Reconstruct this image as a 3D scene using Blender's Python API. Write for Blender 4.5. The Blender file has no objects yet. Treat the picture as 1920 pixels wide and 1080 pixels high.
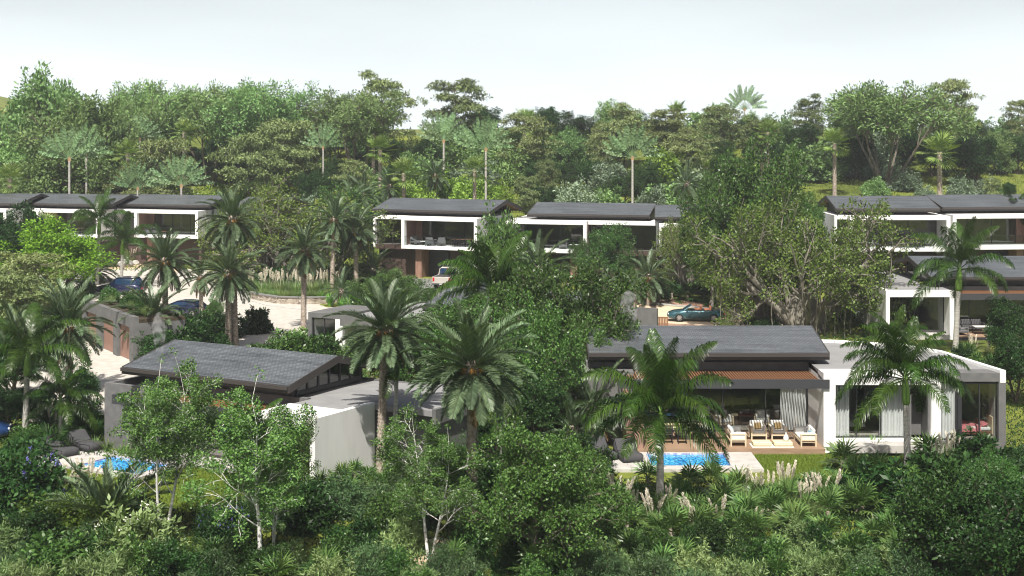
import bpy, math, random
import numpy as np
from mathutils import Vector, Matrix

S = bpy.context.scene
COL = S.collection
R = math.radians
# ------------------------------------------------------------------ camera
F = 2667.0          # focal length in photo pixels (50 mm on 36 mm, 1920 px wide)
HV = 250.0          # horizon row in the photo
CZ = 16.0           # camera height
cd = bpy.data.cameras.new('camera')
cam = bpy.data.objects.new('camera', cd)
COL.objects.link(cam)
cam.location = (0, 0, CZ)
cam.rotation_euler = (R(90), 0, 0)
cd.lens = 50.0
cd.sensor_width = 36.0
cd.shift_y = -(540.0 - HV) / 1920.0
cd.clip_start = 0.5
cd.clip_end = 6000
S.camera = cam
# ------------------------------------------------------------------ sky and sun
SUN_EL, SUN_AZ = 56.0, 10.0      # azimuth: degrees left of straight behind the camera
w = bpy.data.worlds.new('World')
S.world = w
w.use_nodes = True
nt = w.node_tree
bg = nt.nodes['Background']
sky = nt.nodes.new('ShaderNodeTexSky')
sky.sky_type = 'NISHITA'
sky.sun_disc = False
sky.sun_elevation = R(SUN_EL)
sky.sun_rotation = R(180 + SUN_AZ)
sky.altitude = 0
sky.air_density = 1.0
sky.dust_density = 6.0
sky.ozone_density = 1.0
bg.inputs['Strength'].default_value = 0.05
# a thin white veil over the blue, thicker towards the horizon
geo = nt.nodes.new('ShaderNodeNewGeometry')
sep = nt.nodes.new('ShaderNodeSeparateXYZ')
mp = nt.nodes.new('ShaderNodeMapRange')
mp.inputs['From Min'].default_value = 0.03
mp.inputs['From Max'].default_value = 0.24
mp.inputs['To Min'].default_value = 0.97
mp.inputs['To Max'].default_value = 0.05
veil = nt.nodes.new('ShaderNodeMixRGB')
veil.inputs['Color2'].default_value = (16.3, 17.7, 18.3, 1)
tc = nt.nodes.new('ShaderNodeTexCoord')
nt.links.new(tc.outputs['Generated'], sep.inputs[0])
nt.links.new(sep.outputs['Z'], mp.inputs['Value'])
# faint uneven cloud in the veil
cn = nt.nodes.new('ShaderNodeTexNoise')
cn.inputs['Scale'].default_value = 3.0
cn.inputs['Detail'].default_value = 6.0
cm = nt.nodes.new('ShaderNodeMapping')
cm.inputs['Scale'].default_value = (1.0, 1.0, 5.0)
nt.links.new(tc.outputs['Generated'], cm.inputs[0])
nt.links.new(cm.outputs[0], cn.inputs[0])
cr = nt.nodes.new('ShaderNodeMapRange')
cr.inputs['From Min'].default_value = 0.35
cr.inputs['From Max'].default_value = 0.62
cr.inputs['To Min'].default_value = 0.90
cr.inputs['To Max'].default_value = 1.0
nt.links.new(cn.outputs[0], cr.inputs[0])
cx = nt.nodes.new('ShaderNodeMath')
cx.operation = 'MULTIPLY'
nt.links.new(mp.outputs[0], cx.inputs[0])
nt.links.new(cr.outputs[0], cx.inputs[1])
nt.links.new(cx.outputs[0], veil.inputs['Fac'])
nt.links.new(sky.outputs[0], veil.inputs['Color1'])
nt.links.new(veil.outputs[0], bg.inputs['Color'])
sd = bpy.data.lights.new('sun', 'SUN')
sd.energy = 5.0
sd.angle = R(0.5)
sd.color = (1.0, 0.95, 0.87)
so = bpy.data.objects.new('sun', sd)
COL.objects.link(so)
_az, _el = R(SUN_AZ), R(SUN_EL)
sun_dir = Vector((-math.sin(_az) * math.cos(_el), -math.cos(_az) * math.cos(_el), math.sin(_el)))
so.rotation_euler = sun_dir.to_track_quat('Z', 'Y').to_euler()
so.location = (0, -30, 90)
S.view_settings.view_transform = 'Standard'
S.view_settings.look = 'None'
S.view_settings.exposure = 0.5
S.view_settings.gamma = 1.0
S.view_settings.use_curve_mapping = False
S.render.engine = 'CYCLES'
S.cycles.max_bounces = 6
S.cycles.diffuse_bounces = 2
S.cycles.glossy_bounces = 3
S.cycles.transmission_bounces = 4
S.cycles.transparent_max_bounces = 12
S.cycles.volume_bounces = 0
S.cycles.filter_width = 1.1
try:
    S.cycles.use_denoising = True
except Exception:
    pass

HAZE = 0.00024        # thickness of the air per metre

# ------------------------------------------------------------------ helpers
def sstep(a, b, t):
    t = min(1.0, max(0.0, (t - a) / (b - a)))
    return t * t * (3 - 2 * t)

def gz(x, y):
    """height of the terrain"""
    z = 0.0
    lf = sstep(-12, -44, x)
    rt = sstep(18, 34, x)
    z += 1.0 * sstep(128, 147, y) * sstep(-20, -11, x) * (1 - rt) + 1.6 * sstep(112, 130, y) * rt
    s0 = 156 + 27 * lf - 9 * rt
    slope = 0.140 + 0.05 * lf - 0.015 * rt
    if y > s0:
        t = min(y, 268) - s0
        z += slope * (t - 3 * (1 - math.exp(-t / 3.0)))
    if y > 268:
        z += 0.006 * (y - 268) * sstep(-300, 300, -x + 60)
    # the green hill far on the left
    z += 22 * math.exp(-((x + 262) / 72.0) ** 2 - ((y - 560) / 170.0) ** 2)
    return z

def gp(u, v, z=0.0):
    """ground point at height z seen at photo pixel (u, v)"""
    d = (CZ - z) * F / (v - HV)
    return ((u - 960) * d / F, d)

def xu(u, d):
    return (u - 960) * d / F

def zv(v, d):
    return CZ - (v - HV) * d / F

class MB:
    """collects faces of one mesh"""
    def __init__(self):
        self.v = []
        self.f = []
    def add(self, vs, fs):
        o = len(self.v)
        self.v.extend([tuple(p) for p in vs])
        self.f.extend([tuple(i + o for i in f) for f in fs])
        return self
    def box(self, x0, x1, y0, y1, z0, z1):
        if x0 > x1: x0, x1 = x1, x0
        if y0 > y1: y0, y1 = y1, y0
        if z0 > z1: z0, z1 = z1, z0
        return self.add([(x0, y0, z0), (x1, y0, z0), (x1, y1, z0), (x0, y1, z0), (x0, y0, z1), (x1, y0, z1), (x1, y1, z1), (x0, y1, z1)],
                        [(0, 3, 2, 1), (4, 5, 6, 7), (0, 1, 5, 4), (1, 2, 6, 5), (2, 3, 7, 6), (3, 0, 4, 7)])
    def bbox(self, x0, x1, y0, y1, z0, z1, b=0.02):
        """box with chamfered edges"""
        if x0 > x1: x0, x1 = x1, x0
        if y0 > y1: y0, y1 = y1, y0
        if z0 > z1: z0, z1 = z1, z0
        b = min(b, (x1 - x0) * .45, (y1 - y0) * .45, (z1 - z0) * .45)
        pts = []
        for sx in (0, 1):
            for sy in (0, 1):
                for sz in (0, 1):
                    x, y, z = (x0, x1)[sx], (y0, y1)[sy], (z0, z1)[sz]
                    dx, dy, dz = (b, -b)[sx], (b, -b)[sy], (b, -b)[sz]
                    pts += [(x, y + dy, z + dz), (x + dx, y, z + dz), (x + dx, y + dy, z)]
        def I(sx, sy, sz, k): return (sx * 4 + sy * 2 + sz) * 3 + k
        fs = []
        for s in (0, 1):
            q = [I(s, 0, 0, 0), I(s, 1, 0, 0), I(s, 1, 1, 0), I(s, 0, 1, 0)]
            fs.append(q if s else q[::-1])
            q = [I(0, s, 0, 1), I(1, s, 0, 1), I(1, s, 1, 1), I(0, s, 1, 1)]
            fs.append(q[::-1] if s else q)
            q = [I(0, 0, s, 2), I(1, 0, s, 2), I(1, 1, s, 2), I(0, 1, s, 2)]
            fs.append(q if s else q[::-1])
        for a in (0, 1):
            for c in (0, 1):
                fs.append((I(0, a, c, 1), I(1, a, c, 1), I(1, a, c, 2), I(0, a, c, 2)))
                fs.append((I(a, 0, c, 0), I(a, 1, c, 0), I(a, 1, c, 2), I(a, 0, c, 2)))
                fs.append((I(a, c, 0, 0), I(a, c, 1, 0), I(a, c, 1, 1), I(a, c, 0, 1)))
                for e in (0, 1):
                    fs.append((I(a, c, e, 0), I(a, c, e, 1), I(a, c, e, 2)))
        return self.add(pts, fs)
    def prism(self, poly, z0, z1):
        n = len(poly)
        vs = [(p[0], p[1], z0) for p in poly] + [(p[0], p[1], z1) for p in poly]
        fs = [tuple(range(n))[::-1], tuple(range(n, 2 * n))] + [(i, (i + 1) % n, n + (i + 1) % n, n + i) for i in range(n)]
        return self.add(vs, fs)
    def prism_x(self, poly, x0, x1):
        """polygon in (y, z) drawn out along x"""
        n = len(poly)
        vs = [(x0, p[0], p[1]) for p in poly] + [(x1, p[0], p[1]) for p in poly]
        fs = [tuple(range(n)), tuple(range(n, 2 * n))[::-1]] + [(i, n + i, n + (i + 1) % n, (i + 1) % n) for i in range(n)]
        return self.add(vs, fs)
    def prism_y(self, poly, y0, y1):
        n = len(poly)
        vs = [(p[0], y0, p[1]) for p in poly] + [(p[0], y1, p[1]) for p in poly]
        fs = [tuple(range(n)), tuple(range(n, 2 * n))[::-1]] + [(i, n + i, n + (i + 1) % n, (i + 1) % n) for i in range(n)]
        return self.add(vs, fs)
    def tube(self, pts, rad, n=6, cap=True):
        pts = [Vector(p) for p in pts]
        if not hasattr(rad, '__len__'): rad = [rad] * len(pts)
        vs, fs = [], []
        ref = None
        for i, p in enumerate(pts):
            t = (pts[min(i + 1, len(pts) - 1)] - pts[max(i - 1, 0)]).normalized()
            if ref is None:
                ref = t.orthogonal().normalized()
            a = (ref - t * ref.dot(t))
            a = a.normalized() if a.length > 1e-5 else t.orthogonal().normalized()
            ref = a
            b = t.cross(a)
            for k in range(n):
                an = 2 * math.pi * k / n
                vs.append(p + (a * math.cos(an) + b * math.sin(an)) * rad[i])
        for i in range(len(pts) - 1):
            for k in range(n):
                fs.append((i * n + k, i * n + (k + 1) % n, (i + 1) * n + (k + 1) % n, (i + 1) * n + k))
        if cap:
            fs.append(tuple(range(n))[::-1])
            fs.append(tuple((len(pts) - 1) * n + k for k in range(n)))
        return self.add(vs, fs)
    def lathe(self, prof, n=14, cx=0, cy=0):
        """profile of (r, z)"""
        vs, fs = [], []
        for r, z in prof:
            for k in range(n):
                an = 2 * math.pi * k / n
                vs.append((cx + r * math.cos(an), cy + r * math.sin(an), z))
        for i in range(len(prof) - 1):
            for k in range(n):
                fs.append((i * n + k, i * n + (k + 1) % n, (i + 1) * n + (k + 1) % n, (i + 1) * n + k))
        fs.append(tuple(range(n))[::-1])
        fs.append(tuple((len(prof) - 1) * n + k for k in range(n)))
        return self.add(vs, fs)
    def mesh(self, name, mat, smooth=False):
        me = bpy.data.meshes.new(name)
        me.from_pydata([tuple(p) for p in self.v], [], self.f)
        if mat: me.materials.append(mat)
        if smooth:
            me.polygons.foreach_set('use_smooth', [True] * len(me.polygons))
        me.update()
        return me
    def build(self, name, mat, parent=None, smooth=False, loc=None, rz=0.0):
        o = bpy.data.objects.new(name, self.mesh(name, mat, smooth))
        COL.objects.link(o)
        if parent: o.parent = parent
        if loc: o.location = loc
        if rz: o.rotation_euler.z = rz
        return o

def place(name, me, parent=None, loc=None, rot=None, sc=None):
    o = bpy.data.objects.new(name, me)
    COL.objects.link(o)
    if parent: o.parent = parent
    if loc is not None: o.location = loc
    if rot is not None: o.rotation_euler = rot
    if sc is not None: o.scale = sc if hasattr(sc, '__len__') else (sc, sc, sc)
    return o

def tag(o, label=None, cat=None, group=None, kind=None):
    if label: o['label'] = label
    if cat: o['category'] = cat
    if group: o['group'] = group
    if kind: o['kind'] = kind
    return o

def thing(name, label, cat, loc=(0, 0, 0), rz=0.0, group=None, sc=None):
    o = bpy.data.objects.new(name, None)
    o.empty_display_size = 0.3
    COL.objects.link(o)
    o.location = loc
    o.rotation_euler = (0, 0, rz)
    if sc is not None: o.scale = sc if hasattr(sc, '__len__') else (sc, sc, sc)
    return tag(o, label, cat, group)

def mesh_np(name, V, Q, mat, smooth=False):
    """V (n,3) float, Q (m,4) int quads"""
    V = np.asarray(V, dtype=np.float32)
    Q = np.asarray(Q, dtype=np.int32)
    me = bpy.data.meshes.new(name)
    me.vertices.add(len(V))
    me.vertices.foreach_set('co', V.ravel())
    me.loops.add(Q.size)
    me.loops.foreach_set('vertex_index', Q.ravel())
    me.polygons.add(len(Q))
    me.polygons.foreach_set('loop_start', np.arange(0, Q.size, 4, dtype=np.int32))
    if smooth:
        me.polygons.foreach_set('use_smooth', np.ones(len(Q), dtype=bool))
    me.update(calc_edges=True)
    me.validate()
    if mat: me.materials.append(mat)
    return me
# ------------------------------------------------------------------ materials
def newmat(name):
    m = bpy.data.materials.new(name)
    m.use_nodes = True
    n = m.node_tree
    for x in list(n.nodes): n.nodes.remove(x)
    out = n.nodes.new('ShaderNodeOutputMaterial')
    return m, n, out

def rgba(c): return (c[0], c[1], c[2], 1.0)

def noise_mat(name, c1, c2, scale=4.0, rough=0.8, bump=0.0, bscale=60.0, detail=6.0, spec=0.3, metal=0.0, stretch=None, big=None):
    """two colours mixed by noise, fine bump"""
    m, n, out = newmat(name)
    p = n.nodes.new('ShaderNodeBsdfPrincipled')
    n.links.new(p.outputs[0], out.inputs[0])
    p.inputs['Roughness'].default_value = rough
    p.inputs['Specular IOR Level'].default_value = spec
    p.inputs['Metallic'].default_value = metal
    tc = n.nodes.new('ShaderNodeTexCoord')
    src = tc.outputs['Object']
    if stretch:
        mp = n.nodes.new('ShaderNodeMapping')
        mp.inputs['Scale'].default_value = stretch
        n.links.new(src, mp.inputs[0])
        src = mp.outputs[0]
    no = n.nodes.new('ShaderNodeTexNoise')
    no.inputs['Scale'].default_value = scale
    no.inputs['Detail'].default_value = detail
    n.links.new(src, no.inputs[0])
    rp = n.nodes.new('ShaderNodeValToRGB')
    rp.color_ramp.elements[0].position = 0.32
    rp.color_ramp.elements[1].position = 0.68
    rp.color_ramp.elements[0].color = rgba(c1)
    rp.color_ramp.elements[1].color = rgba(c2)
    n.links.new(no.outputs[0], rp.inputs[0])
    col = rp.outputs[0]
    if big:
        nb = n.nodes.new('ShaderNodeTexNoise')
        nb.inputs['Scale'].default_value = big[0]
        nb.inputs['Detail'].default_value = 3
        n.links.new(src, nb.inputs[0])
        rb = n.nodes.new('ShaderNodeValToRGB')
        rb.color_ramp.elements[0].position = 0.4
        rb.color_ramp.elements[1].position = 0.62
        n.links.new(nb.outputs[0], rb.inputs[0])
        mx = n.nodes.new('ShaderNodeMixRGB')
        mx.inputs['Color2'].default_value = rgba(big[1])
        n.links.new(rb.outputs[0], mx.inputs['Fac'])
        n.links.new(col, mx.inputs['Color1'])
        col = mx.outputs[0]
    n.links.new(col, p.inputs['Base Color'])
    if bump:
        b2 = n.nodes.new('ShaderNodeTexNoise')
        b2.inputs['Scale'].default_value = bscale
        b2.inputs['Detail'].default_value = 4
        n.links.new(src, b2.inputs[0])
        bp = n.nodes.new('ShaderNodeBump')
        bp.inputs['Strength'].default_value = bump
        bp.inputs['Distance'].default_value = 0.03
        n.links.new(b2.outputs[0], bp.inputs['Height'])
        n.links.new(bp.outputs[0], p.inputs['Normal'])
    return m

def brick_mat(name, c1, c2, mortar, bw, bh, ms=0.006, rough=0.7, bump=0.4, squash=1.0, spec=0.4, offset=0.5, noise_c=0.25, axes=None, band=None):
    """rows of blocks in object space (x along, y up the rows)"""
    m, n, out = newmat(name)
    p = n.nodes.new('ShaderNodeBsdfPrincipled')
    n.links.new(p.outputs[0], out.inputs[0])
    p.inputs['Roughness'].default_value = rough
    p.inputs['Specular IOR Level'].default_value = spec
    tc = n.nodes.new('ShaderNodeTexCoord')
    src = tc.outputs['Object']
    if axes:
        mp = n.nodes.new('ShaderNodeMapping')
        mp.inputs['Rotation'].default_value = axes
        n.links.new(src, mp.inputs[0])
        src = mp.outputs[0]
    br = n.nodes.new('ShaderNodeTexBrick')
    br.offset = offset
    br.inputs['Scale'].default_value = 1.0
    br.inputs['Brick Width'].default_value = bw
    br.inputs['Row Height'].default_value = bh
    br.inputs['Mortar Size'].default_value = ms
    br.inputs['Color1'].default_value = rgba(c1)
    br.inputs['Color2'].default_value = rgba(c2)
    br.inputs['Mortar'].default_value = rgba(mortar)
    n.links.new(src, br.inputs[0])
    no = n.nodes.new('ShaderNodeTexNoise')
    no.inputs['Scale'].default_value = 1.3
    no.inputs['Detail'].default_value = 5
    if band:
        mb_ = n.nodes.new('ShaderNodeMapping')
        mb_.inputs['Scale'].default_value = band
        n.links.new(src, mb_.inputs[0])
        n.links.new(mb_.outputs[0], no.inputs[0])
    else:
        n.links.new(src, no.inputs[0])
    mr = n.nodes.new('ShaderNodeMapRange')
    mr.inputs['From Min'].default_value = 0.3
    mr.inputs['From Max'].default_value = 0.7
    mr.inputs['To Min'].default_value = 1 - noise_c
    mr.inputs['To Max'].default_value = 1 + noise_c
    n.links.new(no.outputs[0], mr.inputs[0])
    mx = n.nodes.new('ShaderNodeMixRGB')
    mx.blend_type = 'MULTIPLY'
    mx.inputs['Fac'].default_value = 1
    n.links.new(br.outputs[0], mx.inputs['Color1'])
    n.links.new(mr.outputs[0], mx.inputs['Color2'])
    n.links.new(mx.outputs[0], p.inputs['Base Color'])
    bp = n.nodes.new('ShaderNodeBump')
    bp.inputs['Strength'].default_value = bump
    bp.inputs['Distance'].default_value = 0.02
    bp.invert = True
    n.links.new(br.outputs['Fac'], bp.inputs['Height'])
    n.links.new(bp.outputs[0], p.inputs['Normal'])
    return m

def plain(name, c, rough=0.5, spec=0.4, metal=0.0, coat=0.0):
    m, n, out = newmat(name)
    p = n.nodes.new('ShaderNodeBsdfPrincipled')
    n.links.new(p.outputs[0], out.inputs[0])
    p.inputs['Base Color'].default_value = rgba(c)
    p.inputs['Roughness'].default_value = rough
    p.inputs['Specular IOR Level'].default_value = spec
    p.inputs['Metallic'].default_value = metal
    p.inputs['Coat Weight'].default_value = coat
    no = n.nodes.new('ShaderNodeTexNoise')
    no.inputs['Scale'].default_value = 7
    mr = n.nodes.new('ShaderNodeMapRange')
    mr.inputs['To Min'].default_value = max(0.02, rough - 0.07)
    mr.inputs['To Max'].default_value = rough + 0.07
    n.links.new(no.outputs[0], mr.inputs[0])
    n.links.new(mr.outputs[0], p.inputs['Roughness'])
    return m

def leaf_mat(name, c_dark, c_mid, c_light, trans=0.35, rough=0.45, spec=0.35, hue=0.013, dead=None):
    """leaves: a colour per leaf, a shift per plant, light passing through"""
    m, n, out = newmat(name)
    g = n.nodes.new('ShaderNodeNewGeometry')
    oi = n.nodes.new('ShaderNodeObjectInfo')
    rp = n.nodes.new('ShaderNodeValToRGB')
    e = rp.color_ramp.elements
    e[0].color = rgba(c_dark); e[0].position = 0.0
    e[1].color = rgba(c_light); e[1].position = 1.0
    k = e.new(0.5); k.color = rgba(c_mid)
    if dead:
        k2 = e.new(0.985); k2.color = rgba(c_light)
        e[len(e) - 1].color = rgba(dead)
    n.links.new(g.outputs['Random Per Island'], rp.inputs[0])
    hs = n.nodes.new('ShaderNodeHueSaturation')
    a = n.nodes.new('ShaderNodeMapRange')
    a.inputs['To Min'].default_value = 0.5 - hue
    a.inputs['To Max'].default_value = 0.5 + hue
    n.links.new(oi.outputs['Random'], a.inputs[0])
    n.links.new(a.outputs[0], hs.inputs['Hue'])
    b = n.nodes.new('ShaderNodeMath'); b.operation = 'MULTIPLY'; b.inputs[1].default_value = 7.31
    c = n.nodes.new('ShaderNodeMath'); c.operation = 'FRACT'
    d = n.nodes.new('ShaderNodeMapRange')
    d.inputs['To Min'].default_value = 0.62; d.inputs['To Max'].default_value = 1.10
    n.links.new(oi.outputs['Random'], b.inputs[0]); n.links.new(b.outputs[0], c.inputs[0]); n.links.new(c.outputs[0], d.inputs[0])
    n.links.new(d.outputs[0], hs.inputs['Value'])
    n.links.new(rp.outputs[0], hs.inputs['Color'])
    p = n.nodes.new('ShaderNodeBsdfPrincipled')
    p.inputs['Roughness'].default_value = rough
    p.inputs['Specular IOR Level'].default_value = spec * 0.6
    n.links.new(hs.outputs[0], p.inputs['Base Color'])
    t = n.nodes.new('ShaderNodeBsdfTranslucent')
    tcx = n.nodes.new('ShaderNodeMixRGB'); tcx.blend_type = 'MULTIPLY'; tcx.inputs['Fac'].default_value = 1
    tcx.inputs['Color2'].default_value = (1.5, 1.6, 0.5, 1)
    n.links.new(hs.outputs[0], tcx.inputs['Color1'])
    n.links.new(tcx.outputs[0], t.inputs['Color'])
    mx = n.nodes.new('ShaderNodeMixShader'); mx.inputs[0].default_value = trans * 0.5
    n.links.new(p.outputs[0], mx.inputs[1]); n.links.new(t.outputs[0], mx.inputs[2])
    n.links.new(mx.outputs[0], out.inputs[0])
    return m

def glass_mat(name, tint=(0.75, 0.85, 0.85), refl=0.10):
    """clear pane: light passes straight through, with a mirror share that grows at grazing angles"""
    m, n, out = newmat(name)
    tr = n.nodes.new('ShaderNodeBsdfTransparent'); tr.inputs[0].default_value = rgba([math.sqrt(c) for c in tint])
    gl = n.nodes.new('ShaderNodeBsdfGlossy'); gl.inputs['Roughness'].default_value = 0.02
    lw = n.nodes.new('ShaderNodeLayerWeight'); lw.inputs[0].default_value = 0.5
    pw = n.nodes.new('ShaderNodeMath'); pw.operation = 'POWER'; pw.inputs[1].default_value = 4.0
    n.links.new(lw.outputs['Facing'], pw.inputs[0])
    mr = n.nodes.new('ShaderNodeMapRange'); mr.inputs['To Min'].default_value = refl * .5; mr.inputs['To Max'].default_value = 0.8
    n.links.new(pw.outputs[0], mr.inputs[0])
    mx = n.nodes.new('ShaderNodeMixShader')
    n.links.new(mr.outputs[0], mx.inputs[0]); n.links.new(tr.outputs[0], mx.inputs[1]); n.links.new(gl.outputs[0], mx.inputs[2])
    n.links.new(mx.outputs[0], out.inputs[0])
    return m

def stripe_mat(name, c1, c2, period, rough=0.85, axis='X'):
    m, n, out = newmat(name)
    p = n.nodes.new('ShaderNodeBsdfPrincipled'); n.links.new(p.outputs[0], out.inputs[0])
    p.inputs['Roughness'].default_value = rough
    tc = n.nodes.new('ShaderNodeTexCoord')
    s = n.nodes.new('ShaderNodeSeparateXYZ'); n.links.new(tc.outputs['Object'], s.inputs[0])
    a = n.nodes.new('ShaderNodeMath'); a.operation = 'MULTIPLY'; a.inputs[1].default_value = 1.0 / period
    n.links.new(s.outputs[axis], a.inputs[0])
    f = n.nodes.new('ShaderNodeMath'); f.operation = 'FRACT'; n.links.new(a.outputs[0], f.inputs[0])
    g = n.nodes.new('ShaderNodeMath'); g.operation = 'GREATER_THAN'; g.inputs[1].default_value = 0.5; n.links.new(f.outputs[0], g.inputs[0])
    mx = n.nodes.new('ShaderNodeMixRGB'); n.links.new(g.outputs[0], mx.inputs[0])
    mx.inputs['Color1'].default_value = rgba(c1); mx.inputs['Color2'].default_value = rgba(c2)
    n.links.new(mx.outputs[0], p.inputs['Base Color'])
    return m

def pool_mat(name):
    """mosaic of blue tiles under the water, with a glossy rippled surface"""
    m, n, out = newmat(name)
    p = n.nodes.new('ShaderNodeBsdfPrincipled'); n.links.new(p.outputs[0], out.inputs[0])
    p.inputs['Roughness'].default_value = 0.06
    tc = n.nodes.new('ShaderNodeTexCoord')
    w_ = n.nodes.new('ShaderNodeTexNoise'); w_.inputs['Scale'].default_value = 2.2
    n.links.new(tc.outputs['Object'], w_.inputs[0])
    ad = n.nodes.new('ShaderNodeMixRGB'); ad.blend_type = 'ADD'; ad.inputs['Fac'].default_value = 0.25
    n.links.new(tc.outputs['Object'], ad.inputs['Color1']); n.links.new(w_.outputs['Color'], ad.inputs['Color2'])
    vo = n.nodes.new('ShaderNodeTexVoronoi'); vo.inputs['Scale'].default_value = 12.0
    n.links.new(ad.outputs[0], vo.inputs[0])
    rp = n.nodes.new('ShaderNodeValToRGB'); rp.color_ramp.interpolation = 'CONSTANT'
    e = rp.color_ramp.elements
    e[0].color = rgba((0.01, 0.10, 0.36)); e[0].position = 0
    e[1].color = rgba((0.02, 0.30, 0.62)); e[1].position = 0.30
    k = e.new(0.6); k.color = rgba((0.06, 0.45, 0.75))
    k = e.new(0.9); k.color = rgba((0.22, 0.62, 0.82))
    sp = n.nodes.new('ShaderNodeSeparateColor'); n.links.new(vo.outputs['Color'], sp.inputs[0])
    n.links.new(sp.outputs[0], rp.inputs[0])
    n.links.new(rp.outputs[0], p.inputs['Base Color'])
    nb = n.nodes.new('ShaderNodeTexNoise'); nb.inputs['Scale'].default_value = 5
    n.links.new(tc.outputs['Object'], nb.inputs[0])
    bp = n.nodes.new('ShaderNodeBump'); bp.inputs['Strength'].default_value = 0.25; bp.inputs['Distance'].default_value = 0.04
    n.links.new(nb.outputs[0], bp.inputs['Height']); n.links.new(bp.outputs[0], p.inputs['Normal'])
    return m

M = {}
M['white'] = noise_mat('white_render', (0.73, 0.73, 0.715), (0.82, 0.82, 0.81), 1.1, 0.75, 0.15, 60, stretch=(1.6, 1.6, 0.35))
M['grey'] = noise_mat('grey_render', (0.115, 0.115, 0.118), (0.16, 0.16, 0.16), 2.2, 0.85, 0.35, 50)
M['midgrey'] = noise_mat('mid_grey_render', (0.115, 0.115, 0.115), (0.15, 0.15, 0.148), 2.0, 0.85, 0.25, 60)
M['flatroof'] = noise_mat('roof_membrane', (0.22, 0.22, 0.225), (0.265, 0.265, 0.265), 0.9, 0.85, 0.15, 40)
M['dark'] = plain('dark_metal', (0.028, 0.028, 0.032), 0.45)
M['trim'] = plain('dark_brown_metal', (0.050, 0.044, 0.042), 0.5)
M['beam'] = plain('charcoal_steel', (0.045, 0.046, 0.052), 0.5)
M['shingle'] = brick_mat('grey_shingle', (0.088, 0.096, 0.104), (0.125, 0.135, 0.145), (0.045, 0.05, 0.055), 0.22, 0.16, 0.016, 0.42, 0.5, noise_c=0.32, band=(.22, 2.2, 1))
M['soffit'] = noise_mat('timber_soffit', (0.16, 0.075, 0.038), (0.25, 0.125, 0.065), 6, 0.6, stretch=(1, 8, 8))
M['pergola'] = noise_mat('pergola_timber', (0.20, 0.095, 0.045), (0.30, 0.155, 0.08), 5, 0.6, stretch=(6, 1, 6))
M['deckwood'] = noise_mat('deck_timber', (0.25, 0.165, 0.105), (0.34, 0.235, 0.16), 3, 0.6, stretch=(0.6, 9, 9))
M['clad'] = noise_mat('timber_cladding', (0.20, 0.115, 0.088), (0.34, 0.205, 0.16), 3, 0.65, stretch=(5, 5, 0.5))
M['darkclad'] = noise_mat('dark_timber_cladding', (0.060, 0.040, 0.034), (0.10, 0.068, 0.056), 3, 0.6, stretch=(5, 5, 0.5))
M['oliveglow'] = noise_mat('lit_olive_wall', (0.30, 0.31, 0.12), (0.36, 0.37, 0.16), 1.5, 0.8)  # brighter copy of the olive; bounce light in the gable put into its colour
M['olive'] = noise_mat('olive_interior_wall', (0.16, 0.165, 0.10), (0.20, 0.20, 0.13), 1.5, 0.8)
M['inwall'] = noise_mat('pale_interior_wall', (0.52, 0.51, 0.48), (0.58, 0.57, 0.54), 1.5, 0.8)
M['infloor'] = noise_mat('interior_floor', (0.44, 0.40, 0.34), (0.52, 0.48, 0.41), 1.5, 0.4)
M['glass'] = glass_mat('window_glass', (0.80, 0.83, 0.83), 0.14)
M['rail'] = glass_mat('balustrade_glass', (0.80, 0.86, 0.86), 0.04)
M['curtain'] = noise_mat('white_curtain', (0.76, 0.76, 0.75), (0.82, 0.82, 0.81), 8, 0.9, 0.1, 120)
M['concrete'] = noise_mat('pale_concrete', (0.40, 0.385, 0.36), (0.50, 0.485, 0.46), 1.6, 0.8, 0.2, 30)
M['water'] = pool_mat('pool_water')
M['pooltile'] = brick_mat('pool_mosaic', (0.62, 0.64, 0.78), (0.12, 0.14, 0.42), (0.5, 0.5, 0.55), 0.07, 0.07, 0.006, 0.3, 0.1, offset=0.0, noise_c=0.1, axes=(R(90), 0, 0))
M['paving'] = brick_mat('pale_paving', (0.46, 0.43, 0.385), (0.55, 0.515, 0.465), (0.34, 0.315, 0.28), 0.42, 0.21, 0.012, 0.85, 0.3, noise_c=0.10)
M['road'] = brick_mat('tan_paving', (0.62, 0.47, 0.33), (0.70, 0.55, 0.40), (0.48, 0.37, 0.26), 0.3, 0.15, 0.01, 0.85, 0.3, noise_c=0.08)
M['brickpath'] = brick_mat('red_brick_paving', (0.30, 0.165, 0.115), (0.38, 0.23, 0.165), (0.3, 0.22, 0.17), 0.22, 0.11, 0.01, 0.85, 0.3, noise_c=0.15)
M['asphalt'] = noise_mat('grey_tarmac', (0.17, 0.17, 0.168), (0.22, 0.22, 0.215), 3, 0.9, 0.2, 80)
M['sand'] = noise_mat('sandy_gravel', (0.46, 0.36, 0.24), (0.58, 0.47, 0.33), 9, 0.95, 0.4, 60)
M['stone'] = noise_mat('pale_stone', (0.34, 0.32, 0.29), (0.56, 0.54, 0.50), 2.0, 0.85, 0.6, 9, big=(3.0, (0.25, 0.24, 0.23)))
M['wallstone'] = noise_mat('stacked_stone', (0.30, 0.25, 0.20), (0.60, 0.54, 0.46), 2.2, 0.9, 0.6, 12)
M['soil'] = noise_mat('soil', (0.035, 0.028, 0.018), (0.07, 0.055, 0.035), 3, 0.95, 0.5, 20)
M['ground'] = noise_mat('hillside_grass', (0.040, 0.062, 0.010), (0.125, 0.155, 0.022), 1.6, 0.95, 0.8, 14, detail=10, big=(0.09, (0.17, 0.20, 0.03)))
M['lawn'] = noise_mat('lawn_grass', (0.05, 0.085, 0.010), (0.20, 0.25, 0.035), 11, 0.95, 1.0, 40, detail=12, big=(0.5, (0.20, 0.22, 0.05)))
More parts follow.
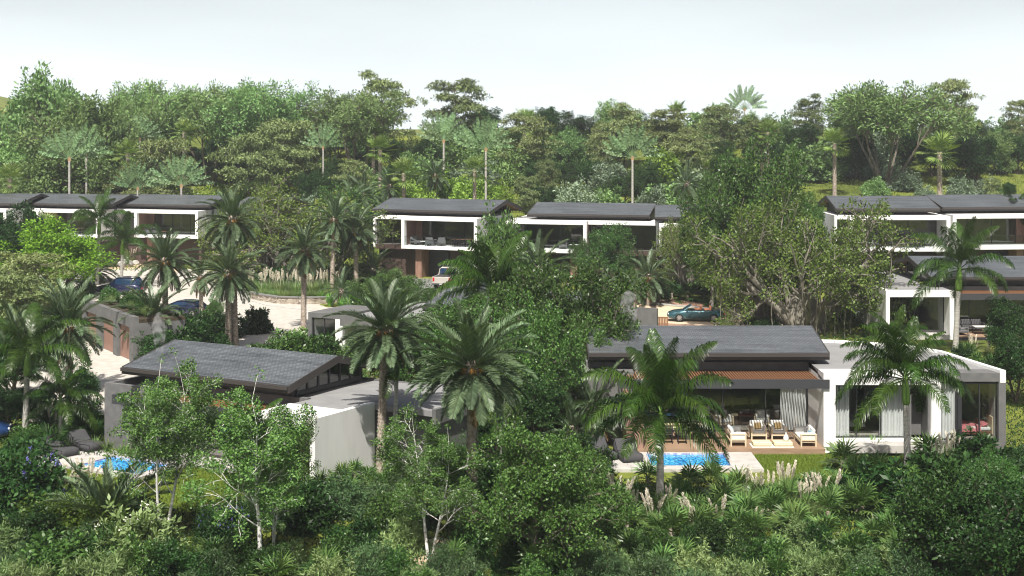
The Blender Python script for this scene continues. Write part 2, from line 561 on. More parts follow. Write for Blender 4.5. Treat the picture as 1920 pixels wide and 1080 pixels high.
M['bark'] = noise_mat('grey_bark', (0.10, 0.085, 0.065), (0.21, 0.185, 0.15), 6, 0.9, 0.6, 18, stretch=(1, 1, 0.25))
M['darkbark'] = noise_mat('brown_bark', (0.055, 0.043, 0.032), (0.12, 0.098, 0.075), 6, 0.9, 0.6, 18, stretch=(1, 1, 0.25))
M['birchbark'] = noise_mat('white_birch_bark', (0.05, 0.05, 0.05), (0.70, 0.69, 0.66), 3.2, 0.7, 0.2, 20, stretch=(0.5, 0.5, 2.2))
_r = M['birchbark'].node_tree.nodes['Color Ramp'].color_ramp
_r.elements[0].position = 0.30; _r.elements[1].position = 0.40
M['banyanbark'] = noise_mat('pale_banyan_bark', (0.11, 0.10, 0.082), (0.25, 0.23, 0.19), 3, 0.85, 0.7, 10, stretch=(1.5, 1.5, 0.3))
M['palmbark'] = noise_mat('scarred_palm_bark', (0.19, 0.15, 0.115), (0.46, 0.40, 0.34), 7, 0.9, 0.5, 20)
M['royalbark'] = noise_mat('ringed_grey_palm_bark', (0.27, 0.255, 0.235), (0.46, 0.445, 0.415), 5, 0.85, 0.3, 20, stretch=(0.3, 0.3, 2.5))
M['shaft'] = noise_mat('green_crownshaft', (0.10, 0.20, 0.035), (0.20, 0.34, 0.07), 2, 0.4, stretch=(2, 2, 0.4))
M['fruit'] = noise_mat('orange_date_stalks', (0.40, 0.19, 0.03), (0.55, 0.30, 0.06), 9, 0.7)
M['plume'] = noise_mat('cream_plume', (0.66, 0.60, 0.47), (0.80, 0.75, 0.63), 20, 0.95)
# leaves
M['l_date'] = leaf_mat('date_palm_leaf', (0.068, 0.112, 0.055), (0.119, 0.178, 0.092), (0.192, 0.270, 0.151), 0.18, 0.38, 0.5, 0.012)
M['l_royal'] = leaf_mat('royal_palm_leaf', (0.022, 0.052, 0.006), (0.037, 0.082, 0.011), (0.066, 0.130, 0.019), 0.35, 0.30, 0.5, 0.012)
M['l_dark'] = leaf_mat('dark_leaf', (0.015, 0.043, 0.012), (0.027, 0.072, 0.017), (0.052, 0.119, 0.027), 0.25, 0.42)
M['l_round'] = leaf_mat('round_tree_leaf', (0.033, 0.079, 0.018), (0.061, 0.135, 0.029), (0.115, 0.231, 0.053), 0.30, 0.38, 0.5)
M['l_birch'] = leaf_mat('birch_leaf', (0.063, 0.125, 0.032), (0.108, 0.204, 0.051), (0.176, 0.303, 0.083), 0.34, 0.42)
M['l_vase'] = leaf_mat('feathery_leaf', (0.092, 0.171, 0.057), (0.173, 0.296, 0.100), (0.287, 0.449, 0.163), 0.32, 0.5, hue=0.015)
M['l_tier'] = leaf_mat('olive_leaf', (0.098, 0.131, 0.050), (0.176, 0.224, 0.088), (0.295, 0.359, 0.146), 0.25, 0.5, hue=0.012)
M['l_banyan'] = leaf_mat('banyan_leaf', (0.063, 0.100, 0.020), (0.115, 0.171, 0.034), (0.200, 0.275, 0.063), 0.32, 0.4)
M['l_bright'] = leaf_mat('bright_leaf', (0.078, 0.183, 0.015), (0.137, 0.287, 0.024), (0.220, 0.415, 0.043), 0.36, 0.45, hue=0.01)
M['l_lime'] = leaf_mat('lime_leaf', (0.146, 0.239, 0.030), (0.220, 0.343, 0.055), (0.329, 0.477, 0.098), 0.36, 0.45, hue=0.01)
M['l_silver'] = leaf_mat('silver_leaf', (0.121, 0.180, 0.110), (0.209, 0.290, 0.191), (0.340, 0.441, 0.313), 0.25, 0.5, hue=0.012)
M['l_pale'] = leaf_mat('pale_green_leaf', (0.121, 0.192, 0.063), (0.202, 0.297, 0.112), (0.323, 0.441, 0.186), 0.3, 0.45, hue=0.012)
M['l_blue'] = leaf_mat('blue_green_leaf', (0.045, 0.092, 0.035), (0.078, 0.145, 0.057), (0.135, 0.220, 0.092), 0.26, 0.45)
M['l_olivebush'] = leaf_mat('yellow_olive_leaf', (0.061, 0.100, 0.014), (0.101, 0.159, 0.024), (0.158, 0.244, 0.044), 0.3, 0.5)
M['l_fan'] = leaf_mat('fan_palm_leaf', (0.110, 0.177, 0.037), (0.173, 0.262, 0.061), (0.273, 0.378, 0.110), 0.3, 0.4, 0.4, 0.015)
M['l_drac'] = leaf_mat('spiky_leaf', (0.053, 0.110, 0.028), (0.096, 0.181, 0.046), (0.170, 0.283, 0.082), 0.28, 0.38, 0.5, 0.02)
M['l_trav'] = leaf_mat('paddle_leaf', (0.098, 0.174, 0.075), (0.158, 0.261, 0.117), (0.242, 0.379, 0.176), 0.2, 0.4, 0.4, 0.01)
M['l_grass'] = leaf_mat('ornamental_grass', (0.115, 0.183, 0.055), (0.200, 0.299, 0.104), (0.315, 0.439, 0.183), 0.3, 0.6, 0.2, 0.02)
M['l_strap'] = leaf_mat('strap_leaf', (0.105, 0.268, 0.037), (0.178, 0.403, 0.061), (0.273, 0.537, 0.110), 0.3, 0.4, 0.4, 0.01)
M['f_blue'] = leaf_mat('violet_flower', (0.12, 0.11, 0.50), (0.22, 0.20, 0.68), (0.42, 0.40, 0.85), 0.2, 0.7, 0.2, 0.0)
M['f_white'] = leaf_mat('white_flower', (0.60, 0.62, 0.50), (0.72, 0.73, 0.62), (0.82, 0.82, 0.74), 0.2, 0.7, 0.2, 0.0)
M['l_turf'] = leaf_mat('lawn_blade', (0.085, 0.138, 0.018), (0.145, 0.209, 0.030), (0.210, 0.275, 0.050), 0.3, 0.5, 0.2, 0.0)
M['l_deadfrond'] = leaf_mat('dead_palm_leaf', (0.10, 0.065, 0.03), (0.19, 0.13, 0.065), (0.27, 0.19, 0.10), 0.1, 0.7, 0.2, 0.01)
# ------------------------------------------------------------------ plant meshes
def nrm(a):
    return a / np.maximum(np.linalg.norm(a, axis=-1, keepdims=True), 1e-9)

def leafquads(C, D, N, L, W, fold=0.18):
    D = nrm(D)
    Sd = nrm(np.cross(D, N))
    N2 = nrm(np.cross(Sd, D))
    L = np.asarray(L)[:, None]; W = np.asarray(W)[:, None]
    mid = C + D * L * 0.45 + N2 * W * fold
    V = np.stack([C, mid + Sd * W * .5, C + D * L, mid - Sd * W * .5], axis=1).reshape(-1, 3)
    Q = np.arange(len(C) * 4).reshape(-1, 4)
    return V, Q

def grow(rng, p, d, L, r, lev, spec, lines, tips):
    s = spec[lev]
    n = s['seg']
    pts, rads, dirs = [p], [r], [d]
    for i in range(n):
        d = d + rng.normal(0, s['wig'], 3)
        d[2] += s['up']
        d = d / np.linalg.norm(d)
        p = p + d * L / n
        pts.append(p); dirs.append(d)
        rads.append(r * (1 - (i + 1) / n * (1 - s.get('tap', 0.35))))
    lines.append((pts, rads, lev))
    if lev == len(spec) - 1:
        for i in range(1, n + 1):
            if i / n > s.get('leaf0', 0.25):
                tips.append((pts[i], dirs[i]))
        return
    k = s['n']
    a0 = rng.uniform(0, 6.28)
    for j in range(k):
        t = s['t0'] + (1 - s['t0']) * (j + rng.uniform(0.1, 0.9)) / k
        x = t * n
        i = min(int(x), n - 1)
        q = pts[i] + (pts[i + 1] - pts[i]) * (x - i)
        dd = dirs[i + 1]
        ang = R(rng.uniform(*s['ang']))
        az = a0 + j * 2.4 + rng.normal(0, 0.3)
        u = np.cross(dd, [0.31, 0.77, 0.55]); u /= np.linalg.norm(u)
        vv = np.cross(dd, u)
        nd = dd * math.cos(ang) + (u * math.cos(az) + vv * math.sin(az)) * math.sin(ang)
        Lc = L * rng.uniform(*s['lr']) * (1 - s.get('shape', 0.3) * t)
        rc = rads[i] * s.get('rr', 0.55)
        grow(rng, q, nd, Lc, rc, lev + 1, spec, lines, tips)
    # the leader itself ends in leaves
    if s.get('lead', True):
        grow(rng, pts[-1], dirs[-1], L * 0.35, rads[-1], len(spec) - 1, spec, lines, tips)

def lines_mesh(name, lines, mat, sides=(8, 6, 4, 3), rmin=0.012):
    mb = MB()
    for pts, rads, lev in lines:
        mb.tube(pts, [max(x, rmin) for x in rads], sides[min(lev, len(sides) - 1)], cap=False)
    return mb.mesh(name, mat, smooth=True)

def leaf_clusters(rng, tips, per, sig, size, aspect=0.5, up=0.5, out=0.6, flat=1.0, droop=0.0, coh=1.0):
    """leaves gathered in clumps; within a clump they face outward and up, as on a real spray"""
    P = np.array([t[0] for t in tips]); D = np.array([t[1] for t in tips])
    n = len(P) * per
    cs = np.repeat(rng.uniform(.65, 1.35, len(P)), per)[:, None]
    C = np.repeat(P, per, axis=0); Dd = np.repeat(D, per, axis=0)
    off = rng.normal(0, 1, (n, 3)); off = off / np.linalg.norm(off, axis=1, keepdims=True) * rng.uniform(.25, 1, (n, 1)) ** .6 * sig * 1.5 * cs
    off[:, 2] *= flat
    C = C + off
    o = off / sig
    cen = P.mean(0)
    glob = nrm(C - np.array([cen[0], cen[1], cen[2] - .2 * abs(cen[2])]))
    dirs = nrm(o * out + Dd * 0.4 + rng.normal(0, 0.5, (n, 3)))
    dirs[:, 2] -= droop
    N = nrm(rng.normal(0, 0.42, (n, 3)) + np.array([0, 0, up * .7]) + o * .45 * coh + glob * .35)
    L = size * rng.uniform(0.5, 1.45, n)
    return leafquads(C, dirs, N, L, L * aspect)

PROTO = {}
def norm_tree(kind, lines, V, Q, bark, leaf, sides=(8, 6, 4, 3), rmin=0.012):
    """keeps meshes with the height and half-width they have"""
    h = float(np.percentile(V[:, 2], 99.5)); rad = float(np.percentile(np.hypot(V[:, 0], V[:, 1]), 96))
    PROTO.setdefault(kind, []).append(dict(
        trunk=lines_mesh('trunk', lines, M[bark], sides, rmin) if lines else None,
        crown=mesh_np('crown', V, Q, M[leaf]), h=h, r=rad))

def broad(kind, seed, H, spec, stems, bark, leaf, per, sig, size, aspect=0.5, lean=0.1, trunk_r=0.12, trunk_l=0.5, sides=(8, 6, 4, 3), rmin=0.012, flat=1.0, up=0.5, droop=0.0, spread=0.0):
    rng = np.random.default_rng(seed)
    lines, tips = [], []
    for s in range(stems):
        az = 6.28 * s / stems + rng.uniform(-.4, .4)
        ln = lean if stems > 1 else lean * 0.4
        ln *= rng.uniform(0.5, 1.2)
        d = np.array([math.cos(az) * ln, math.sin(az) * ln, 1.0]); d /= np.linalg.norm(d)
        p = np.array([math.cos(az) * spread, math.sin(az) * spread, -0.15])
        grow(rng, p, d, H * trunk_l * rng.uniform(.88, 1.1), trunk_r, 0, spec, lines, tips)
    V, Q = leaf_clusters(rng, tips, per, sig, size, aspect, up=up, flat=flat, droop=droop)
    norm_tree(kind, lines, V, Q, bark, leaf, sides, rmin)

# round, dense small trees
SP_ROUND = [dict(seg=6, wig=.06, up=.04, n=7, t0=.22, ang=(35, 65), lr=(.55, .75), shape=.35, tap=.3),
            dict(seg=5, wig=.12, up=.06, n=6, t0=.25, ang=(30, 60), lr=(.45, .65), shape=.3, tap=.3),
            dict(seg=4, wig=.16, up=.03, n=2, t0=.3, ang=(30, 60), lr=(.5, .7), tap=.4),
            dict(seg=2, wig=.2, up=.0, leaf0=.2, tap=.4)]
for sd_ in (1, 2, 3):
    broad('round', sd_, 6.0, SP_ROUND, 3, 'bark', 'l_round', 40, 0.17, 0.10, 0.6, lean=.35, trunk_r=.12, trunk_l=.62)
SP_BIG = [dict(seg=6, wig=.08, up=.02, n=8, t0=.2, ang=(40, 75), lr=(.6, .85), shape=.35, tap=.3),
          dict(seg=5, wig=.12, up=.05, n=7, t0=.25, ang=(30, 60), lr=(.42, .6), shape=.3, tap=.3),
          dict(seg=4, wig=.16, up=.03, n=2, t0=.3, ang=(30, 60), lr=(.5, .7), tap=.4),
          dict(seg=2, wig=.2, up=-.02, leaf0=.2, tap=.4)]
for sd_ in (11, 12):
    broad('big', sd_, 9.0, SP_BIG, 3, 'bark', 'l_round', 36, 0.26, 0.155, 0.6, lean=.42, trunk_r=.22, trunk_l=.6, rmin=.018)
# slender white birches with thin hanging sprays
SP_BIRCH = [dict(seg=9, wig=.03, up=.03, n=14, t0=.30, ang=(38, 62), lr=(.34, .50), shape=.5, tap=.18, rr=.38),
            dict(seg=5, wig=.10, up=.05, n=6, t0=.25, ang=(25, 50), lr=(.40, .6), shape=.3, tap=.3, rr=.5),
            dict(seg=4, wig=.14, up=-.03, n=2, t0=.3, ang=(25, 50), lr=(.5, .7), tap=.4),
            dict(seg=2, wig=.2, up=-.05, leaf0=.1, tap=.4)]
for sd_, st in ((21, 2), (22, 1), (23, 2)):
    broad('birch', sd_, 8.0, SP_BIRCH, st, 'birchbark', 'l_birch', 38, 0.175, 0.10, 0.7, lean=.22 if st > 1 else .05, trunk_r=.105, trunk_l=.92, spread=.12)
# tall feathery trees with many rising stems (the wood on the hill)
SP_VASE = [dict(seg=7, wig=.05, up=.05, n=6, t0=.60, ang=(20, 42), lr=(.38, .52), shape=.2, tap=.35, rr=.6),
           dict(seg=5, wig=.08, up=.06, n=6, t0=.3, ang=(22, 50), lr=(.5, .75), shape=.3, tap=.3),
           dict(seg=4, wig=.12, up=.02, n=2, t0=.25, ang=(25, 50), lr=(.5, .75), tap=.4),
           dict(seg=3, wig=.16, up=-.03, leaf0=.2, tap=.4)]
for sd_ in (31, 32, 33):
    broad('vase', sd_, 13.0, SP_VASE, 6, 'bark', 'l_vase', 11, 0.38, 0.34, 0.36, lean=.58, trunk_r=.17, trunk_l=.62, rmin=.035, spread=.3, up=.3)
# broad dense woodland trees
for sd_ in (35, 36):
    broad('wood', sd_, 11.0, SP_BIG, 3, 'darkbark', 'l_vase', 22, 0.42, 0.33, 0.5, lean=.46, trunk_r=.25, trunk_l=.62, rmin=.035)
for sd_ in (37, 38):
    broad('darkwood', sd_, 7.0, SP_ROUND, 3, 'darkbark', 'l_dark', 26, 0.22, 0.17, 0.55, lean=.4, trunk_r=.14, trunk_l=.6)
for sd_ in (39,):
    broad('brightwood', sd_, 6.0, SP_ROUND, 3, 'darkbark', 'l_bright', 26, 0.22, 0.16, 0.6, lean=.45, trunk_r=.13, trunk_l=.58)

def tiered(kind, seed, H, rmax, leaf, pads=9):
    """uneven flat sprays of foliage on long level limbs, sky between them"""
    rng = np.random.default_rng(seed)
    lines, tips = [], []
    p = np.array([0., 0., -.2]); pts = [p]; rads = [H * .018]
    for i in range(10):
        p = p + np.array([rng.normal(0, .016) * H, rng.normal(0, .016) * H, H / 10.0])
        pts.append(p); rads.append(H * .018 * (1 - .08 * (i + 1)))
    lines.append((pts, rads, 0))
    nl = 30
    for b in range(nl):
        t = .26 + .72 * (b + rng.uniform(0, 1)) / nl
        x = t * 10; i = min(int(x), 9)
        base = pts[i] + (pts[i + 1] - pts[i]) * (x - i)
        env = (math.sin(math.pi * min(1, (t - .12) / 1.0)) ** .7) * (1.0 - .35 * max(0, t - .6))
        az = b * 2.4 + rng.normal(0, .3)
        L = rmax * env * rng.uniform(.55, 1.12)
        rise = rng.uniform(.0, .30) * L
        u = np.array([math.cos(az), math.sin(az), 0]); sd = np.array([-u[1], u[0], 0])
        bp = [base + u * L * f + np.array([0, 0, rise * f ** .7]) + sd * rng.normal(0, .05) * L * f for f in (0, .35, .7, 1)]
        lines.append((bp, [H * .007, H * .005, H * .004, H * .002], 2))
        npad = rng.integers(2, 4)
        for k in range(npad):
            f = .42 + .58 * (k + rng.uniform(.3, .9)) / npad
            c = base + u * L * f + np.array([0, 0, rise * f ** .7 + .01 * H]) + sd * rng.normal(0, .12) * L
            pr = L * rng.uniform(.22, .38) + .03 * H
            for q in range(11):
                a2 = rng.uniform(0, 6.28); r2 = pr * math.sqrt(rng.uniform(0, 1))
                o = np.array([math.cos(a2) * r2, math.sin(a2) * r2, -.32 * r2 * r2 / pr + rng.normal(0, .008) * H])
                tips.append((c + o, np.array([math.cos(a2), math.sin(a2), -.1])))
    V, Q = leaf_clusters(rng, tips, 15, .030 * H, .040 * H, .36, up=1.0, flat=.42, droop=.1)
    norm_tree(kind, lines, V, Q, 'bark', leaf, (7, 5, 3, 3), .03)
for sd_, rm in ((41, 5.6), (42, 6.2), (43, 5.0)):
    tiered('tier', sd_, 11.0, rm, 'l_tier')

def banyan(kind, seed, H, leaf, per=10, nst=9):
    """a spreading fig: fused stems, snaking limbs, hanging roots, thin foliage"""
    rng = np.random.default_rng(seed)
    spec = [dict(seg=9, wig=.11, up=.05, n=5, t0=.35, ang=(25, 60), lr=(.5, .8), shape=.3, tap=.4, rr=.6),
            dict(seg=7, wig=.16, up=.04, n=5, t0=.25, ang=(30, 65), lr=(.45, .7), shape=.3, tap=.35, rr=.55),
            dict(seg=5, wig=.2, up=.02, n=3, t0=.3, ang=(30, 60), lr=(.45, .7), tap=.4, rr=.55),
            dict(seg=3, wig=.25, up=.0, leaf0=.6, tap=.4)]
    lines, tips = [], []
    for s in range(nst):
        az = 6.28 * s / nst + rng.uniform(-.3, .3)
        ln = rng.uniform(.35, 1.5)
        d = np.array([math.cos(az) * ln, math.sin(az) * ln, 1.0]); d /= np.linalg.norm(d)
        p = np.array([math.cos(az) * .45, math.sin(az) * .45, -.2])
        grow(rng, p, d, H * rng.uniform(.55, .72), H * .030 * rng.uniform(.8, 1.3), 0, spec, lines, tips)
    for s in range(7):       # the fused foot
        az = 6.28 * s / 7
        pts = [np.array([math.cos(az) * r_, math.sin(az) * r_, z_]) for r_, z_ in ((1.3, -.2), (.75, .25), (.55, 1.0), (.35, 2.0))]
        lines.append((pts, [.22, .33, .36, .26], 0))
    roots = []
    big = [l for l in lines if l[2] in (0, 1)]
    for k in range(46):
        l = big[rng.integers(len(big))]
        q = l[0][rng.integers(3, len(l[0]))]
        if q[2] < 1.5: continue
        low = rng.choice([0.0, 0.0, q[2] * .45])
        n = 6
        pts = [q + np.array([rng.normal(0, .03), rng.normal(0, .03), -(q[2] - low) * i / n]) for i in range(n + 1)]
        lines.append((pts, [.035] * (n + 1), 3))
    V, Q = leaf_clusters(rng, tips, per, .17 * H / 7, .135 * H / 7, .55, up=.6)
    norm_tree(kind, lines, V, Q, 'banyanbark', leaf, (9, 7, 4, 3), .02)
banyan('banyan', 51, 7.5, 'l_banyan', 17, 10)
banyan('banyanthin', 52, 7.5, 'l_banyan', 12, 8)

def dome(kind, seed, h, r, leaf, n_cl, per, sig, size, aspect=.45, up=.4, bark='darkbark', flower=None, shell=.5, droop=0., lumps=7):
    """a shrub: clumps of leaves on an uneven rounded body"""
    rng = np.random.default_rng(seed)
    az = rng.uniform(0, 6.28, n_cl); cz = rng.uniform(0.0, 1, n_cl)
    rad = rng.uniform(shell, 1, n_cl) ** .6
    sx = np.sqrt(1 - cz ** 2 * .96)
    lump = 1 + .26 * np.sin(az * 3 + seed) * np.cos(cz * 5 + seed) + .18 * np.sin(az * lumps + cz * 9 + seed * 2) + rng.uniform(-.12, .16, n_cl)
    P = np.stack([np.cos(az) * sx * r, np.sin(az) * sx * r, .10 * h + cz * h * .88], 1) * (rad * lump)[:, None]
    P[:, 2] = np.maximum(P[:, 2], .04)
    D = nrm(P - np.array([0, 0, h * .25]))
    tips = list(zip(P, D))
    V, Q = leaf_clusters(rng, tips, per, sig, size, aspect, up=up, droop=droop)
    V[:, 2] = np.maximum(V[:, 2], .01)
    lines = []
    for k in range(7):
        a = 6.28 * k / 7 + rng.uniform(-.3, .3)
        e = rng.uniform(.35, .7) * r
        lines.append(([np.array([math.cos(a) * .06, math.sin(a) * .06, -.1]), np.array([math.cos(a) * e * .4, math.sin(a) * e * .4, h * .3]), np.array([math.cos(a) * e, math.sin(a) * e, h * .75])], [.035 * h, .025 * h, .01 * h], 2))
    norm_tree(kind, lines, V, Q, bark, leaf, (5, 5, 4, 3), .008)
    if flower:
        fl, fn, fs = flower
        m = []
        idx = [i for i in np.argsort(-rad * (0.4 + cz)) [:int(n_cl * .6)]]
        idx = list(rng.permutation(idx)[:fn])
        for i in idx:
            c = P[i] + D[i] * sig * .8
            k = 26
            if fl == 'f_blue':       # upright spikes
                t = rng.uniform(0, 1, k)
                C = c + np.stack([rng.normal(0, .035, k) * (1.2 - t), rng.normal(0, .035, k) * (1.2 - t), t * fs], 1)
            else:
                C = c + rng.normal(0, fs * .42, (k, 3)) * np.array([1, 1, .45])
            m.append((C, nrm(rng.normal(0, 1, (k, 3)) + np.array([0, 0, .5]))))
        PROTO[kind][-1]['flowers'] = []
        for (C, Dn) in m[:10]:
            V2, Q2 = leafquads(C - C.mean(0), Dn, nrm(rng.normal(0, 1, (len(C), 3))), np.full(len(C), fs * .28), np.full(len(C), fs * .2))
            PROTO[kind][-1]['flowers'].append(mesh_np('flower_head', V2, Q2, M[fl]))
        PROTO[kind][-1]['fpos'] = [C.mean(0) for C, _ in m]

for sd_ in (61, 62, 63):
    dome('shrub', sd_, 1.6, 1.05, 'l_round', 330, 26, .11, .12, .55, lumps=5)
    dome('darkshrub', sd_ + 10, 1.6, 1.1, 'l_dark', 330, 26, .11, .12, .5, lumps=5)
    dome('palebush', sd_ + 20, 1.5, 1.15, 'l_pale', 210, 26, .055, .20, .20, up=.9, lumps=4)
    dome('bluebush', sd_ + 30, 1.6, 1.1, 'l_blue', 330, 24, .10, .15, .26, lumps=5)
    dome('silverbush', sd_ + 40, 3.2, 2.3, 'l_silver', 330, 20, .24, .34, .42, up=.7)
    dome('limebush', sd_ + 50, 3.0, 2.2, 'l_lime', 330, 20, .24, .32, .5, up=.7)
    dome('greenbush', sd_ + 60, 3.0, 2.3, 'l_vase', 360, 20, .24, .32, .5)
for sd_ in (141, 142):
    dome('olivebush', sd_, 1.5, 1.25, 'l_olivebush', 420, 22, .12, .12, .4)
    dome('laurel', sd_ + 4, 1.6, 1.15, 'l_dark', 200, 20, .13, .27, .42, up=.8)
    dome('umbrella', sd_ + 8, 1.7, 1.5, 'l_round', 190, 26, .15, .21, .5, up=1.2, shell=.7)
    dome('brightbush', sd_ + 12, 1.5, 1.2, 'l_bright', 300, 22, .13, .17, .5)
dome('blueflower', 161, 1.7, 1.5, 'l_dark', 460, 22, .12, .13, .5, flower=('f_blue', 46, .17))
dome('whiteflower', 162, 1.5, 1.1, 'l_pale', 240, 20, .13, .20, .42, up=.9, flower=('f_white', 16, .26))

# ------------------------------------------------------------------ palm fronds
def frond(kind, pitch, bend, L, nleaf, ll, lw, vee, droop, mat, fwd=0.75, seed=0, r0=.022, twist=0.0):
    """one pinnate leaf running out along +x from the origin"""
    rng = np.random.default_rng(seed)
    n = 22
    a = R(pitch); p = np.array([0., 0., 0.]); pts = [p]; dirs = []
    for i in range(n):
        d = np.array([math.cos(a), 0, math.sin(a)])
        p = p + d * L / n
        pts.append(p); dirs.append(d)
        a -= R(bend) / n * (0.4 + 1.2 * i / n)
    dirs.append(dirs[-1])
    pts = np.array(pts); dirs = np.array(dirs)
    t = np.linspace(.12, 1.0, nleaf)
    x = t * n; i = np.minimum(x.astype(int), n - 1); fr = (x - i)[:, None]
    P = pts[i] + (pts[i + 1] - pts[i]) * fr
    D = dirs[i]
    up = np.cross(D, np.array([0, 1., 0])) * -1
    up = np.stack([-D[:, 2], np.zeros(len(D)), D[:, 0]], 1)
    Vs, Qs = [], []
    o = 0
    prof = np.sin(np.pi * np.clip(.16 + .80 * t, 0, 1)) ** .6
    for sgn in (-1, 1):
        side = np.array([0, sgn, 0.])
        v = vee + rng.normal(0, .12, len(t))
        dr = D * fwd + side * 0.8 + up * v[:, None] + rng.normal(0, .07, (len(t), 3))
        dr = nrm(dr)
        Ln = ll * prof * rng.uniform(.88, 1.1, len(t))
        if droop > 0:       # two pieces: out, then hanging
            M1 = P + dr * (Ln * .5)[:, None]
            d2 = nrm(dr + np.array([0, 0, -droop]))
            T = M1 + d2 * (Ln * .55)[:, None]
            w1 = nrm(D + rng.normal(0, .1, D.shape)) * lw * .5
            V = np.stack([P - w1 * .6, P + w1 * .6, M1 + w1, M1 - w1, M1 - w1, M1 + w1, T + w1 * .12, T - w1 * .12], 1).reshape(-1, 3)
            V = np.stack([P - w1 * .6, P + w1 * .6, M1 + w1, M1 - w1, T + w1 * .12, T - w1 * .12], 1).reshape(-1, 3)
            k = np.arange(len(t))[:, None] * 6
            Q = np.concatenate([k + np.array([[0, 1, 2, 3]]), k + np.array([[3, 2, 4, 5]])])
        else:
            nr = nrm(up + side * rng.uniform(-.5, .2))
            V, Q = leafquads(P, dr, nr, Ln, np.full(len(t), lw), .3)
        Vs.append(V); Qs.append(Q + o); o += len(V)
    # the rib
    m = MB().tube(pts[::3], list(np.linspace(r0, r0 * .25, len(pts[::3]))), 4, cap=False)
    Vs.append(np.array([tuple(q) for q in m.v])); Qs.append(np.array(m.f) + o)
    me = mesh_np('frond', np.concatenate(Vs), np.concatenate(Qs), M[mat])
    FR.setdefault(kind, []).append((pitch, me))
FR = {}
for i_, (pt, bd) in enumerate(((84, 22), (72, 34), (60, 45), (48, 55), (34, 60), (20, 60), (4, 55), (-14, 45), (-34, 36), (-52, 24))):
    frond('date', pt, bd, (3.0, 3.0, 2.95, 2.9, 2.8, 2.65, 2.5, 2.35, 2.2, 2.0)[i_], 66, .52, .050, .30, 0, 'l_date', fwd=1.0, seed=i_)
for i_, (pt, bd) in enumerate(((-48, 30), (-66, 18))):
    frond('dead', pt, bd, 1.7, 40, .40, .04, .2, 0, 'l_deadfrond', fwd=1.3, seed=70 + i_)
for i_, (pt, bd) in enumerate(((84, 30), (72, 62), (58, 88), (44, 100), (28, 100), (10, 88), (-10, 70))):
    frond('royal', pt, bd, 3.15, 84, .80, .046, .10, 1.5, 'l_royal', fwd=.65, seed=20 + i_, r0=.032)
def fanfrond(kind, nseg, Lp, Ls, lw, arc, mat, pitch, seed, fold=.25, droop=.25):
    """petiole and a fan of narrow blades"""
    rng = np.random.default_rng(seed)
    a = R(pitch)
    ax = np.array([math.cos(a), 0, math.sin(a)])
    upv = np.array([-math.sin(a), 0, math.cos(a)])
    c = ax * Lp
    ang = np.linspace(-R(arc) / 2, R(arc) / 2, nseg) + rng.normal(0, .04, nseg)
    dr = np.stack([ax * math.cos(q) + np.array([0, 1., 0]) * math.sin(q) + upv * (.18 * abs(math.sin(q))) for q in ang])
    L = Ls * (1 - .22 * (np.abs(ang) / (R(arc) / 2)) ** 2) * rng.uniform(.9, 1.06, nseg)
    P = np.repeat(c[None], nseg, 0)
    Md = P + dr * (L * .6)[:, None]
    T = Md + nrm(dr + np.array([0, 0, -droop]) * rng.uniform(.5, 1.6, (nseg, 1))) * (L * .42)[:, None]
    sd = nrm(np.cross(dr, upv)) * lw * .5
    V = np.stack([P, Md + sd, T, Md - sd], 1)
    V[:, 1] += upv * fold * lw; 
    V = V.reshape(-1, 3)
    Q = np.arange(nseg * 4).reshape(-1, 4)
    m = MB().tube([(0, 0, 0), tuple(c)], [.014, .009], 3, cap=False)
    V = np.concatenate([V, np.array([tuple(q) for q in m.v])]); Q = np.concatenate([Q, np.array(m.f) + nseg * 4])
    FR.setdefault(kind, []).append((pitch, mesh_np('frond', V, Q, M[mat])))
for i_, pt in enumerate((80, 60, 42, 22, 2, -18, -40)):
    fanfrond('fan', 17, .85, .95, .085, 230, 'l_fan', pt, 40 + i_)
    fanfrond('drac', 13, .28, .52, .055, 210, 'l_drac', pt, 50 + i_, droop=.35)
    fanfrond('darkfan', 15, .45, .62, .06, 220, 'l_dark', pt, 57 + i_, droop=.35)
def paddle(seed, bent):
    """one paddle leaf of a traveller's palm: stalk, torn blade in strips"""
    rng = np.random.default_rng(seed)
    Vs, Qs, o = [], [], 0
    n = 15; Lp, Lb = .95, 2.15
    m = MB().tube([(0, 0, 0), (0.0, 0, Lp), (bent * .3, 0, Lp + Lb * .5), (bent, 0, Lp + Lb)], [.05, .032, .02, .008], 4, cap=False)
    Vs.append(np.array([tuple(q) for q in m.v])); Qs.append(np.array(m.f)); o = len(m.v)
    for sgn in (-1, 1):
        for k in range(n):
            t = (k + .5) / n
            z = Lp + Lb * t; x = bent * t * t
            wd = .23 * math.sin(math.pi * (0.10 + .85 * t)) ** .5
            h = Lb / n * .46
            dz = .10 + rng.uniform(-.05, .05); dy = rng.uniform(-.12, .12)
            Vs.append(np.array([(x, 0, z - h), (x, 0, z + h), (x + sgn * wd, dy, z + h + dz), (x + sgn * wd, dy, z - h * .8 + dz)]))
            Qs.append(np.array([[o, o + 1, o + 2, o + 3]])); o += 4
    FR.setdefault('paddle', []).append((0, mesh_np('leaf', np.concatenate(Vs), np.concatenate(Qs), M['l_trav'])))
for i_ in range(3): paddle(80 + i_, (.1, .3, .5)[i_])

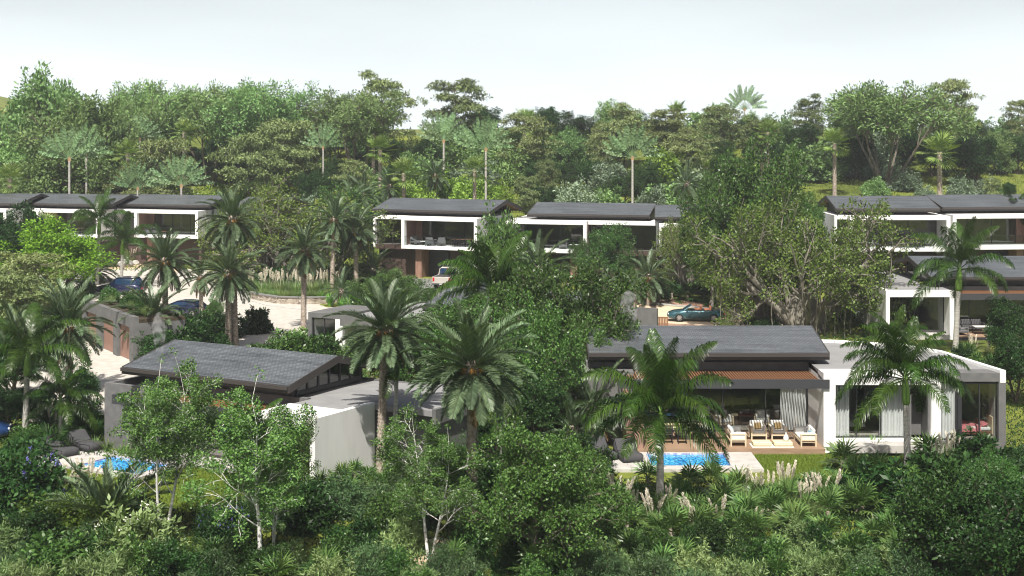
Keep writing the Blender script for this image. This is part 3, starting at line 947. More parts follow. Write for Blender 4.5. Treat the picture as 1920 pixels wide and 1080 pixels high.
def blades(name, n, h, spread, wd, mat, seed, curl=1.0, segs=3, base=.08):
    rng = np.random.default_rng(seed)
    az = rng.uniform(0, 6.28, n); ln = rng.uniform(.6, 1.1, n) * h; ls = rng.uniform(.1, 1, n) ** .7 * spread
    b = np.stack([np.cos(az), np.sin(az), np.zeros(n)], 1); sd = np.stack([-np.sin(az), np.cos(az), np.zeros(n)], 1) * wd * .5
    P0 = b * rng.uniform(0, base, n)[:, None]
    rows = []
    for s in range(segs + 1):
        t = s / segs
        C = P0 + b * (ls * t ** 1.6)[:, None] + np.array([0, 0, 1.]) * (ln * (t - .45 * curl * (ls / max(spread, .01)) * t * t))[:, None]
        w_ = (1 - t * .92)
        rows.append((C - sd * w_, C + sd * w_))
    V = np.stack([q for rw in rows for q in rw], 1).reshape(-1, 3)
    k = np.arange(n)[:, None] * (2 * (segs + 1))
    Q = np.concatenate([k + np.array([[2 * s, 2 * s + 1, 2 * s + 3, 2 * s + 2]]) for s in range(segs)])
    return mesh_np(name, V, Q, M[mat])
TUFT = [blades('blades', 420, .95, .75, .014, 'l_grass', 90 + k) for k in range(2)]
PAMP = [blades('blades', 300, 1.15, .85, .018, 'l_grass', 93 + k) for k in range(2)]
STRAP = [blades('blades', 44, .85, .55, .085, 'l_strap', 96 + k, .8, 4) for k in range(2)]
SPIKY = [blades('blades', 60, .6, .55, .06, 'l_drac', 99 + k, .5, 3) for k in range(2)]
def plume(seed):
    rng = np.random.default_rng(seed)
    n = 150
    t = rng.uniform(0, 1, n)
    z = 1.05 + .55 * t
    r = .042 * np.sin(np.pi * (0.12 + .86 * t)) ** .8
    az = rng.uniform(0, 6.28, n)
    bx = .10 * t ** 2
    C = np.stack([np.cos(az) * r * .5 + bx, np.sin(az) * r * .5, z], 1)
    D = np.stack([np.cos(az) * .5 + .2, np.sin(az) * .5, np.full(n, .9)], 1)
    V, Q = leafquads(C, D, nrm(rng.normal(0, 1, (n, 3))), rng.uniform(.07, .12, n), np.full(n, .022))
    m = MB().tube([(0, 0, 0), (0, 0, 1.1)], [.008, .006], 3, cap=False)
    return mesh_np('plume', np.concatenate([V, np.array([tuple(q) for q in m.v])]), np.concatenate([Q, np.array(m.f) + len(V)]), M['plume'])
PLUME = [plume(100 + k) for k in range(3)]

# trunks
def date_trunk(H, r, seed=0):
    """trunk covered in diamond leaf scars, each a raised plate"""
    rng = np.random.default_rng(seed)
    nk = 9; rh = .17
    rows = int(H / rh)
    m = MB()
    m.lathe([(r * 1.18, -.0), (r * .95, .5), (r * .90, H * .5), (r * .86, H)], 14)
    V = list(m.v); Q = [f for f in m.f if len(f) == 4]
    for j in range(rows):
        z = rh * (j + .5)
        rb = r * (1 + .30 * math.exp(-z / .35) - .10 * z / H)
        for k in range(nk):
            a = 6.2832 * (k + .5 * (j % 2)) / nk + rng.normal(0, .03)
            w_ = 6.2832 / nk * .46; h = rh * .92
            o = len(V)
            def P(da, dz, rr): return ((rb * rr) * math.cos(a + da), (rb * rr) * math.sin(a + da), z + dz)
            up = rng.uniform(1.10, 1.20)
            V += [P(-w_, 0, 1.0), P(0, -h, .93), P(w_, 0, 1.0), P(0, h * .55, up), P(0, h * .95, .9)]
            Q += [(o, o + 1, o + 2, o + 3), (o, o + 3, o + 2, o + 4)]
    return mesh_np('trunk', V, Q, M['palmbark'])
DATE_TRUNK = {h: date_trunk(h, .205, h) for h in (1, 4, 7)}
def royal_trunk(H, r):
    prof = []
    k = int(H / .16)
    for j in range(k + 1):
        z = H * j / k
        rr = r * (1.0 + .25 * math.exp(-z / .5) - .22 * z / H)
        prof += [(rr, z - .008), (rr * .965, z + .03), (rr * .975, z + .12)]
    return MB().lathe(prof[:-2], 14).mesh('trunk', M['royalbark'], True)
ROYAL_TRUNK = {h: royal_trunk(h, .155) for h in (3, 6)}
SHAFT = MB().lathe([(.125, 0), (.165, .12), (.17, .4), (.14, .8), (.10, 1.15), (.05, 1.4)], 14).mesh('crownshaft', M['shaft'], True)
def boss_mesh():
    rng = np.random.default_rng(5)
    n = 150
    az = rng.uniform(0, 6.28, n); z = rng.uniform(-.55, .35, n)
    r = .24 + .10 * np.sin(np.clip((z + .55) / .9, 0, 1) * 3.14)
    C = np.stack([np.cos(az) * r * .8, np.sin(az) * r * .8, z], 1)
    D = np.stack([np.cos(az) * .8, np.sin(az) * .8, np.full(n, .9)], 1)
    V, Q = leafquads(C, D, np.stack([np.cos(az), np.sin(az), np.zeros(n)], 1), rng.uniform(.16, .3, n), np.full(n, .10))
    m = MB().lathe([(.17, -.6), (.26, -.35), (.30, 0), (.22, .3), (.08, .5)], 12)
    return mesh_np('boss', np.concatenate([V, np.array(m.v)]), np.concatenate([Q, np.array([f for f in m.f if len(f) == 4]) + len(V)]), M['palmbark'])
BOSS = boss_mesh()
def stalks_mesh():
    rng = np.random.default_rng(6)
    n = 90
    t = rng.uniform(0, 1, n)
    C = np.stack([.30 + .16 * t + rng.normal(0, .03, n), rng.normal(0, .05, n) * (1 + t), .05 - .55 * t * t + rng.normal(0, .03, n)], 1)
    V, Q = leafquads(C, nrm(rng.normal(0, .4, (n, 3)) + np.array([.2, 0, -1])), nrm(rng.normal(0, 1, (n, 3))), rng.uniform(.10, .2, n), np.full(n, .035))
    return mesh_np('fruit_stalk', V, Q, M['fruit'])
STALK = stalks_mesh()

PALM_RNG = random.Random(77)
def crown_fronds(root, kind, n, zc, lo, hi, sc, name='frond', r0=.12, skew=1.0, seed=0):
    """fronds round the growing point, from upright to hanging"""
    rg = random.Random(seed)
    vs = FR[kind]
    for k in range(n):
        t = ((k + .5) / n) ** skew
        pitch = hi + (lo - hi) * t + rg.uniform(-6, 6)
        j = min(range(len(vs)), key=lambda q: abs(vs[q][0] - pitch))
        az = k * 2.39996 + rg.uniform(-.2, .2)
        s = sc * rg.uniform(.86, 1.08) * (0.86 if t < .12 else 1)
        rr = r0 * sc * (0.3 + .7 * t)
        place(name, vs[j][1], root, (math.cos(az) * rr, math.sin(az) * rr, zc - .22 * t * sc), (rg.uniform(-.12, .12), 0, az), s)

NPALM = [0]
def date_palm(x, y, z, ht, sc, label, n=46, group='date palms', lo=-52, stalk=True, name='date_palm', tr=1.0):
    """ht: height of the growing point above the ground"""
    NPALM[0] += 1
    t = thing(name, label, 'palm', (x, y, z), 0, group)
    if ht > .7:
        h0 = 1 if ht < 2.2 else (4 if ht < 5.2 else 7)
        place('trunk', DATE_TRUNK[h0], t, (0, 0, -.1), (0, 0, NPALM[0]), (sc * tr, sc * tr, (ht - .25 * sc + .1) / h0))
        place('boss', BOSS, t, (0, 0, ht - .15 * sc), (0, 0, NPALM[0] * 2), sc * tr)
        if stalk:
            for k in range(5):
                place('fruit_stalk', STALK, t, (0, 0, ht - .02), (0, 0, NPALM[0] + k * 1.3), sc)
    tl = random.Random(NPALM[0] * 7)
    t.rotation_euler = (tl.uniform(-.035, .035), tl.uniform(-.05, .05), tl.uniform(0, 6))
    if ht > .7:
        crown_fronds(t, 'dead', tl.randint(3, 8), ht - .2, -68, -46, sc, seed=NPALM[0] + 900)
    crown_fronds(t, 'date', n, ht + .05, lo if ht > .7 else 5, 86, sc, seed=NPALM[0], skew=.85)
    return t

def royal_palm(x, y, z, ht, sc, label, n=15, group='smooth trunked palms', lo=-8):
    """ht: height where the crownshaft ends"""
    NPALM[0] += 1
    t = thing('royal_palm', label, 'palm', (x, y, z), 0, group)
    tb = max(ht - 1.25 * sc, .3)
    tl = random.Random(NPALM[0] * 5)
    t.rotation_euler = (tl.uniform(-.03, .03), tl.uniform(-.04, .04), tl.uniform(0, 6))
    h0 = 3 if tb < 4 else 6
    place('trunk', ROYAL_TRUNK[h0], t, (0, 0, -.1), (0, 0, NPALM[0]), (sc, sc, (tb + .1) / h0))
    place('crownshaft', SHAFT, t, (0, 0, tb - .02), None, sc)
    crown_fronds(t, 'royal', n, ht - .05, lo, 84, sc, r0=.06, seed=NPALM[0] + 200)
    return t

def fan_palm(x, y, z, ht, sc, label, n=24, kind='fan', group='shaggy fan palms', name='fan_palm', tr=.9, cat='palm'):
    NPALM[0] += 1
    t = thing(name, label, cat, (x, y, z), 0, group)
    if ht > .4:
        h0 = 1 if ht < 2.2 else (4 if ht < 5.2 else 7)
        place('trunk', DATE_TRUNK[h0], t, (0, 0, -.1), (0, 0, NPALM[0]), (sc * tr, sc * tr, (ht + .1) / h0))
    crown_fronds(t, kind, n, ht, -42 if ht > .4 else 5, 84, sc, r0=.08, seed=NPALM[0] + 400)
    return t

def traveller(x, y, z, ht, sc, label, n=15, rz=0.0, group='traveller palms with flat fans'):
    NPALM[0] += 1
    t = thing('traveller_palm', label, 'palm', (x, y, z), rz, group)
    if ht > .3:
        place('trunk', ROYAL_TRUNK[6 if ht > 4 else 3], t, (0, 0, -.1), None, (sc * .9, sc * .9, (ht + .1) / (6 if ht > 4 else 3)))
    place('leaf_base', LEAFBASE, t, (0, 0, ht - .1), None, sc)
    rg = random.Random(NPALM[0])
    for k in range(n):
        a = (k + .5) / n * 2 - 1
        place('leaf', FR['paddle'][k % 3][1], t, (a * .16 * sc, (k % 2) * .05, ht + .45 * sc * (1 - .6 * abs(a))), (rg.uniform(-.12, .12), a * R(82), rg.uniform(-.15, .15)), sc * rg.uniform(.9, 1.05))
    return t
LEAFBASE = MB().prism_y([(-.12, 0), (.12, 0), (.17, .3), (.08, .5), (-.08, .5), (-.17, .3)], -.05, .05).mesh('leaf_base', plain('orange_leaf_base', (.30, .20, .10), .7))

VARI = {}
def plant(kind, x, y, h, name, label, cat, group=None, wide=1.0, z=None, rz=None, var=None):
    """a tree or shrub H metres tall standing on the terrain"""
    pr = PROTO[kind]
    k = VARI.get(kind, 0); VARI[kind] = k + 1
    p = pr[(k if var is None else var) % len(pr)]
    s = h / p['h']
    if z is None: z = gz(x, y)
    if rz is None: rz = k * 2.4 + .7
    t = thing(name, label, cat, (x, y, z), rz, group, (s * wide, s * wide, s))
    if p['trunk']:
        place('stem' if 'tree' not in name and name != 'birch' else 'trunk', p['trunk'], t)
    place('crown' if ('tree' in name or name == 'birch') else 'foliage', p['crown'], t)
    if 'flowers' in p:
        for i, c in enumerate(p['fpos']):
            place('flower_head', p['flowers'][i % len(p['flowers'])], t, tuple(c), (0, 0, i))
    return t

def grass_clump(x, y, h, label, cat='grass clump', group='feathery grass clumps', kind='tuft', plumes=0, name='grass_clump', z=None, lean=.3):
    ms = dict(tuft=TUFT, pampas=PAMP, strap=STRAP, spiky=SPIKY)[kind]
    k = VARI.get(kind, 0); VARI[kind] = k + 1
    h0 = dict(tuft=.95, pampas=1.15, strap=.85, spiky=.6)[kind]
    s = h / h0
    t = thing(name, label, cat, (x, y, gz(x, y) if z is None else z), k * 1.7, group, s)
    place('blades', ms[k % len(ms)], t)
    rg = random.Random(k + 5)
    for i in range(plumes):
        az = rg.uniform(0, 6.28)
        place('plume', PLUME[i % 3], t, (math.cos(az) * .08, math.sin(az) * .08, 0), (rg.uniform(-lean, lean), rg.uniform(-lean, lean), az), rg.uniform(.8, 1.05))
    return t
# ------------------------------------------------------------------ terrain
def terrain():
    xs = np.concatenate([np.linspace(-700, -320, 14), np.linspace(-300, -90, 30), np.arange(-88, 88.1, 2.0), np.linspace(90, 300, 20), np.linspace(320, 700, 14)])
    ys = np.concatenate([np.linspace(-60, 36, 9), np.arange(38, 290, 2.0), np.linspace(292, 900, 60)])
    V = np.array([(x, y, gz(x, y)) for y in ys for x in xs])
    n = len(xs)
    Q = np.array([(j * n + i, j * n + i + 1, (j + 1) * n + i + 1, (j + 1) * n + i) for j in range(len(ys) - 1) for i in range(n - 1)])
    o = place('terrain', mesh_np('terrain', V, Q, M['ground'], True))
    tag(o, kind='structure')
terrain()

def patch(name, c, mat, off=.02, n=24):
    """a sheet between four ground corners (x, y), lying on the terrain"""
    c = [Vector((p[0], p[1])) for p in c]
    vs = []
    for j in range(n + 1):
        for i in range(n + 1):
            a, b = i / n, j / n
            p = (c[0] * (1 - a) + c[1] * a) * (1 - b) + (c[3] * (1 - a) + c[2] * a) * b
            vs.append((p.x, p.y, gz(p.x, p.y) + off))
    fs = [(j * (n + 1) + i, j * (n + 1) + i + 1, (j + 1) * (n + 1) + i + 1, (j + 1) * (n + 1) + i) for j in range(n) for i in range(n)]
    return tag(MB().add(vs, fs).build(name, M[mat]), kind='structure')

def sheet(name, poly, mat, z=.02):
    n = len(poly)
    return tag(MB().prism(poly, z - .015, z).build(name, M[mat]), kind='structure')

def kerb(pts, w=.16, h=.12, name='kerb', mat='concrete', z0=None):
    mb = MB()
    for (x0, y0), (x1, y1) in zip(pts, pts[1:]):
        d = Vector((x1 - x0, y1 - y0)); L = d.length; d /= L; nn = Vector((-d.y, d.x)) * w * .5
        k = max(1, int(L / 1.0))
        for i in range(k):
            a = Vector((x0, y0)) + d * (L * i / k + .01); b = Vector((x0, y0)) + d * (L * (i + 1) / k - .01)
            za = (gz(a.x, a.y) if z0 is None else z0) - .05
            mb.prism([tuple(a - nn), tuple(b - nn), tuple(b + nn), tuple(a + nn)], za, za + h + .05)
    o = mb.build(name, M[mat])
    return tag(o, kind='structure')

# ------------------------------------------------------------------ roads and paving
sheet('paved_court', [gp(-60, 640), gp(-60, 520), gp(150, 503), gp(300, 500), gp(440, 512), gp(475, 558), gp(640, 566), gp(720, 572), gp(700, 690), gp(500, 690), gp(260, 720), gp(200, 780), gp(60, 800)], 'paving', .022)
sheet('gravel_bed', [gp(196, 506, 0), gp(215, 494, 0), gp(300, 492, 0), gp(335, 505, 0), gp(330, 514, 0), gp(290, 502.5, 0)], 'sand', .034)
patch('driveway', [gp(760, 610), gp(905, 610), gp(905, 527, 1), gp(775, 522, 1)], 'asphalt', .03)
patch('driveway_apron', [gp(700, 640), gp(920, 640), gp(905, 575), gp(765, 575)], 'concrete', .045)
patch('road', [gp(1120, 612), gp(1480, 640), gp(1480, 592), gp(1120, 566)], 'road', .02)
patch('brick_path', [gp(1120, 564), gp(1420, 586), gp(1420, 579), gp(1120, 557)], 'brickpath', .03)
patch('brick_edge', [gp(1180, 609), gp(1480, 630), gp(1480, 622), gp(1180, 602)], 'brickpath', .032)
patch('pavement', [gp(1180, 625), gp(1480, 646), gp(1480, 632), gp(1180, 611)], 'concrete', .05)
kerb([gp(1120, 566), gp(1260, 575), gp(1420, 587)], .35, .12)
kerb([gp(395, 560), gp(470, 564), gp(505, 574), gp(565, 581), gp(640, 590)], .4, .08)
patch('lawn', [gp(1690, 668), gp(1990, 668), gp(1990, 650), gp(1690, 650)], 'lawn', .03)
patch('side_lawn', [gp(1300, 648), gp(1660, 662), gp(1640, 625), gp(1300, 612)], 'lawn', .028)

# ------------------------------------------------------------------ building pieces
def roof_z(y, y0, ym, y1, ze, zr):
    return ze + (zr - ze) * ((y - y0) / (ym - y0) if y <= ym else (y1 - y) / (y1 - ym))

def gable_roof(root, x0, x1, y0, ym, y1, ze, zr, zb, glass_end=1, inset=.7, wall_in=1.3, panes=5, both=False, rear_wall=True):
    """shingled gable roof over a dark clerestory; a glazed gable at one end (+1 = at x1)"""
    T = .10
    rf = MB().prism_x([(y0, ze), (ym, zr), (y1, ze), (y1, ze + T), (ym, zr + T), (y0, ze + T)], x0, x1).build('roof', M['shingle'], root)
    # lay the shingle pattern on the slopes, not flat: separate slope meshes keep their own axes
    s = .14
    MB().prism_x([(y0 + .08, ze - s), (ym, zr - s), (y1 - .08, ze - s), (y1 - .08, ze - .004), (ym, zr - .004), (y0 + .08, ze - .004)], x0 + .06, x1 - .06).build('soffit', M['soffit'], root)
    for yy, sg in ((y0, -1), (y1, 1)):
        MB().box(x0 - .03, x1 + .03, yy, yy + sg * .05, ze - .26, ze + T - .012).build('fascia', M['trim'], root)
        MB().box(x0 - .01, x1 + .01, yy + sg * .05, yy + sg * .16, ze - .10, ze + T - .03).build('gutter', M['trim'], root)
    for xx, sg in ((x0, -1), (x1, 1)):
        MB().prism_x([(y0, ze - .26), (ym, zr - .26), (y1, ze - .26), (y1, ze + T + .015), (ym, zr + T + .015), (y0, ze + T + .015)], xx, xx + sg * .06).build('bargeboard', M['trim'], root)
    wy0, wy1 = y0 + wall_in, y1 - wall_in
    MB().box(x0 + inset, x1 - inset, wy0, wy0 + .2, zb, roof_z(wy0, y0, ym, y1, ze, zr) - s - .01).build('clerestory_wall', M['dark'], root)
    MB().box(x0 + inset, x1 - inset, wy1 - .2, wy1, zb, roof_z(wy1, y0, ym, y1, ze, zr) - s - .01).build('clerestory_wall', M['dark'], root)
    ends = [x1 - inset if glass_end > 0 else x0 + inset]
    other = x0 + inset if glass_end > 0 else x1 - inset
    if both: ends.append(other)
    else:
        yy = [wy0 + .2, ym, wy1 - .2]
        MB().prism_x([(wy0 + .2, zb), (wy1 - .2, zb)] + [(q, roof_z(q, y0, ym, y1, ze, zr) - s - .01) for q in (wy1 - .2, ym, wy0 + .2)], other, other + .15).build('end_wall', M['dark'], root)
    for xe in ends:
        xi = xe - 2.2 if xe > (x0 + x1) / 2 else xe + 2.2
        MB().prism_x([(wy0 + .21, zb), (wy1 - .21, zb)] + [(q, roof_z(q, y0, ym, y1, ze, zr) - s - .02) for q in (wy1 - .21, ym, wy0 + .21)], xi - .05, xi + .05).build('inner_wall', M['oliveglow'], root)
        MB().box(xe - .06, xe + .06, wy0 + .2, wy1 - .2, zb, zb + .22).build('sill', M['dark'], root)
        for i in range(panes):
            ya = wy0 + .2 + (wy1 - wy0 - .4) * i / panes
            yb = wy0 + .2 + (wy1 - wy0 - .4) * (i + 1) / panes
            pts = [(ya + .05, zb + .22), (yb - .05, zb + .22)]
            tops = [yb - .05] + ([ym] if ya + .06 < ym < yb - .06 else []) + [ya + .05]
            pts += [(q, roof_z(q, y0, ym, y1, ze, zr) - s - .05) for q in tops]
            if min(p[1] for p in pts[2:]) > zb + .28:
                MB().prism_x(pts, xe - .01, xe + .01).build('pane', M['glass'], root)
            for q in ((ya,) if i else (ya + .05,)) + ((yb - .05,) if i == panes - 1 else ()):
                zt = roof_z(q, y0, ym, y1, ze, zr) - s - .01
                if zt > zb + .3:
                    MB().box(xe - .05, xe + .05, q - .05, q + .05, zb + .22, zt - .02).build('mullion', M['dark'], root)
    return rf

def glazing(root, x0, x1, y, z0, z1, n, fr=.06, name='window', lab=None):
    """framed panes in the x-z plane at y"""
    f = MB()
    f.box(x0, x1, y - .04, y + .04, z0, z0 + fr).box(x0, x1, y - .04, y + .04, z1 - fr, z1)
    fo = f.build('window_frame', M['dark'], root)
    for i in range(n + 1):
        x = x0 + (x1 - x0) * i / n
        x = min(max(x, x0 + fr * .5), x1 - fr * .5)
        MB().box(x - fr * .5, x + fr * .5, y - .038, y + .038, z0 + fr, z1 - fr).build('mullion', M['dark'], fo)
    for i in range(n):
        a = x0 + (x1 - x0) * i / n + fr * .5; b = x0 + (x1 - x0) * (i + 1) / n - fr * .5
        MB().box(a, b, y - .008, y + .008, z0 + fr, z1 - fr).build('pane', M['glass'], fo)
    return fo

def glazing_x(root, y0, y1, x, z0, z1, n, fr=.06):
    fo = MB().box(x - .04, x + .04, y0, y1, z0, z0 + fr).box(x - .04, x + .04, y0, y1, z1 - fr, z1).build('window_frame', M['dark'], root)
    for i in range(n + 1):
        y = min(max(y0 + (y1 - y0) * i / n, y0 + fr * .5), y1 - fr * .5)
        MB().box(x - .038, x + .038, y - fr * .5, y + fr * .5, z0 + fr, z1 - fr).build('mullion', M['dark'], fo)
    for i in range(n):
        a = y0 + (y1 - y0) * i / n + fr * .5; b = y0 + (y1 - y0) * (i + 1) / n - fr * .5
        MB().box(x - .008, x + .008, a, b, z0 + fr, z1 - fr).build('pane', M['glass'], fo)
    return fo

def slats(root, x0, x1, y0, y1, z0, z1, pitch, wd, mat='pergola', along='y', name='slat'):
    n = int(round((x1 - x0) / pitch)) if along == 'y' else int(round((y1 - y0) / pitch))
    if along == 'y':
        me = MB().box(-wd / 2, wd / 2, y0, y1, z0, z1).mesh(name, M[mat])
        for i in range(n):
            place(name, me, root, (x0 + (i + .5) * (x1 - x0) / n, 0, 0))
    else:
        me = MB().box(x0, x1, -wd / 2, wd / 2, z0, z1).mesh(name, M[mat])
        for i in range(n):
            place(name, me, root, (0, y0 + (i + .5) * (y1 - y0) / n, 0))

def boards(root, x0, x1, y0, y1, z0, z1, wd, mat='deckwood', name='board'):
    n = max(1, int(round((y1 - y0) / wd)))
    w_ = (y1 - y0) / n
    me = MB().box(x0, x1, -w_ / 2 + .004, w_ / 2 - .004, z0, z1).mesh(name, M[mat])
    for i in range(n):
        place(name, me, root, (0, y0 + (i + .5) * w_, 0))

def curtain(root, x0, x1, y, z0, z1, waves=6, amp=.06, name='curtain'):
    n = waves * 8
    vs, fs = [], []
    for i in range(n + 1):
        t = i / n
        x = x0 + (x1 - x0) * t
        d = amp * math.sin(t * waves * 6.283) + amp * .4 * math.sin(t * waves * 3.1 + 1)
        vs += [(x, y + d * .7, z1), (x, y + d, z0)]
    for i in range(n):
        fs.append((2 * i, 2 * i + 1, 2 * i + 3, 2 * i + 2))
    return MB().add(vs, fs).build(name, M['curtain'], root, True)

# ------------------------------------------------------------------ furniture
FURN = {}
def cushion(mb, x0, x1, y0, y1, z0, z1, b=.05):
    return mb.bbox(x0, x1, y0, y1, z0, z1, b)
FM = dict(frame=plain('pale_timber_frame', (.62, .52, .36), .6), cloth=noise_mat('off_white_cloth', (.60, .60, .58), (.68, .68, .66), 30, .9, .2, 200),
          greycloth=noise_mat('grey_cloth', (.13, .13, .135), (.18, .18, .185), 20, .95, .3, 150), darkcloth=noise_mat('charcoal_cloth', (.052, .052, .056), (.075, .075, .08), 20, .95, .35, 150),
          bluecloth=plain('pale_blue_cloth', (.25, .36, .42), .9), tan=plain('mustard_cloth', (.30, .21, .09), .9), olivecloth=plain('olive_cloth', (.10, .10, .065), .9),
          stripe=stripe_mat('black_white_stripe', (.02, .02, .02), (.75, .74, .70), .13), top=plain('pale_yellow_table_top', (.74, .66, .42), .5),
          black=plain('black_metal', (.012, .012, .014), .4), rug=noise_mat('cream_rug', (.60, .58, .52), (.68, .66, .60), 12, .95, .3, 80), vase=plain('white_glaze', (.78, .82, .84), .25),
          pink=noise_mat('pink_bedding', (.44, .135, .15), (.54, .19, .20), 5, .9, .8, 4), whitebed=noise_mat('white_bedding', (.62, .61, .58), (.74, .73, .70), 4, .9, .8, 4),
          wood=noise_mat('brown_timber', (.13, .065, .035), (.20, .105, .06), 4, .5, stretch=(6, 1, 1)), tabletop=plain('white_table_top', (.70, .70, .68), .4), orange=plain('rust_orange', (.40, .10, .03), .6))

def sofa(label, loc, rz, w=1.7, d=.8, arm_mat='frame', seat_mat='cloth', pillow=('bluecloth', 'greycloth'), group=None, name='garden_sofa', cat='sofa', nseat=2, slat_back=True):
    t = thing(name, label, cat, loc, rz, group)
    h = w / 2
    f = MB()
    for sx in (-1, 1):
        for sy in (-d / 2, d / 2 - .07):
            MB().box(sx * h - (.07 if sx > 0 else 0), sx * h + (0 if sx > 0 else .07), sy, sy + .07, 0, .58).build('leg', FM[arm_mat], t)
        MB().bbox(sx * h - (.10 if sx > 0 else -.0), sx * h + (.0 if sx > 0 else .10), -d / 2 - .01, d / 2 + .01, .58, .64, .01).build('armrest', FM[arm_mat], t)
        MB().box(sx * h - (.05 if sx > 0 else -.02), sx * h + (-.02 if sx > 0 else .05), -d / 2 + .07, d / 2 - .07, .30, .36).build('side_rail', FM[arm_mat], t)
    MB().box(-h + .07, h - .07, -d / 2, d / 2, .20, .28).build('seat_frame', FM[arm_mat], t)
    MB().box(-h + .07, h - .07, d / 2 - .06, d / 2 - .01, .5, .62).build('back_rail', FM[arm_mat], t)
    if seat_mat == 'cloth':
        for sx in (-1, 1):
            MB().bbox(sx * h - (.17 if sx > 0 else -.03), sx * h - (.03 if sx > 0 else -.17), -d / 2 + .0, d / 2 - .02, .30, .70, .06).build('arm_cushion', FM['cloth'], t)
    w1 = (w - .18) / nseat
    for i in range(nseat):
        x = -h + .09 + i * w1
        MB().bbox(x + .01, x + w1 - .01, -d / 2 + .02, d / 2 - .1, .285, .44, .05).build('seat_cushion', FM[seat_mat], t)
        mb = MB(); mb.bbox(-w1 / 2 + .01, w1 / 2 - .01, -.08, .08, 0, .44, .06)
        mb.build('back_cushion', FM[seat_mat], t, loc=(x + w1 / 2, d / 2 - .16, .43)).rotation_euler.x = -.18
    for i, p in enumerate(pillow or ()):
        mb = MB(); mb.bbox(-.2, .2, -.06, .06, 0, .34, .055)
        o = mb.build('pillow', FM[p], t, loc=((-1) ** i * (h - .38), d / 2 - .32, .45)); o.rotation_euler = (-.35, 0, .2 * (-1) ** i)
    return t

def armchair(label, loc, rz, seat='cloth', frame='frame', pil='tan', back='stripe', group=None, cat='armchair', name='armchair', w=.82, d=.8):
    t = sofa(label, loc, rz, w, d, frame, seat, (pil,) if pil else (), group, name, cat, 1)
    if back:
        MB().bbox(-w / 2 + .06, w / 2 - .06, d / 2 - .03, d / 2 + .04, .3, .86, .03).build('backrest', FM[back], t)
    return t

def dining_chair(label, loc, rz, mat='black', group='dining chairs', cat='chair', name='dining_chair', h=.88):
    key = ('chair', mat)
    if key not in FURN:
        FURN[key] = (MB().box(-.018, .018, -.018, .018, 0, .45).mesh('leg', FM[mat]), MB().bbox(-.23, .23, -.23, .23, .43, .48, .015).mesh('seat', FM[mat]),
                     MB().box(-.23, -.19, .19, .23, .48, h).box(.19, .23, .19, .23, .48, h).box(-.19, .19, .2, .22, h - .06, h).box(-.19, .19, .2, .22, h - .19, h - .14).box(-.19, .19, .2, .22, h - .3, h - .26).mesh('backrest', FM[mat]))
    t = thing(name, label, cat, loc, rz, group)
    for sx in (-.2, .2):
        for sy in (-.2, .2):
            place('leg', FURN[key][0], t, (sx, sy, 0))
    place('seat', FURN[key][1], t); place('backrest', FURN[key][2], t)
    return t

def table(label, loc, rz, w, d, h, top='wood', leg='black', cat='table', name='dining_table', group=None, th=.05):
    t = thing(name, label, cat, loc, rz, group)
    MB().bbox(-w / 2, w / 2, -d / 2, d / 2, h - th, h, .01).build('table_top', FM[top], t)
    for sx in (-1, 1):
        for sy in (-1, 1):
            MB().box(sx * (w / 2 - .08) - .03, sx * (w / 2 - .08) + .03, sy * (d / 2 - .08) - .03, sy * (d / 2 - .08) + .03, 0, h - th).build('leg', FM[leg], t)
    return t

def lounger(label, loc, rz, group='bean bag sun loungers beside the pools'):
    """soft low lounger: a long padded seat that sweeps up into a back (back end at -x)"""
    t = thing('sun_lounger', label, 'sun lounger', loc, rz, group)
    prof = [(-.95, .02), (.85, .02), (.92, .12), (.90, .34), (.55, .37), (.15, .33), (-.15, .36), (-.36, .52), (-.62, .80), (-.74, .84), (-.82, .78), (-.92, .40), (-.97, .16)]
    n = len(prof); ws = (-.50, -.46, -.3, 0, .3, .46, .50)
    vs, fs = [], []
    for k, y in enumerate(ws):
        s = .93 if abs(y) > .49 else 1.0
        for (x, z) in prof:
            zz = .02 + (z - .02) * s + (.025 * (1 - (y / .5) ** 2) if z > .1 else 0)
            vs.append((x * (0.97 if s < 1 else 1), y, zz))
    for k in range(len(ws) - 1):
        for i in range(n):
            fs.append((k * n + i, k * n + (i + 1) % n, (k + 1) * n + (i + 1) % n, (k + 1) * n + i))
    fs.append(tuple(range(n))[::-1]); fs.append(tuple((len(ws) - 1) * n + i for i in range(n)))
    MB().add(vs, fs).build('cushion', FM['darkcloth'], t, True)
    for y in (-.49, .49):
        MB().tube([(x * .985, y, .03 + (z - .02) * .97) for x, z in prof[2:]], .014, 4).build('piping', FM['black'], t)
    MB().tube([(-.16, y, .385) for y in (-.48, -.2, .2, .48)], .012, 4).build('seam', FM['black'], t)
    return t

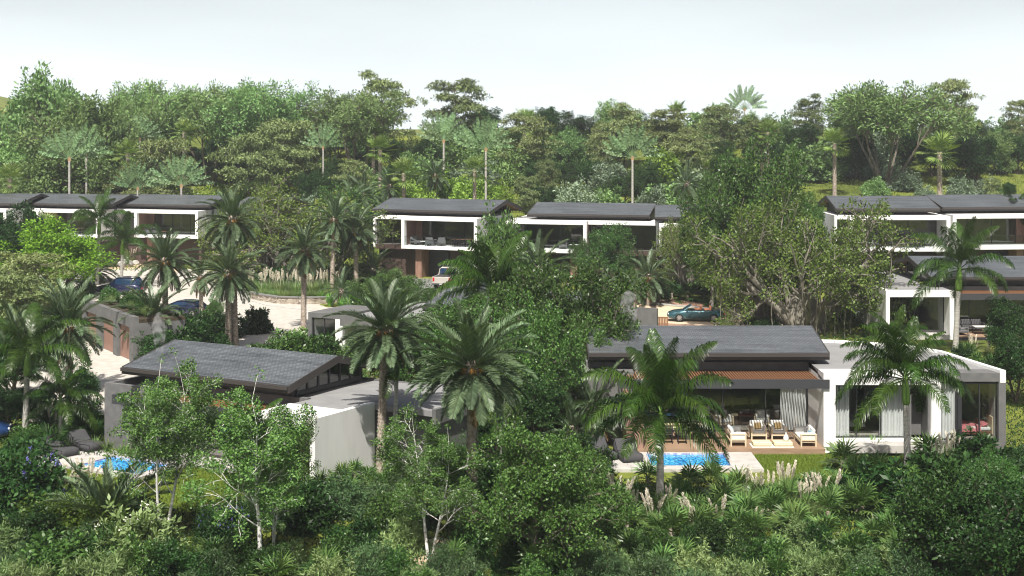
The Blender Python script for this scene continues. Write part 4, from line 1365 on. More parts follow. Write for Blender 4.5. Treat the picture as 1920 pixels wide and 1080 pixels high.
def bed(label, loc, rz, w=1.6, l=2.0, cover='whitebed', base='wood', name='bed'):
    t = thing(name, label, 'bed', loc, rz)
    MB().bbox(-w / 2, w / 2, -l / 2, l / 2, .10, .26, .02).build('bed_base', FM[base], t)
    MB().bbox(-w / 2 + .02, w / 2 - .02, -l / 2 + .02, l / 2 - .02, .262, .46, .06).build('mattress', FM['cloth'], t)
    rng = np.random.default_rng(int(w * 100) + len(label))
    n = 18; vs, fs = [], []
    for j in range(n + 1):
        for i in range(n + 1):
            x = -w / 2 - .05 + (w + .1) * i / n; y = -l / 2 - .02 + (l * .72) * j / n
            e = min(1, abs(x) / (w / 2))
            z = .50 + .04 * math.sin(x * 7 + y * 5) + .03 * math.sin(y * 11 - x * 4) + rng.normal(0, .008)
            if i in (0, n): z = .24
            if j == 0: z = .26
            vs.append((x, y, z))
    fs = [(j * (n + 1) + i, j * (n + 1) + i + 1, (j + 1) * (n + 1) + i + 1, (j + 1) * (n + 1) + i) for j in range(n) for i in range(n)]
    MB().add(vs, fs).build('duvet', FM[cover], t, True)
    for sx in (-1, 1):
        MB().bbox(-.32, .32, -.2, .2, 0, .2, .09).build('pillow', FM[cover], t, loc=(sx * w * .24, l / 2 - .28, .46)).rotation_euler.x = .35
    MB().bbox(-w / 2 - .05, w / 2 + .05, l / 2, l / 2 + .08, .1, 1.0, .02).build('headboard', FM['frame' if cover == 'pink' else base], t)
    return t

def rot2(x, y, a):
    return x * math.cos(a) - y * math.sin(a), x * math.sin(a) + y * math.cos(a)
def inframe(loc, rz, p):
    x, y = rot2(p[0], p[1], rz)
    return (loc[0] + x, loc[1] + y, loc[2] + (p[2] if len(p) > 2 else 0))
# ------------------------------------------------------------------ villas
def room(root, x0, x1, y0, y1, z0, z1, wall='olive', floor='infloor', left=None, right=None, ceil='inwall'):
    MB().box(x0, x1, y1, y1 + .12, z0, z1).build('back_wall', M[wall], root)
    MB().box(x0 - .12, x0, y0, y1 + .12, z0, z1).build('side_wall', M[left or wall], root)
    MB().box(x1, x1 + .12, y0, y1 + .12, z0, z1).build('side_wall', M[right or wall], root)
    MB().box(x0, x1, y0, y1, z0 - .08, z0).build('room_floor', M[floor], root)
    MB().box(x0, x1, y0, y1, z1, z1 + .08).build('ceiling', M[ceil], root)

def slab(root, poly, z0, z1, mat, name):
    return MB().prism(poly, z0, z1).build(name, M[mat], root)

# ---- villa A: low white villa with pool (near, right)
AX, AY = 15.9, 71.2
A = thing('villa', 'long low white villa with timber deck, pergola and curtained bedroom', 'house', (AX, AY, 0))
slab(A, [(-12.0, 3.92), (-.3, 3.92), (-.3, 1.25), (5.4, 1.25), (8.35, 1.25), (7.35, 6.5), (6.0, 8.8), (2.6, 10.35), (-12.0, 11.2)], 3.72, 3.98, 'flatroof', 'flat_roof')
slab(A, [(-.3, 0), (5.42, 0), (5.42, 1.248), (-.3, 1.248)], 3.60, 4.0, 'white', 'roof_edge')
slab(A, [(5.422, .1), (8.55, .1), (8.35, 1.248), (5.422, 1.248)], 3.55, 3.98, 'midgrey', 'roof_edge')
slab(A, [(8.352, 1.25), (8.58, .1), (8.86, .1), (7.62, 6.62), (6.15, 9.05), (2.6, 10.65), (2.6, 10.352), (5.98, 8.83), (7.352, 6.52)], 3.50, 4.12, 'white', 'parapet')
slab(A, [(.6, 10.37), (2.58, 10.37), (2.58, 10.66), (.6, 10.95)], 3.5, 4.12, 'white', 'parapet')
# bedroom frame
MB().box(0, 5.42, 0, .8, 3.40, 3.598).build('lintel', M['white'], A)
MB().box(0, .30, 0, .8, .0, 3.398).build('post', M['white'], A)
MB().box(5.10, 5.42, 0, .8, .0, 3.398).build('post', M['white'], A)
MB().box(.302, 5.098, .02, .8, .0, .60).build('plinth', M['white'], A)
MB().box(.0, 5.42, -.95, -.002, .20, .575).build('terrace_ledge', M['concrete'], A)
glazing(A, .3, 4.0, .78, .60, 3.40, 3)
curtain(A, .36, 1.22, .98, .64, 3.36, 6, .07)
curtain(A, 2.75, 4.0, .98, .64, 3.36, 8, .07)
MB().box(4.0, 4.12, .1, 1.6, .6, 3.398).build('alcove_wall', M['midgrey'], A)
MB().box(4.122, 5.098, 1.5, 1.62, .6, 3.398).build('alcove_wall', M['midgrey'], A)
MB().box(5.0, 5.098, .3, 1.498, .6, 3.398).build('alcove_wall', M['midgrey'], A)
room(A, .2, 4.9, 1.7, 5.4, .6, 3.38, 'inwall')
MB().box(2.7, 3.0, 5.2, 5.39, .6, 3.3).build('wardrobe', M['dark'], A)
# corner room with the pink bed
MB().box(5.422, 5.62, .12, .5, .6, 3.548).build('post', M['white'], A)
glazing(A, 5.62, 6.45, .3, .6, 3.5, 1)
curtain(A, 5.66, 6.42, .5, .62, 3.45, 5, .06)
MB().box(6.45, 6.62, .1, .5, .6, 3.548).build('post', M['dark'], A)
glazing(A, 6.62, 8.5, .22, .6, 3.48, 2)
MB().box(8.5, 8.86, .1, .55, 0, 3.498).build('post', M['midgrey'], A)
MB().box(5.422, 8.498, .1, .6, 0, .58).build('plinth', M['midgrey'], A)
room(A, 5.5, 8.5, .7, 4.6, .6, 3.5, 'inwall')
MB().prism([(8.72, .56), (8.86, .56), (7.6, 6.6), (7.46, 6.6)], 0, 3.49).build('outer_wall', M['midgrey'], A)
# living room and deck
MB().prism_x([(.0, .0), (3.7, .0), (3.7, 3.98), (3.0, 3.98), (0.0, 3.62)], -.30, -.002).build('side_wall', M['white'], A)
glazing(A, -9.3, -.30, 3.72, .30, 3.10, 4)
MB().box(-12, -.30, 3.64, 3.9, 3.12, 3.96).build('lintel', M['midgrey'], A)
curtain(A, -1.72, -.36, 3.95, .32, 3.08, 9, .06)
room(A, -9.5, -.2, 4.2, 10.2, .3, 3.1, 'olive', 'infloor')
MB().box(-3.2, -1.4, 10.0, 10.19, .3, 3.0).build('panelling', M['dark'], A)
MB().box(-5.9, -4.3, 10.05, 10.19, 1.6, 2.9).build('painted_window_light', M['white'], A)  # opaque white panel; a bright window's light is put into its colour
MB().box(-12, -9.62, 2.2, 3.6, 0, 3.7).build('outer_wall', M['midgrey'], A)
MB().box(-12, -11.7, 3.6, 11, 0, 3.7).build('outer_wall', M['midgrey'], A)
MB().box(-12, 5, 10.6, 10.8, 0, 3.7).build('outer_wall', M['midgrey'], A)
MB().box(-10.2, -9.35, -.35, .0, 0, 2.85).build('timber_fin', M['clad'], A)
MB().box(-10.2, -9.95, .0, 2.2, 0, 2.85).build('timber_fin', M['clad'], A)
boards(A, -9.9, -.32, -.4, 3.66, .24, .30, .145)
MB().box(-9.9, -.32, -.43, -.405, .02, .29).build('deck_edge', M['deckwood'], A)
MB().box(-9.8, -.34, -.3, 3.6, .0, .235).build('deck_base', M['dark'], A)
MB().box(-10.6, -.02, -.12, .08, 3.24, 3.68).build('pergola_beam', M['beam'], A)
MB().box(-10.6, -.31, 3.54, 3.64, 3.3, 3.55).build('pergola_beam', M['beam'], A)
slats(A, -10.55, -.33, .09, 3.53, 3.45, 3.56, .142, .055)
gable_roof(A, -11.9, .55, 2.7, 7.0, 11.3, 4.5, 5.33, 3.99, 1, panes=5)

fl = (AX, AY, .30)
def onA(x, y, z=.302): return (AX + x, AY + y, z)
sofa('white cushioned pale timber sofa facing sideways beside two low tables', onA(-4.55, .95), R(90), 1.75)
sofa('pale timber sofa with white cushions against the white side wall of the deck', onA(-1.05, .85), R(-90), 1.75)
armchair('white deck armchair with mustard pillow nearer the long side sofa', onA(-3.25, 2.0), 0, back='cloth')
armchair('white deck armchair with mustard pillow behind the table with the vase', onA(-2.2, 2.05), 0, back='cloth')
armchair('high backed cream lounge chair behind the glass by the olive sofa', onA(-4.6, 4.75), R(15), back='cloth', seat='cloth')
armchair('high backed cream lounge chair behind the glass by the striped curtain', onA(-2.55, 4.8), R(-8), back='cloth', seat='cloth', pil=None)
tag(MB().bbox(-1.05, 1.05, -.5, .5, 0, .012, .004).build('rug', FM['rug'], loc=onA(-2.85, .3)), 'cream rug lying on the deck under two low yellow tables', 'rug')
for nm, x in (('low pale yellow slab table without anything on it', -3.35), ('low pale yellow slab table carrying a white vase', -2.3)):
    t = thing('coffee_table', nm, 'coffee table', onA(x, .35, .316), 0, 'low tables on the deck')
    MB().bbox(-.46, .46, -.34, .34, .04, .2, .02).build('table_top', FM['top'], t)
    MB().box(-.36, .36, -.26, .26, 0, .04).build('base', FM['frame'], t)
tag(MB().lathe([(.06, 0), (.12, .06), (.14, .18), (.10, .28), (.045, .34), (.04, .40), (.06, .43)], 16).build('vase', FM['vase'], None, True, onA(-2.12, .32, .518)), 'round white glazed vase standing on a low yellow table', 'vase')
table('long outdoor dining table with yellow top and black legs under the palm', onA(-7.3, 1.7), 0, 2.3, .95, .74, 'top', 'black')
for i, (x, y, r) in enumerate(((-8.0, .9, 180), (-7.3, .85, 180), (-6.5, .9, 180), (-7.9, 2.5, 0), (-7.2, 2.5, 0), (-6.5, 2.5, 0))):
    dining_chair(('black chair on the pool side of the yellow table, ', 'black chair on the glass side of the yellow table, ')[i > 2] + ('nearest the timber fin', 'in the middle', 'nearest the sofas')[i % 3], onA(x, y), R(r), group='black chairs round the yellow dining table')
sofa('olive green sofa inside the living room of the pool villa', onA(-5.1, 6.2), R(90), 2.1, .9, 'wood', 'olivecloth', None)
armchair('deep olive armchair on the stone floor at the back of the living room', onA(-3.1, 8.2), 0, 'olivecloth', 'wood', None, None, w=1.1, d=.95)
table('rust coloured low coffee table inside the living room', onA(-3.2, 6.3), 0, .9, .6, .38, 'orange', 'black', 'coffee table', 'coffee_table')
bed('white bed with brown timber base behind bedroom curtains', (AX + 1.35, AY + 3.1, .61), R(90), 1.7, 2.0)
bed('bed with rumpled pink bedding in the glazed corner room', (AX + 7.5, AY + 1.75, .61), R(-90), 1.5, 1.9, 'pink')

# pool of villa A
def pool(name, label, loc, rz, cx0, cx1, cy0, cy1, px0, px1, py0, py1, z=.12):
    t = thing(name, label, 'pool', loc, rz)
    for (a, b, c, d) in ((cx0, cx1, cy0, py0), (cx0, cx1, py1, cy1), (cx0, px0, py0 + .004, py1 - .004), (px1, cx1, py0 + .004, py1 - .004)):
        if b - a > .05 and d - c > .05:
            n = max(1, int((b - a) / 1.1)); m = max(1, int((d - c) / 1.1))
            for i in range(n):
                for j in range(m):
                    MB().bbox(a + (b - a) * i / n + .004, a + (b - a) * (i + 1) / n - .004, c + (d - c) * j / m + .004, c + (d - c) * (j + 1) / m - .004, -.05, z, .008).build('paving_slab', M['concrete'], t)
    mb = MB()
    mb.box(px0 - .02, px0 + .02, py0, py1, -.06, z - .012).box(px1 - .02, px1 + .02, py0, py1, -.06, z - .012)
    mb.box(px0 + .02, px1 - .02, py0 - .02, py0 + .02, -.06, z - .012).box(px0 + .02, px1 - .02, py1 - .02, py1 + .02, -.06, z - .012)
    mb.build('tile_band', M['pooltile'], t)
    MB().box(px0 + .02, px1 - .02, py0 + .02, py1 - .02, -.04, z - .075).build('water', M['water'], t)
    return t
pool('swimming_pool', 'blue mosaic swimming pool in pale paving before the timber deck', (8.6, 69.3, .02), 0, -4.2, 3.3, -2.2, 1.42, -1.95, 1.85, -1.45, 1.15, .14)
lounger('dark grey bean bag lounger on paving beside the blue pool by the deck', (5.65, 69.2, .165), R(-78))
lounger('dark grey bean bag lounger half hidden under shrubs near the timber fin', (4.35, 69.6, .165), R(-70))
sheet('front_lawn', [(11.97, 70.55), (11.97, 66.9), (17, 64.5), (22, 66), (24.5, 70), (20, 71), (16.2, 70.6)], 'lawn', .03)

# ---- villa B: grey and white villa, turned, with a smaller pool (near, left)
BX, BY, BA = -10.6, 67.5, R(-30.5)
B = thing('villa', 'turned grey and white villa with long shingled roof and brown pergola', 'house', (BX, BY, 0), BA)
gable_roof(B, -10.9, 0, 0, 3.8, 7.6, 3.92, 4.84, 3.28, 1, .55, 1.0, 6)
MB().box(-11.3, -9.45, -.86, -.6, 0, 3.3).build('outer_wall', M['grey'], B)
MB().box(-8.8, -7.2, -.86, -.6, 0, 3.3).build('outer_wall', M['grey'], B)
MB().box(-9.448, -8.802, -.80, -.6, 2.7, 3.3).build('outer_wall', M['dark'], B)
glazing(B, -9.45, -8.8, -.68, .1, 2.7, 1)
MB().box(-11.3, -11.05, -.598, 6.5, 0, 3.3).build('outer_wall', M['grey'], B)
MB().box(-7.45, -7.2, -.598, .9, 0, 3.3).build('outer_wall', M['grey'], B)
MB().box(-11.04, -7.46, -.59, 6.5, 2.7, 2.95).build('flat_roof', M['flatroof'], B)
MB().box(-11.04, -7.46, 2.6, 2.8, 0, 2.69).build('back_wall', M['olive'], B)
MB().lathe([(.16, 2.95), (.16, 4.0)], 14, -10.0, 1.45).build('flue', M['grey'], B)
glazing(B, -7.2, .4, 1.02, .25, 2.75, 4)
MB().box(-7.19, .39, .9, 1.2, 2.77, 3.3).build('lintel', M['grey'], B)
room(B, -7.1, .4, 1.4, 6.4, .2, 2.75, 'olive')
MB().box(-11.0, 3.4, 7.0, 7.25, 0, 3.28).build('outer_wall', M['grey'], B)
MB().prism([(-7.19, 1.22), (.4, 1.22), (.4, 6.99), (-7.19, 6.99)], 2.95, 3.2).build('flat_roof', M['flatroof'], B)
MB().box(-9.7, .36, -1.9, -1.7, 2.55, 3.0).build('pergola_beam', M['beam'], B)
MB().box(-9.7, -9.5, -1.698, -.87, 2.55, 3.0).build('pergola_beam', M['beam'], B)
slats(B, -9.48, .36, -1.69, .88, 2.72, 2.82, .12, .062)
# white box wing
MB().box(.4, 3.75, -2.74, -2.3, 2.75, 3.30).build('lintel', M['white'], B)
MB().box(.4, .7, -2.74, 1.2, 0, 2.748).build('side_wall', M['white'], B)
MB().box(3.45, 3.75, -2.74, 1.75, 0, 2.748).build('side_wall', M['white'], B)
MB().box(3.45, 3.75, -2.298, 1.75, 2.75, 3.30).build('side_wall', M['white'], B)
MB().box(.4, 3.448, -2.298, -.4, 2.95, 3.298).build('roof_edge', M['white'], B)
MB().box(.42, 3.448, -.398, 7.0, 2.95, 3.25).build('flat_roof', M['flatroof'], B)
MB().box(3.448, 7.0, 1.752, 8.6, 2.95, 3.22).build('flat_roof', M['flatroof'], B)
MB().box(7.002, 7.2, 1.752, 8.6, 2.6, 3.30).build('parapet', M['midgrey'], B)
MB().box(3.46, 7.0, 8.602, 8.8, 2.6, 3.30).build('parapet', M['midgrey'], B)
glazing(B, .7, 3.45, -1.9, .3, 2.75, 2)
room(B, .75, 3.4, -1.6, 4, .25, 2.75, 'inwall')
MB().box(3.5, 7.0, 2.4, 2.6, 0, 2.94).build('outer_wall', M['grey'], B)
MB().box(3.5, 3.75, 1.752, 2.39, 0, 2.94).build('outer_wall', M['grey'], B)
MB().box(6.8, 7.0, 2.6, 8.6, 0, 2.94).build('outer_wall', M['grey'], B)
MB().box(-7.2, .4, -1.9, .98, .05, .2).build('terrace', M['concrete'], B)
def onB(x, y, z=0): return inframe((BX, BY, 0), BA, (x, y, z))
pool('swimming_pool', 'small blue mosaic pool partly hidden behind the birch trees', onB(-9.03, -4.57, .02), BA, -3.6, 4.3, -.55, 3.05, 0, 3.7, 0, 2.15, .12)
lounger('dark grey bean bag lounger nearer the violet flowering bush', onB(-11.55, -3.55, .145), BA - R(8))
lounger('dark grey bean bag lounger next to the grey wall of the turned villa', onB(-11.35, -2.05, .145), BA - R(4))
sheet('garden_lawn', [onB(-13.5, -9.5)[:2], onB(2.5, -12)[:2], onB(3.4, -5.2)[:2], onB(-3.9, -4.9)[:2], onB(-13, -5.3)[:2]], 'lawn', .028)
sheet('garden_lawn', [onB(-4.5, -4.85)[:2], onB(.3, -5.0)[:2], onB(.3, -1.95)[:2], onB(-4.5, -1.95)[:2]], 'lawn', .032)

# ---- villa C: mostly hidden in the middle
CX, CY, CA = 5.2, 94.9, R(-27)
C_ = thing('villa', 'grey roofed villa mostly hidden behind broad tree and palms', 'house', (CX, CY, 0), CA)
gable_roof(C_, -12.0, -1.1, -1.5, 2.3, 6.1, 3.9, 5.0, 3.2, 1, .6, 1.0, 5)
MB().box(-.25, 0, -4, 6.6, 0, 3.35).build('parapet_wall', M['midgrey'], C_)
MB().box(-9, -.252, 6.35, 6.6, 0, 3.35).build('parapet_wall', M['midgrey'], C_)
MB().box(-.25, 2.2, 6.602, 6.85, 0, 3.7).build('parapet_wall', M['midgrey'], C_)
MB().box(-17.2, -.252, -3.9, 6.34, 2.85, 3.15).build('flat_roof', M['flatroof'], C_)
MB().box(-17.2, -.252, -4.1, -3.902, 2.6, 3.32).build('parapet', M['midgrey'], C_)
MB().box(-17.1, -.3, -2.2, -2.0, 0, 2.84).build('outer_wall', M['white'], C_)
MB().box(-20.3, -17.25, -3.5, 1.5, 2.95, 3.3).build('flat_roof', M['midgrey'], C_)
MB().box(-20.3, -20.0, -3.5, -3.2, 0, 2.948).build('post', M['midgrey'], C_)
glazing(C_, -20.0, -18.0, -3.34, .3, 2.95, 2)
MB().box(-18.0, -17.45, -3.5, -3.2, 0, 2.948).build('post', M['white'], C_)
room(C_, -20.0, -17.6, -3.1, .2, .3, 2.94, 'inwall', 'infloor', 'white', 'white')
MB().box(-17.4, -17.2, -3.5, 1.5, 0, 2.948).build('side_wall', M['white'], C_)
sc = thing('timber_screen', 'brown slatted timber screen beside the grey concrete wall', 'fence', (9.15, 100.6, 0), R(-10))
MB().box(0, 1.9, -.03, .03, 2.95, 3.05).build('rail', M['pergola'], sc)
MB().box(0, 1.9, .04, .08, .2, .3).build('rail', M['pergola'], sc)
slats(sc, 0, 1.9, -.025, .025, 0, 2.94, .11, .085)

# ---- villa D: right, behind the first
DX, DY = 29.0, 110.3
D_ = thing('villa', 'white framed villa with lounge terrace behind the fig tree', 'house', (DX, DY, 0))
gable_roof(D_, 4.3, 17.5, 2.7, 9.3, 15.9, 4.5, 5.6, 3.82, -1, .8, 1.3, 5)
MB().box(0, 5.3, 0, .5, 3.30, 3.8).build('lintel', M['white'], D_)
MB().box(4.95, 5.3, 0, 1.6, 0, 3.298).build('post', M['white'], D_)
MB().box(0, .3, 0, 8.2, 0, 3.298).build('side_wall', M['white'], D_)
MB().box(0, .3, 9.6, 16, 0, 3.298).build('side_wall', M['white'], D_)
MB().box(0, .3, .502, 16, 3.30, 3.8).build('side_wall', M['white'], D_)
MB().box(0, .3, 8.21, 9.59, 0, .5).build('side_wall', M['white'], D_)
glazing_x(D_, 8.2, 9.6, .15, .5, 3.3, 1)
MB().box(.302, 5.3, .502, 16, 3.4, 3.74).build('flat_roof', M['flatroof'], D_)
MB().box(5.302, 17.5, 3.6, 16, 3.4, 3.74).build('flat_roof', M['flatroof'], D_)
MB().box(.3, 4.95, .02, 1.6, 0, .35).build('plinth', M['concrete'], D_)
glazing(D_, .3, 4.95, 1.5, .35, 3.3, 2)
room(D_, .35, 4.9, 1.9, 8, .3, 3.28, 'olive', 'infloor', 'inwall', 'inwall')
boards(D_, 5.32, 17, -.4, 3.9, .24, .30, .2)
MB().box(5.35, 17, -.38, 3.9, 0, .23).build('deck_base', M['dark'], D_)
MB().box(5.32, 17.5, -.1, .1, 3.08, 3.56).build('pergola_beam', M['beam'], D_)
slats(D_, 5.35, 17.4, .11, 3.5, 3.36, 3.46, .13, .065)
MB().box(5.32, 17.5, 3.6, 3.85, 3.0, 3.39).build('lintel', M['midgrey'], D_)
glazing(D_, 5.32, 17.3, 3.95, .3, 3.0, 5)
room(D_, 5.5, 17.2, 4.2, 10, .3, 2.98, 'olive')
def onD(x, y, z=.302): return (DX + x, DY + y, z)
table('white topped low table on the lounge terrace of the right villa', onD(7.9, 1.0), 0, 1.6, .9, .62, 'tabletop', 'black', 'table', 'terrace_table')
armchair('grey block armchair to the side of the white terrace table', onD(9.9, .9), R(-80), 'greycloth', 'greycloth', None, 'greycloth', w=1.0, d=1.0)
armchair('grey cushioned chair with curved back behind the white terrace table', onD(9.2, 2.4), R(-20), 'greycloth', 'black', None, 'greycloth', w=1.0, d=.9)
sofa('long grey sofa against the dark glass of the lounge terrace', onD(7.2, 2.9), 0, 2.6, .9, 'greycloth', 'greycloth', None, nseat=3)
sofa('low grey seat beside the white post of the lounge terrace', onD(6.05, .9), R(90), 1.6, .8, 'greycloth', 'greycloth', None)

# ---- the upper villas
def upper_villa(label, x, y, z, a, m=1, group='upper row of white framed villas', roofx=(-4.3, 9.3), bw=8.65, bh=3.3, dep=3.3, base=-4.5, wing=(-3.9, 0), wingy=1.1, furn=True, panes=5, ry=1.7, rzr=4.85):
    """white framed balcony box with recessed glazing, a lower wing beside it, gable roof above; m=-1 mirrors it"""
    t = thing('upper_villa', label, 'house', (x, y, z), a, group)
    mx = (lambda q: q) if m > 0 else (lambda q: bw - q)
    def bx(x0, x1, y0, y1, z0, z1, name, mat): return MB().box(mx(x0), mx(x1), y0, y1, z0, z1).build(name, M[mat], t)
    fr = .36
    bx(0, bw, 0, dep, bh - fr, bh, 'frame_top', 'white')
    bx(0, bw, 0, dep, 0, fr * .9, 'frame_base', 'white')
    bx(0, fr, 0, .5, fr * .9, bh - fr, 'frame_post', 'white')
    bx(bw - fr, bw, 0, dep, fr * .9, bh - fr, 'frame_post', 'white')
    bx(0, .2, .502, dep, fr * .9, bh - fr, 'timber_wall', 'clad')
    bx(.202, .9, dep - .3, dep, fr * .9, bh - fr, 'timber_wall', 'clad')
    g0, g1 = sorted((mx(.9), mx(bw - fr)))
    glazing(t, g0, g1, dep - .12, fr * .9, bh - fr, 3)
    room(t, g0, g1, dep + .2, dep + 4.5, fr * .9, bh - fr - .1, 'olive')
    r0, r1 = sorted((mx(fr), mx(bw - fr)))
    ro = MB().box(r0, r1, .06, .075, fr * .9, fr * .9 + .95).build('balustrade', M['rail'], t)
    MB().box(r0, r1, .05, .085, fr * .9 + .952, fr * .9 + .98).build('handrail', M['dark'], ro)
    # wing
    w0, w1 = wing
    bx(w0, w1 - .002, wingy, 8, bh - fr, bh + .02, 'wing_roof', 'white')
    a0, a1 = sorted((mx(w0 + .25), mx(w1)))
    glazing(t, a0, a1, wingy + .5, fr * .7, bh - fr, 2)
    bx(w0, w0 + .25, wingy, 8, -.0, bh - fr - .002, 'wing_wall', 'white')
    bx(w0 + .252, w1, wingy + .1, 4, -.2, fr * .7 - .002, 'wing_sill', 'darkclad')
    room(t, a0, a1, wingy + .8, 5.2, fr * .7, bh - fr - .1, 'olive')
    # rear body
    bx(0, bw - .002, dep + .002, 9.2, bh - .35, bh - .02, 'flat_roof', 'flatroof')
    bx(bw - .25, bw, dep + .7, 9.2, 0, bh + .02, 'outer_wall', 'white')
    bx(bw - .2, bw - .1, dep + .002, dep + .698, 0, bh - .36, 'slot_window', 'dark')
    bx(w0, bw, 9.0, 9.2, 0, bh - .36, 'outer_wall', 'midgrey')
    # lower storey
    bx(w0 + .3, 1.2, 1.9, 8.5, base, -.21, 'lower_wall', 'darkclad')
    bx(1.2, 1.9, .9, 8.5, base, -.002, 'lower_pier', 'clad')
    bx(1.9, bw - .4, 2.8, 3.0, base, -.002, 'garage_door', 'darkclad')
    bx(1.902, 4.2, 2.6, 2.79, base, -.4, 'painted_opening_shade', 'dark')  # solid dark panel; the shade of an open garage put into its colour
    bx(bw - .398, bw - .05, .9, 8.5, base, -.002, 'lower_wall', 'darkclad')
    rx = sorted((mx(roofx[0]), mx(roofx[1])))
    gable_roof(t, rx[0], rx[1], ry, ry + 4.3, ry + 8.6, 3.85, rzr, bh - .02, m, .75, 1.3, panes)
    return t
def placed(v, p, z, off):
    return inframe((v.location.x, v.location.y, v.location.z), v.rotation_euler.z, (p[0], p[1], off))
U = {}
U['e1'] = upper_villa('upper villa above the parked pickup with furnished balcony', -11.5, 147.6, 4.05, R(-23))
U['e2'] = upper_villa('upper villa behind a round green tree, right of the pickup', -.7, 148.2, 3.65, R(-15), -1, roofx=(-6.2, 6.7), wing=(-7.3, 0), wingy=.9)
U['w3'] = upper_villa('upper villa with framed balcony behind the crownshaft palms', -45.7, 172, 3.42, R(-17))
U['w2'] = upper_villa('upper villa behind the bright green leafy tree', -57.6, 172.2, 3.5, R(-17))
U['w1'] = upper_villa('upper villa cut by the picture edge behind a grey tree', -68.8, 172.6, 3.6, R(-17))
U['w4'] = upper_villa('upper villa nearly hidden behind the tall date palm pair', -33.8, 170.0, 3.2, R(-17), roofx=(-.6, 5.6), bw=5.4, wing=(-1.2, 0))
U['n1'] = upper_villa('upper villa with long dining balcony above the fig tree', 31.6, 133, 4.95, 0, 1, bw=9.4, roofx=(-.9, 8.9), wing=(-1.2, 0))
U['n2'] = upper_villa('upper villa whose glazed gable turns toward the fig tree', 41.6, 134.2, 5.0, R(6), -1, roofx=(-10, 8.9), bw=8.6, wing=(-9.5, 0), wingy=.3)
U['n0'] = upper_villa('upper villa glimpsed through the broad tree crown', 18.4, 140, 3.7, R(-6), 1)
# balcony furniture
def onU(k, x, y, z=.33):
    v = U[k]; return inframe((v.location.x, v.location.y, v.location.z), v.rotation_euler.z, (x, y, z))
ra = U['e1'].rotation_euler.z
armchair('grey lounge armchair at the timber wall end of the balcony over the pickup', onU('e1', 1.1, 1.3), ra + R(60), 'greycloth', 'greycloth', None, 'greycloth', w=1.0, d=1.0)
table('low grey table between balcony armchairs over the pickup', onU('e1', 2.25, 1.2), ra, 1.0, .7, .42, 'tabletop', 'black', 'table', 'balcony_table')
for i, (x, l) in enumerate(((3.0, 'grey tub chair seen from behind next to the low balcony table'), (3.95, 'grey tub chair leaning near the balcony dining chairs'))):
    armchair(l, onU('e1', x, .75 + i * .3), ra + R(190 + i * 40), 'greycloth', 'greycloth', None, 'greycloth', w=.9, d=.85)
table('dark balcony dining table behind the row of chair backs', onU('e1', 6.5, 1.3), ra, 2.2, .9, .74, 'wood', 'black')
ROWS = ('first chair from the %s in the row', 'second chair from the %s in the row', 'third chair from the %s in the row', 'fourth chair from the %s in the row', 'fifth chair from the %s in the row')
for i in range(4):
    dining_chair(ROWS[i] % 'tub chairs' + ' on the pickup villa balcony', onU('e1', 5.7 + i * .55, .65), ra + R(180), group='chairs in a row on the pickup villa balcony', h=.95)
rw = U['w3'].rotation_euler.z
sofa('grey lounge sofa on the framed balcony behind the crownshaft palms', onU('w3', 1.6, 1.6), rw + R(30), 1.9, .9, 'greycloth', 'greycloth', None)
table('low table on the framed balcony behind the crownshaft palms', onU('w3', 3.2, 1.2), rw, .9, .6, .4, 'wood', 'black', 'table', 'balcony_table')
table('long dining table on the balcony above the fig tree', onU('n1', 5.9, 1.2), 0, 2.4, .9, .74, 'wood', 'black')
for i in range(5):
    dining_chair(ROWS[i] % 'sofa' + ' above the fig tree', onU('n1', 4.95 + i * .48, .55), R(180), group='chairs in a row above the fig tree', h=.9)
sofa('pale sofa at the shaded end of the balcony above the fig tree', onU('n1', 1.6, 1.6), R(20), 1.9, .9, 'greycloth', 'cloth', None)
table('low table on the balcony behind the round green tree', onU('e2', 7.2, 1.3), U['e2'].rotation_euler.z, 1.1, .7, .5, 'tabletop', 'black', 'table', 'balcony_table')
armchair('grey seat on the balcony behind the round green tree', onU('e2', 5.9, 1.5), U['e2'].rotation_euler.z, 'greycloth', 'greycloth', None, 'greycloth')
table('dark dining table on the balcony behind the bright leafy tree', onU('w2', 5.9, 1.2), rw, 2.0, .9, .74, 'wood', 'black')
for i in range(4):
    dining_chair(ROWS[i] % 'bright leafy tree' + ' of the hidden balcony', onU('w2', 5.2 + i * .5, .55), rw + R(180), group='chairs in a row behind the bright leafy tree')

# ---- garages with timber doors (left)
GX, GY, GA = -30.7, 106.1, math.atan2(-6.2, 3.95)
G = thing('garage_block', 'grey garage block with planted roof and three timber doors', 'garage', (GX, GY, 0), GA)
mbw = MB()
for a, b in ((-6.4, -5.9), (-2.65, -1.75), (.0, 1.1), (3.95, 4.9), (7.7, 8.2)):
    pass
edges = [(-4.3, -3.5), (-.45, .75), (3.7, 4.75), (7.5, 8.3)]
for a, b in edges:
    MB().box(a, b, -.18, .25, 0, 2.42).build('pier', M['midgrey'], G)
MB().box(-4.3, 8.3, -.18, .25, 2.422, 3.2).build('fascia_wall', M['midgrey'], G)
for (a, b) in ((-3.5, -.45), (.75, 3.7), (4.75, 7.5)):
    n = 10
    me = MB().box(-(b - a) / n / 2 + .004, (b - a) / n / 2 - .004, .05, .12, .02, 2.41).mesh('plank', M['clad'])
    dr = MB().box(a + .01, b - .01, .125, .2, .02, 2.41).build('garage_door', M['darkclad'], G)
    for i in range(n):
        place('plank', me, dr, (a + (i + .5) * (b - a) / n, 0, 0))
MB().box(-4.3, 8.3, .252, 3.6, 2.75, 3.0).build('planted_roof', M['soil'], G)
MB().box(-4.3, -4.1, .252, 3.6, 0, 2.748).build('end_wall', M['midgrey'], G)
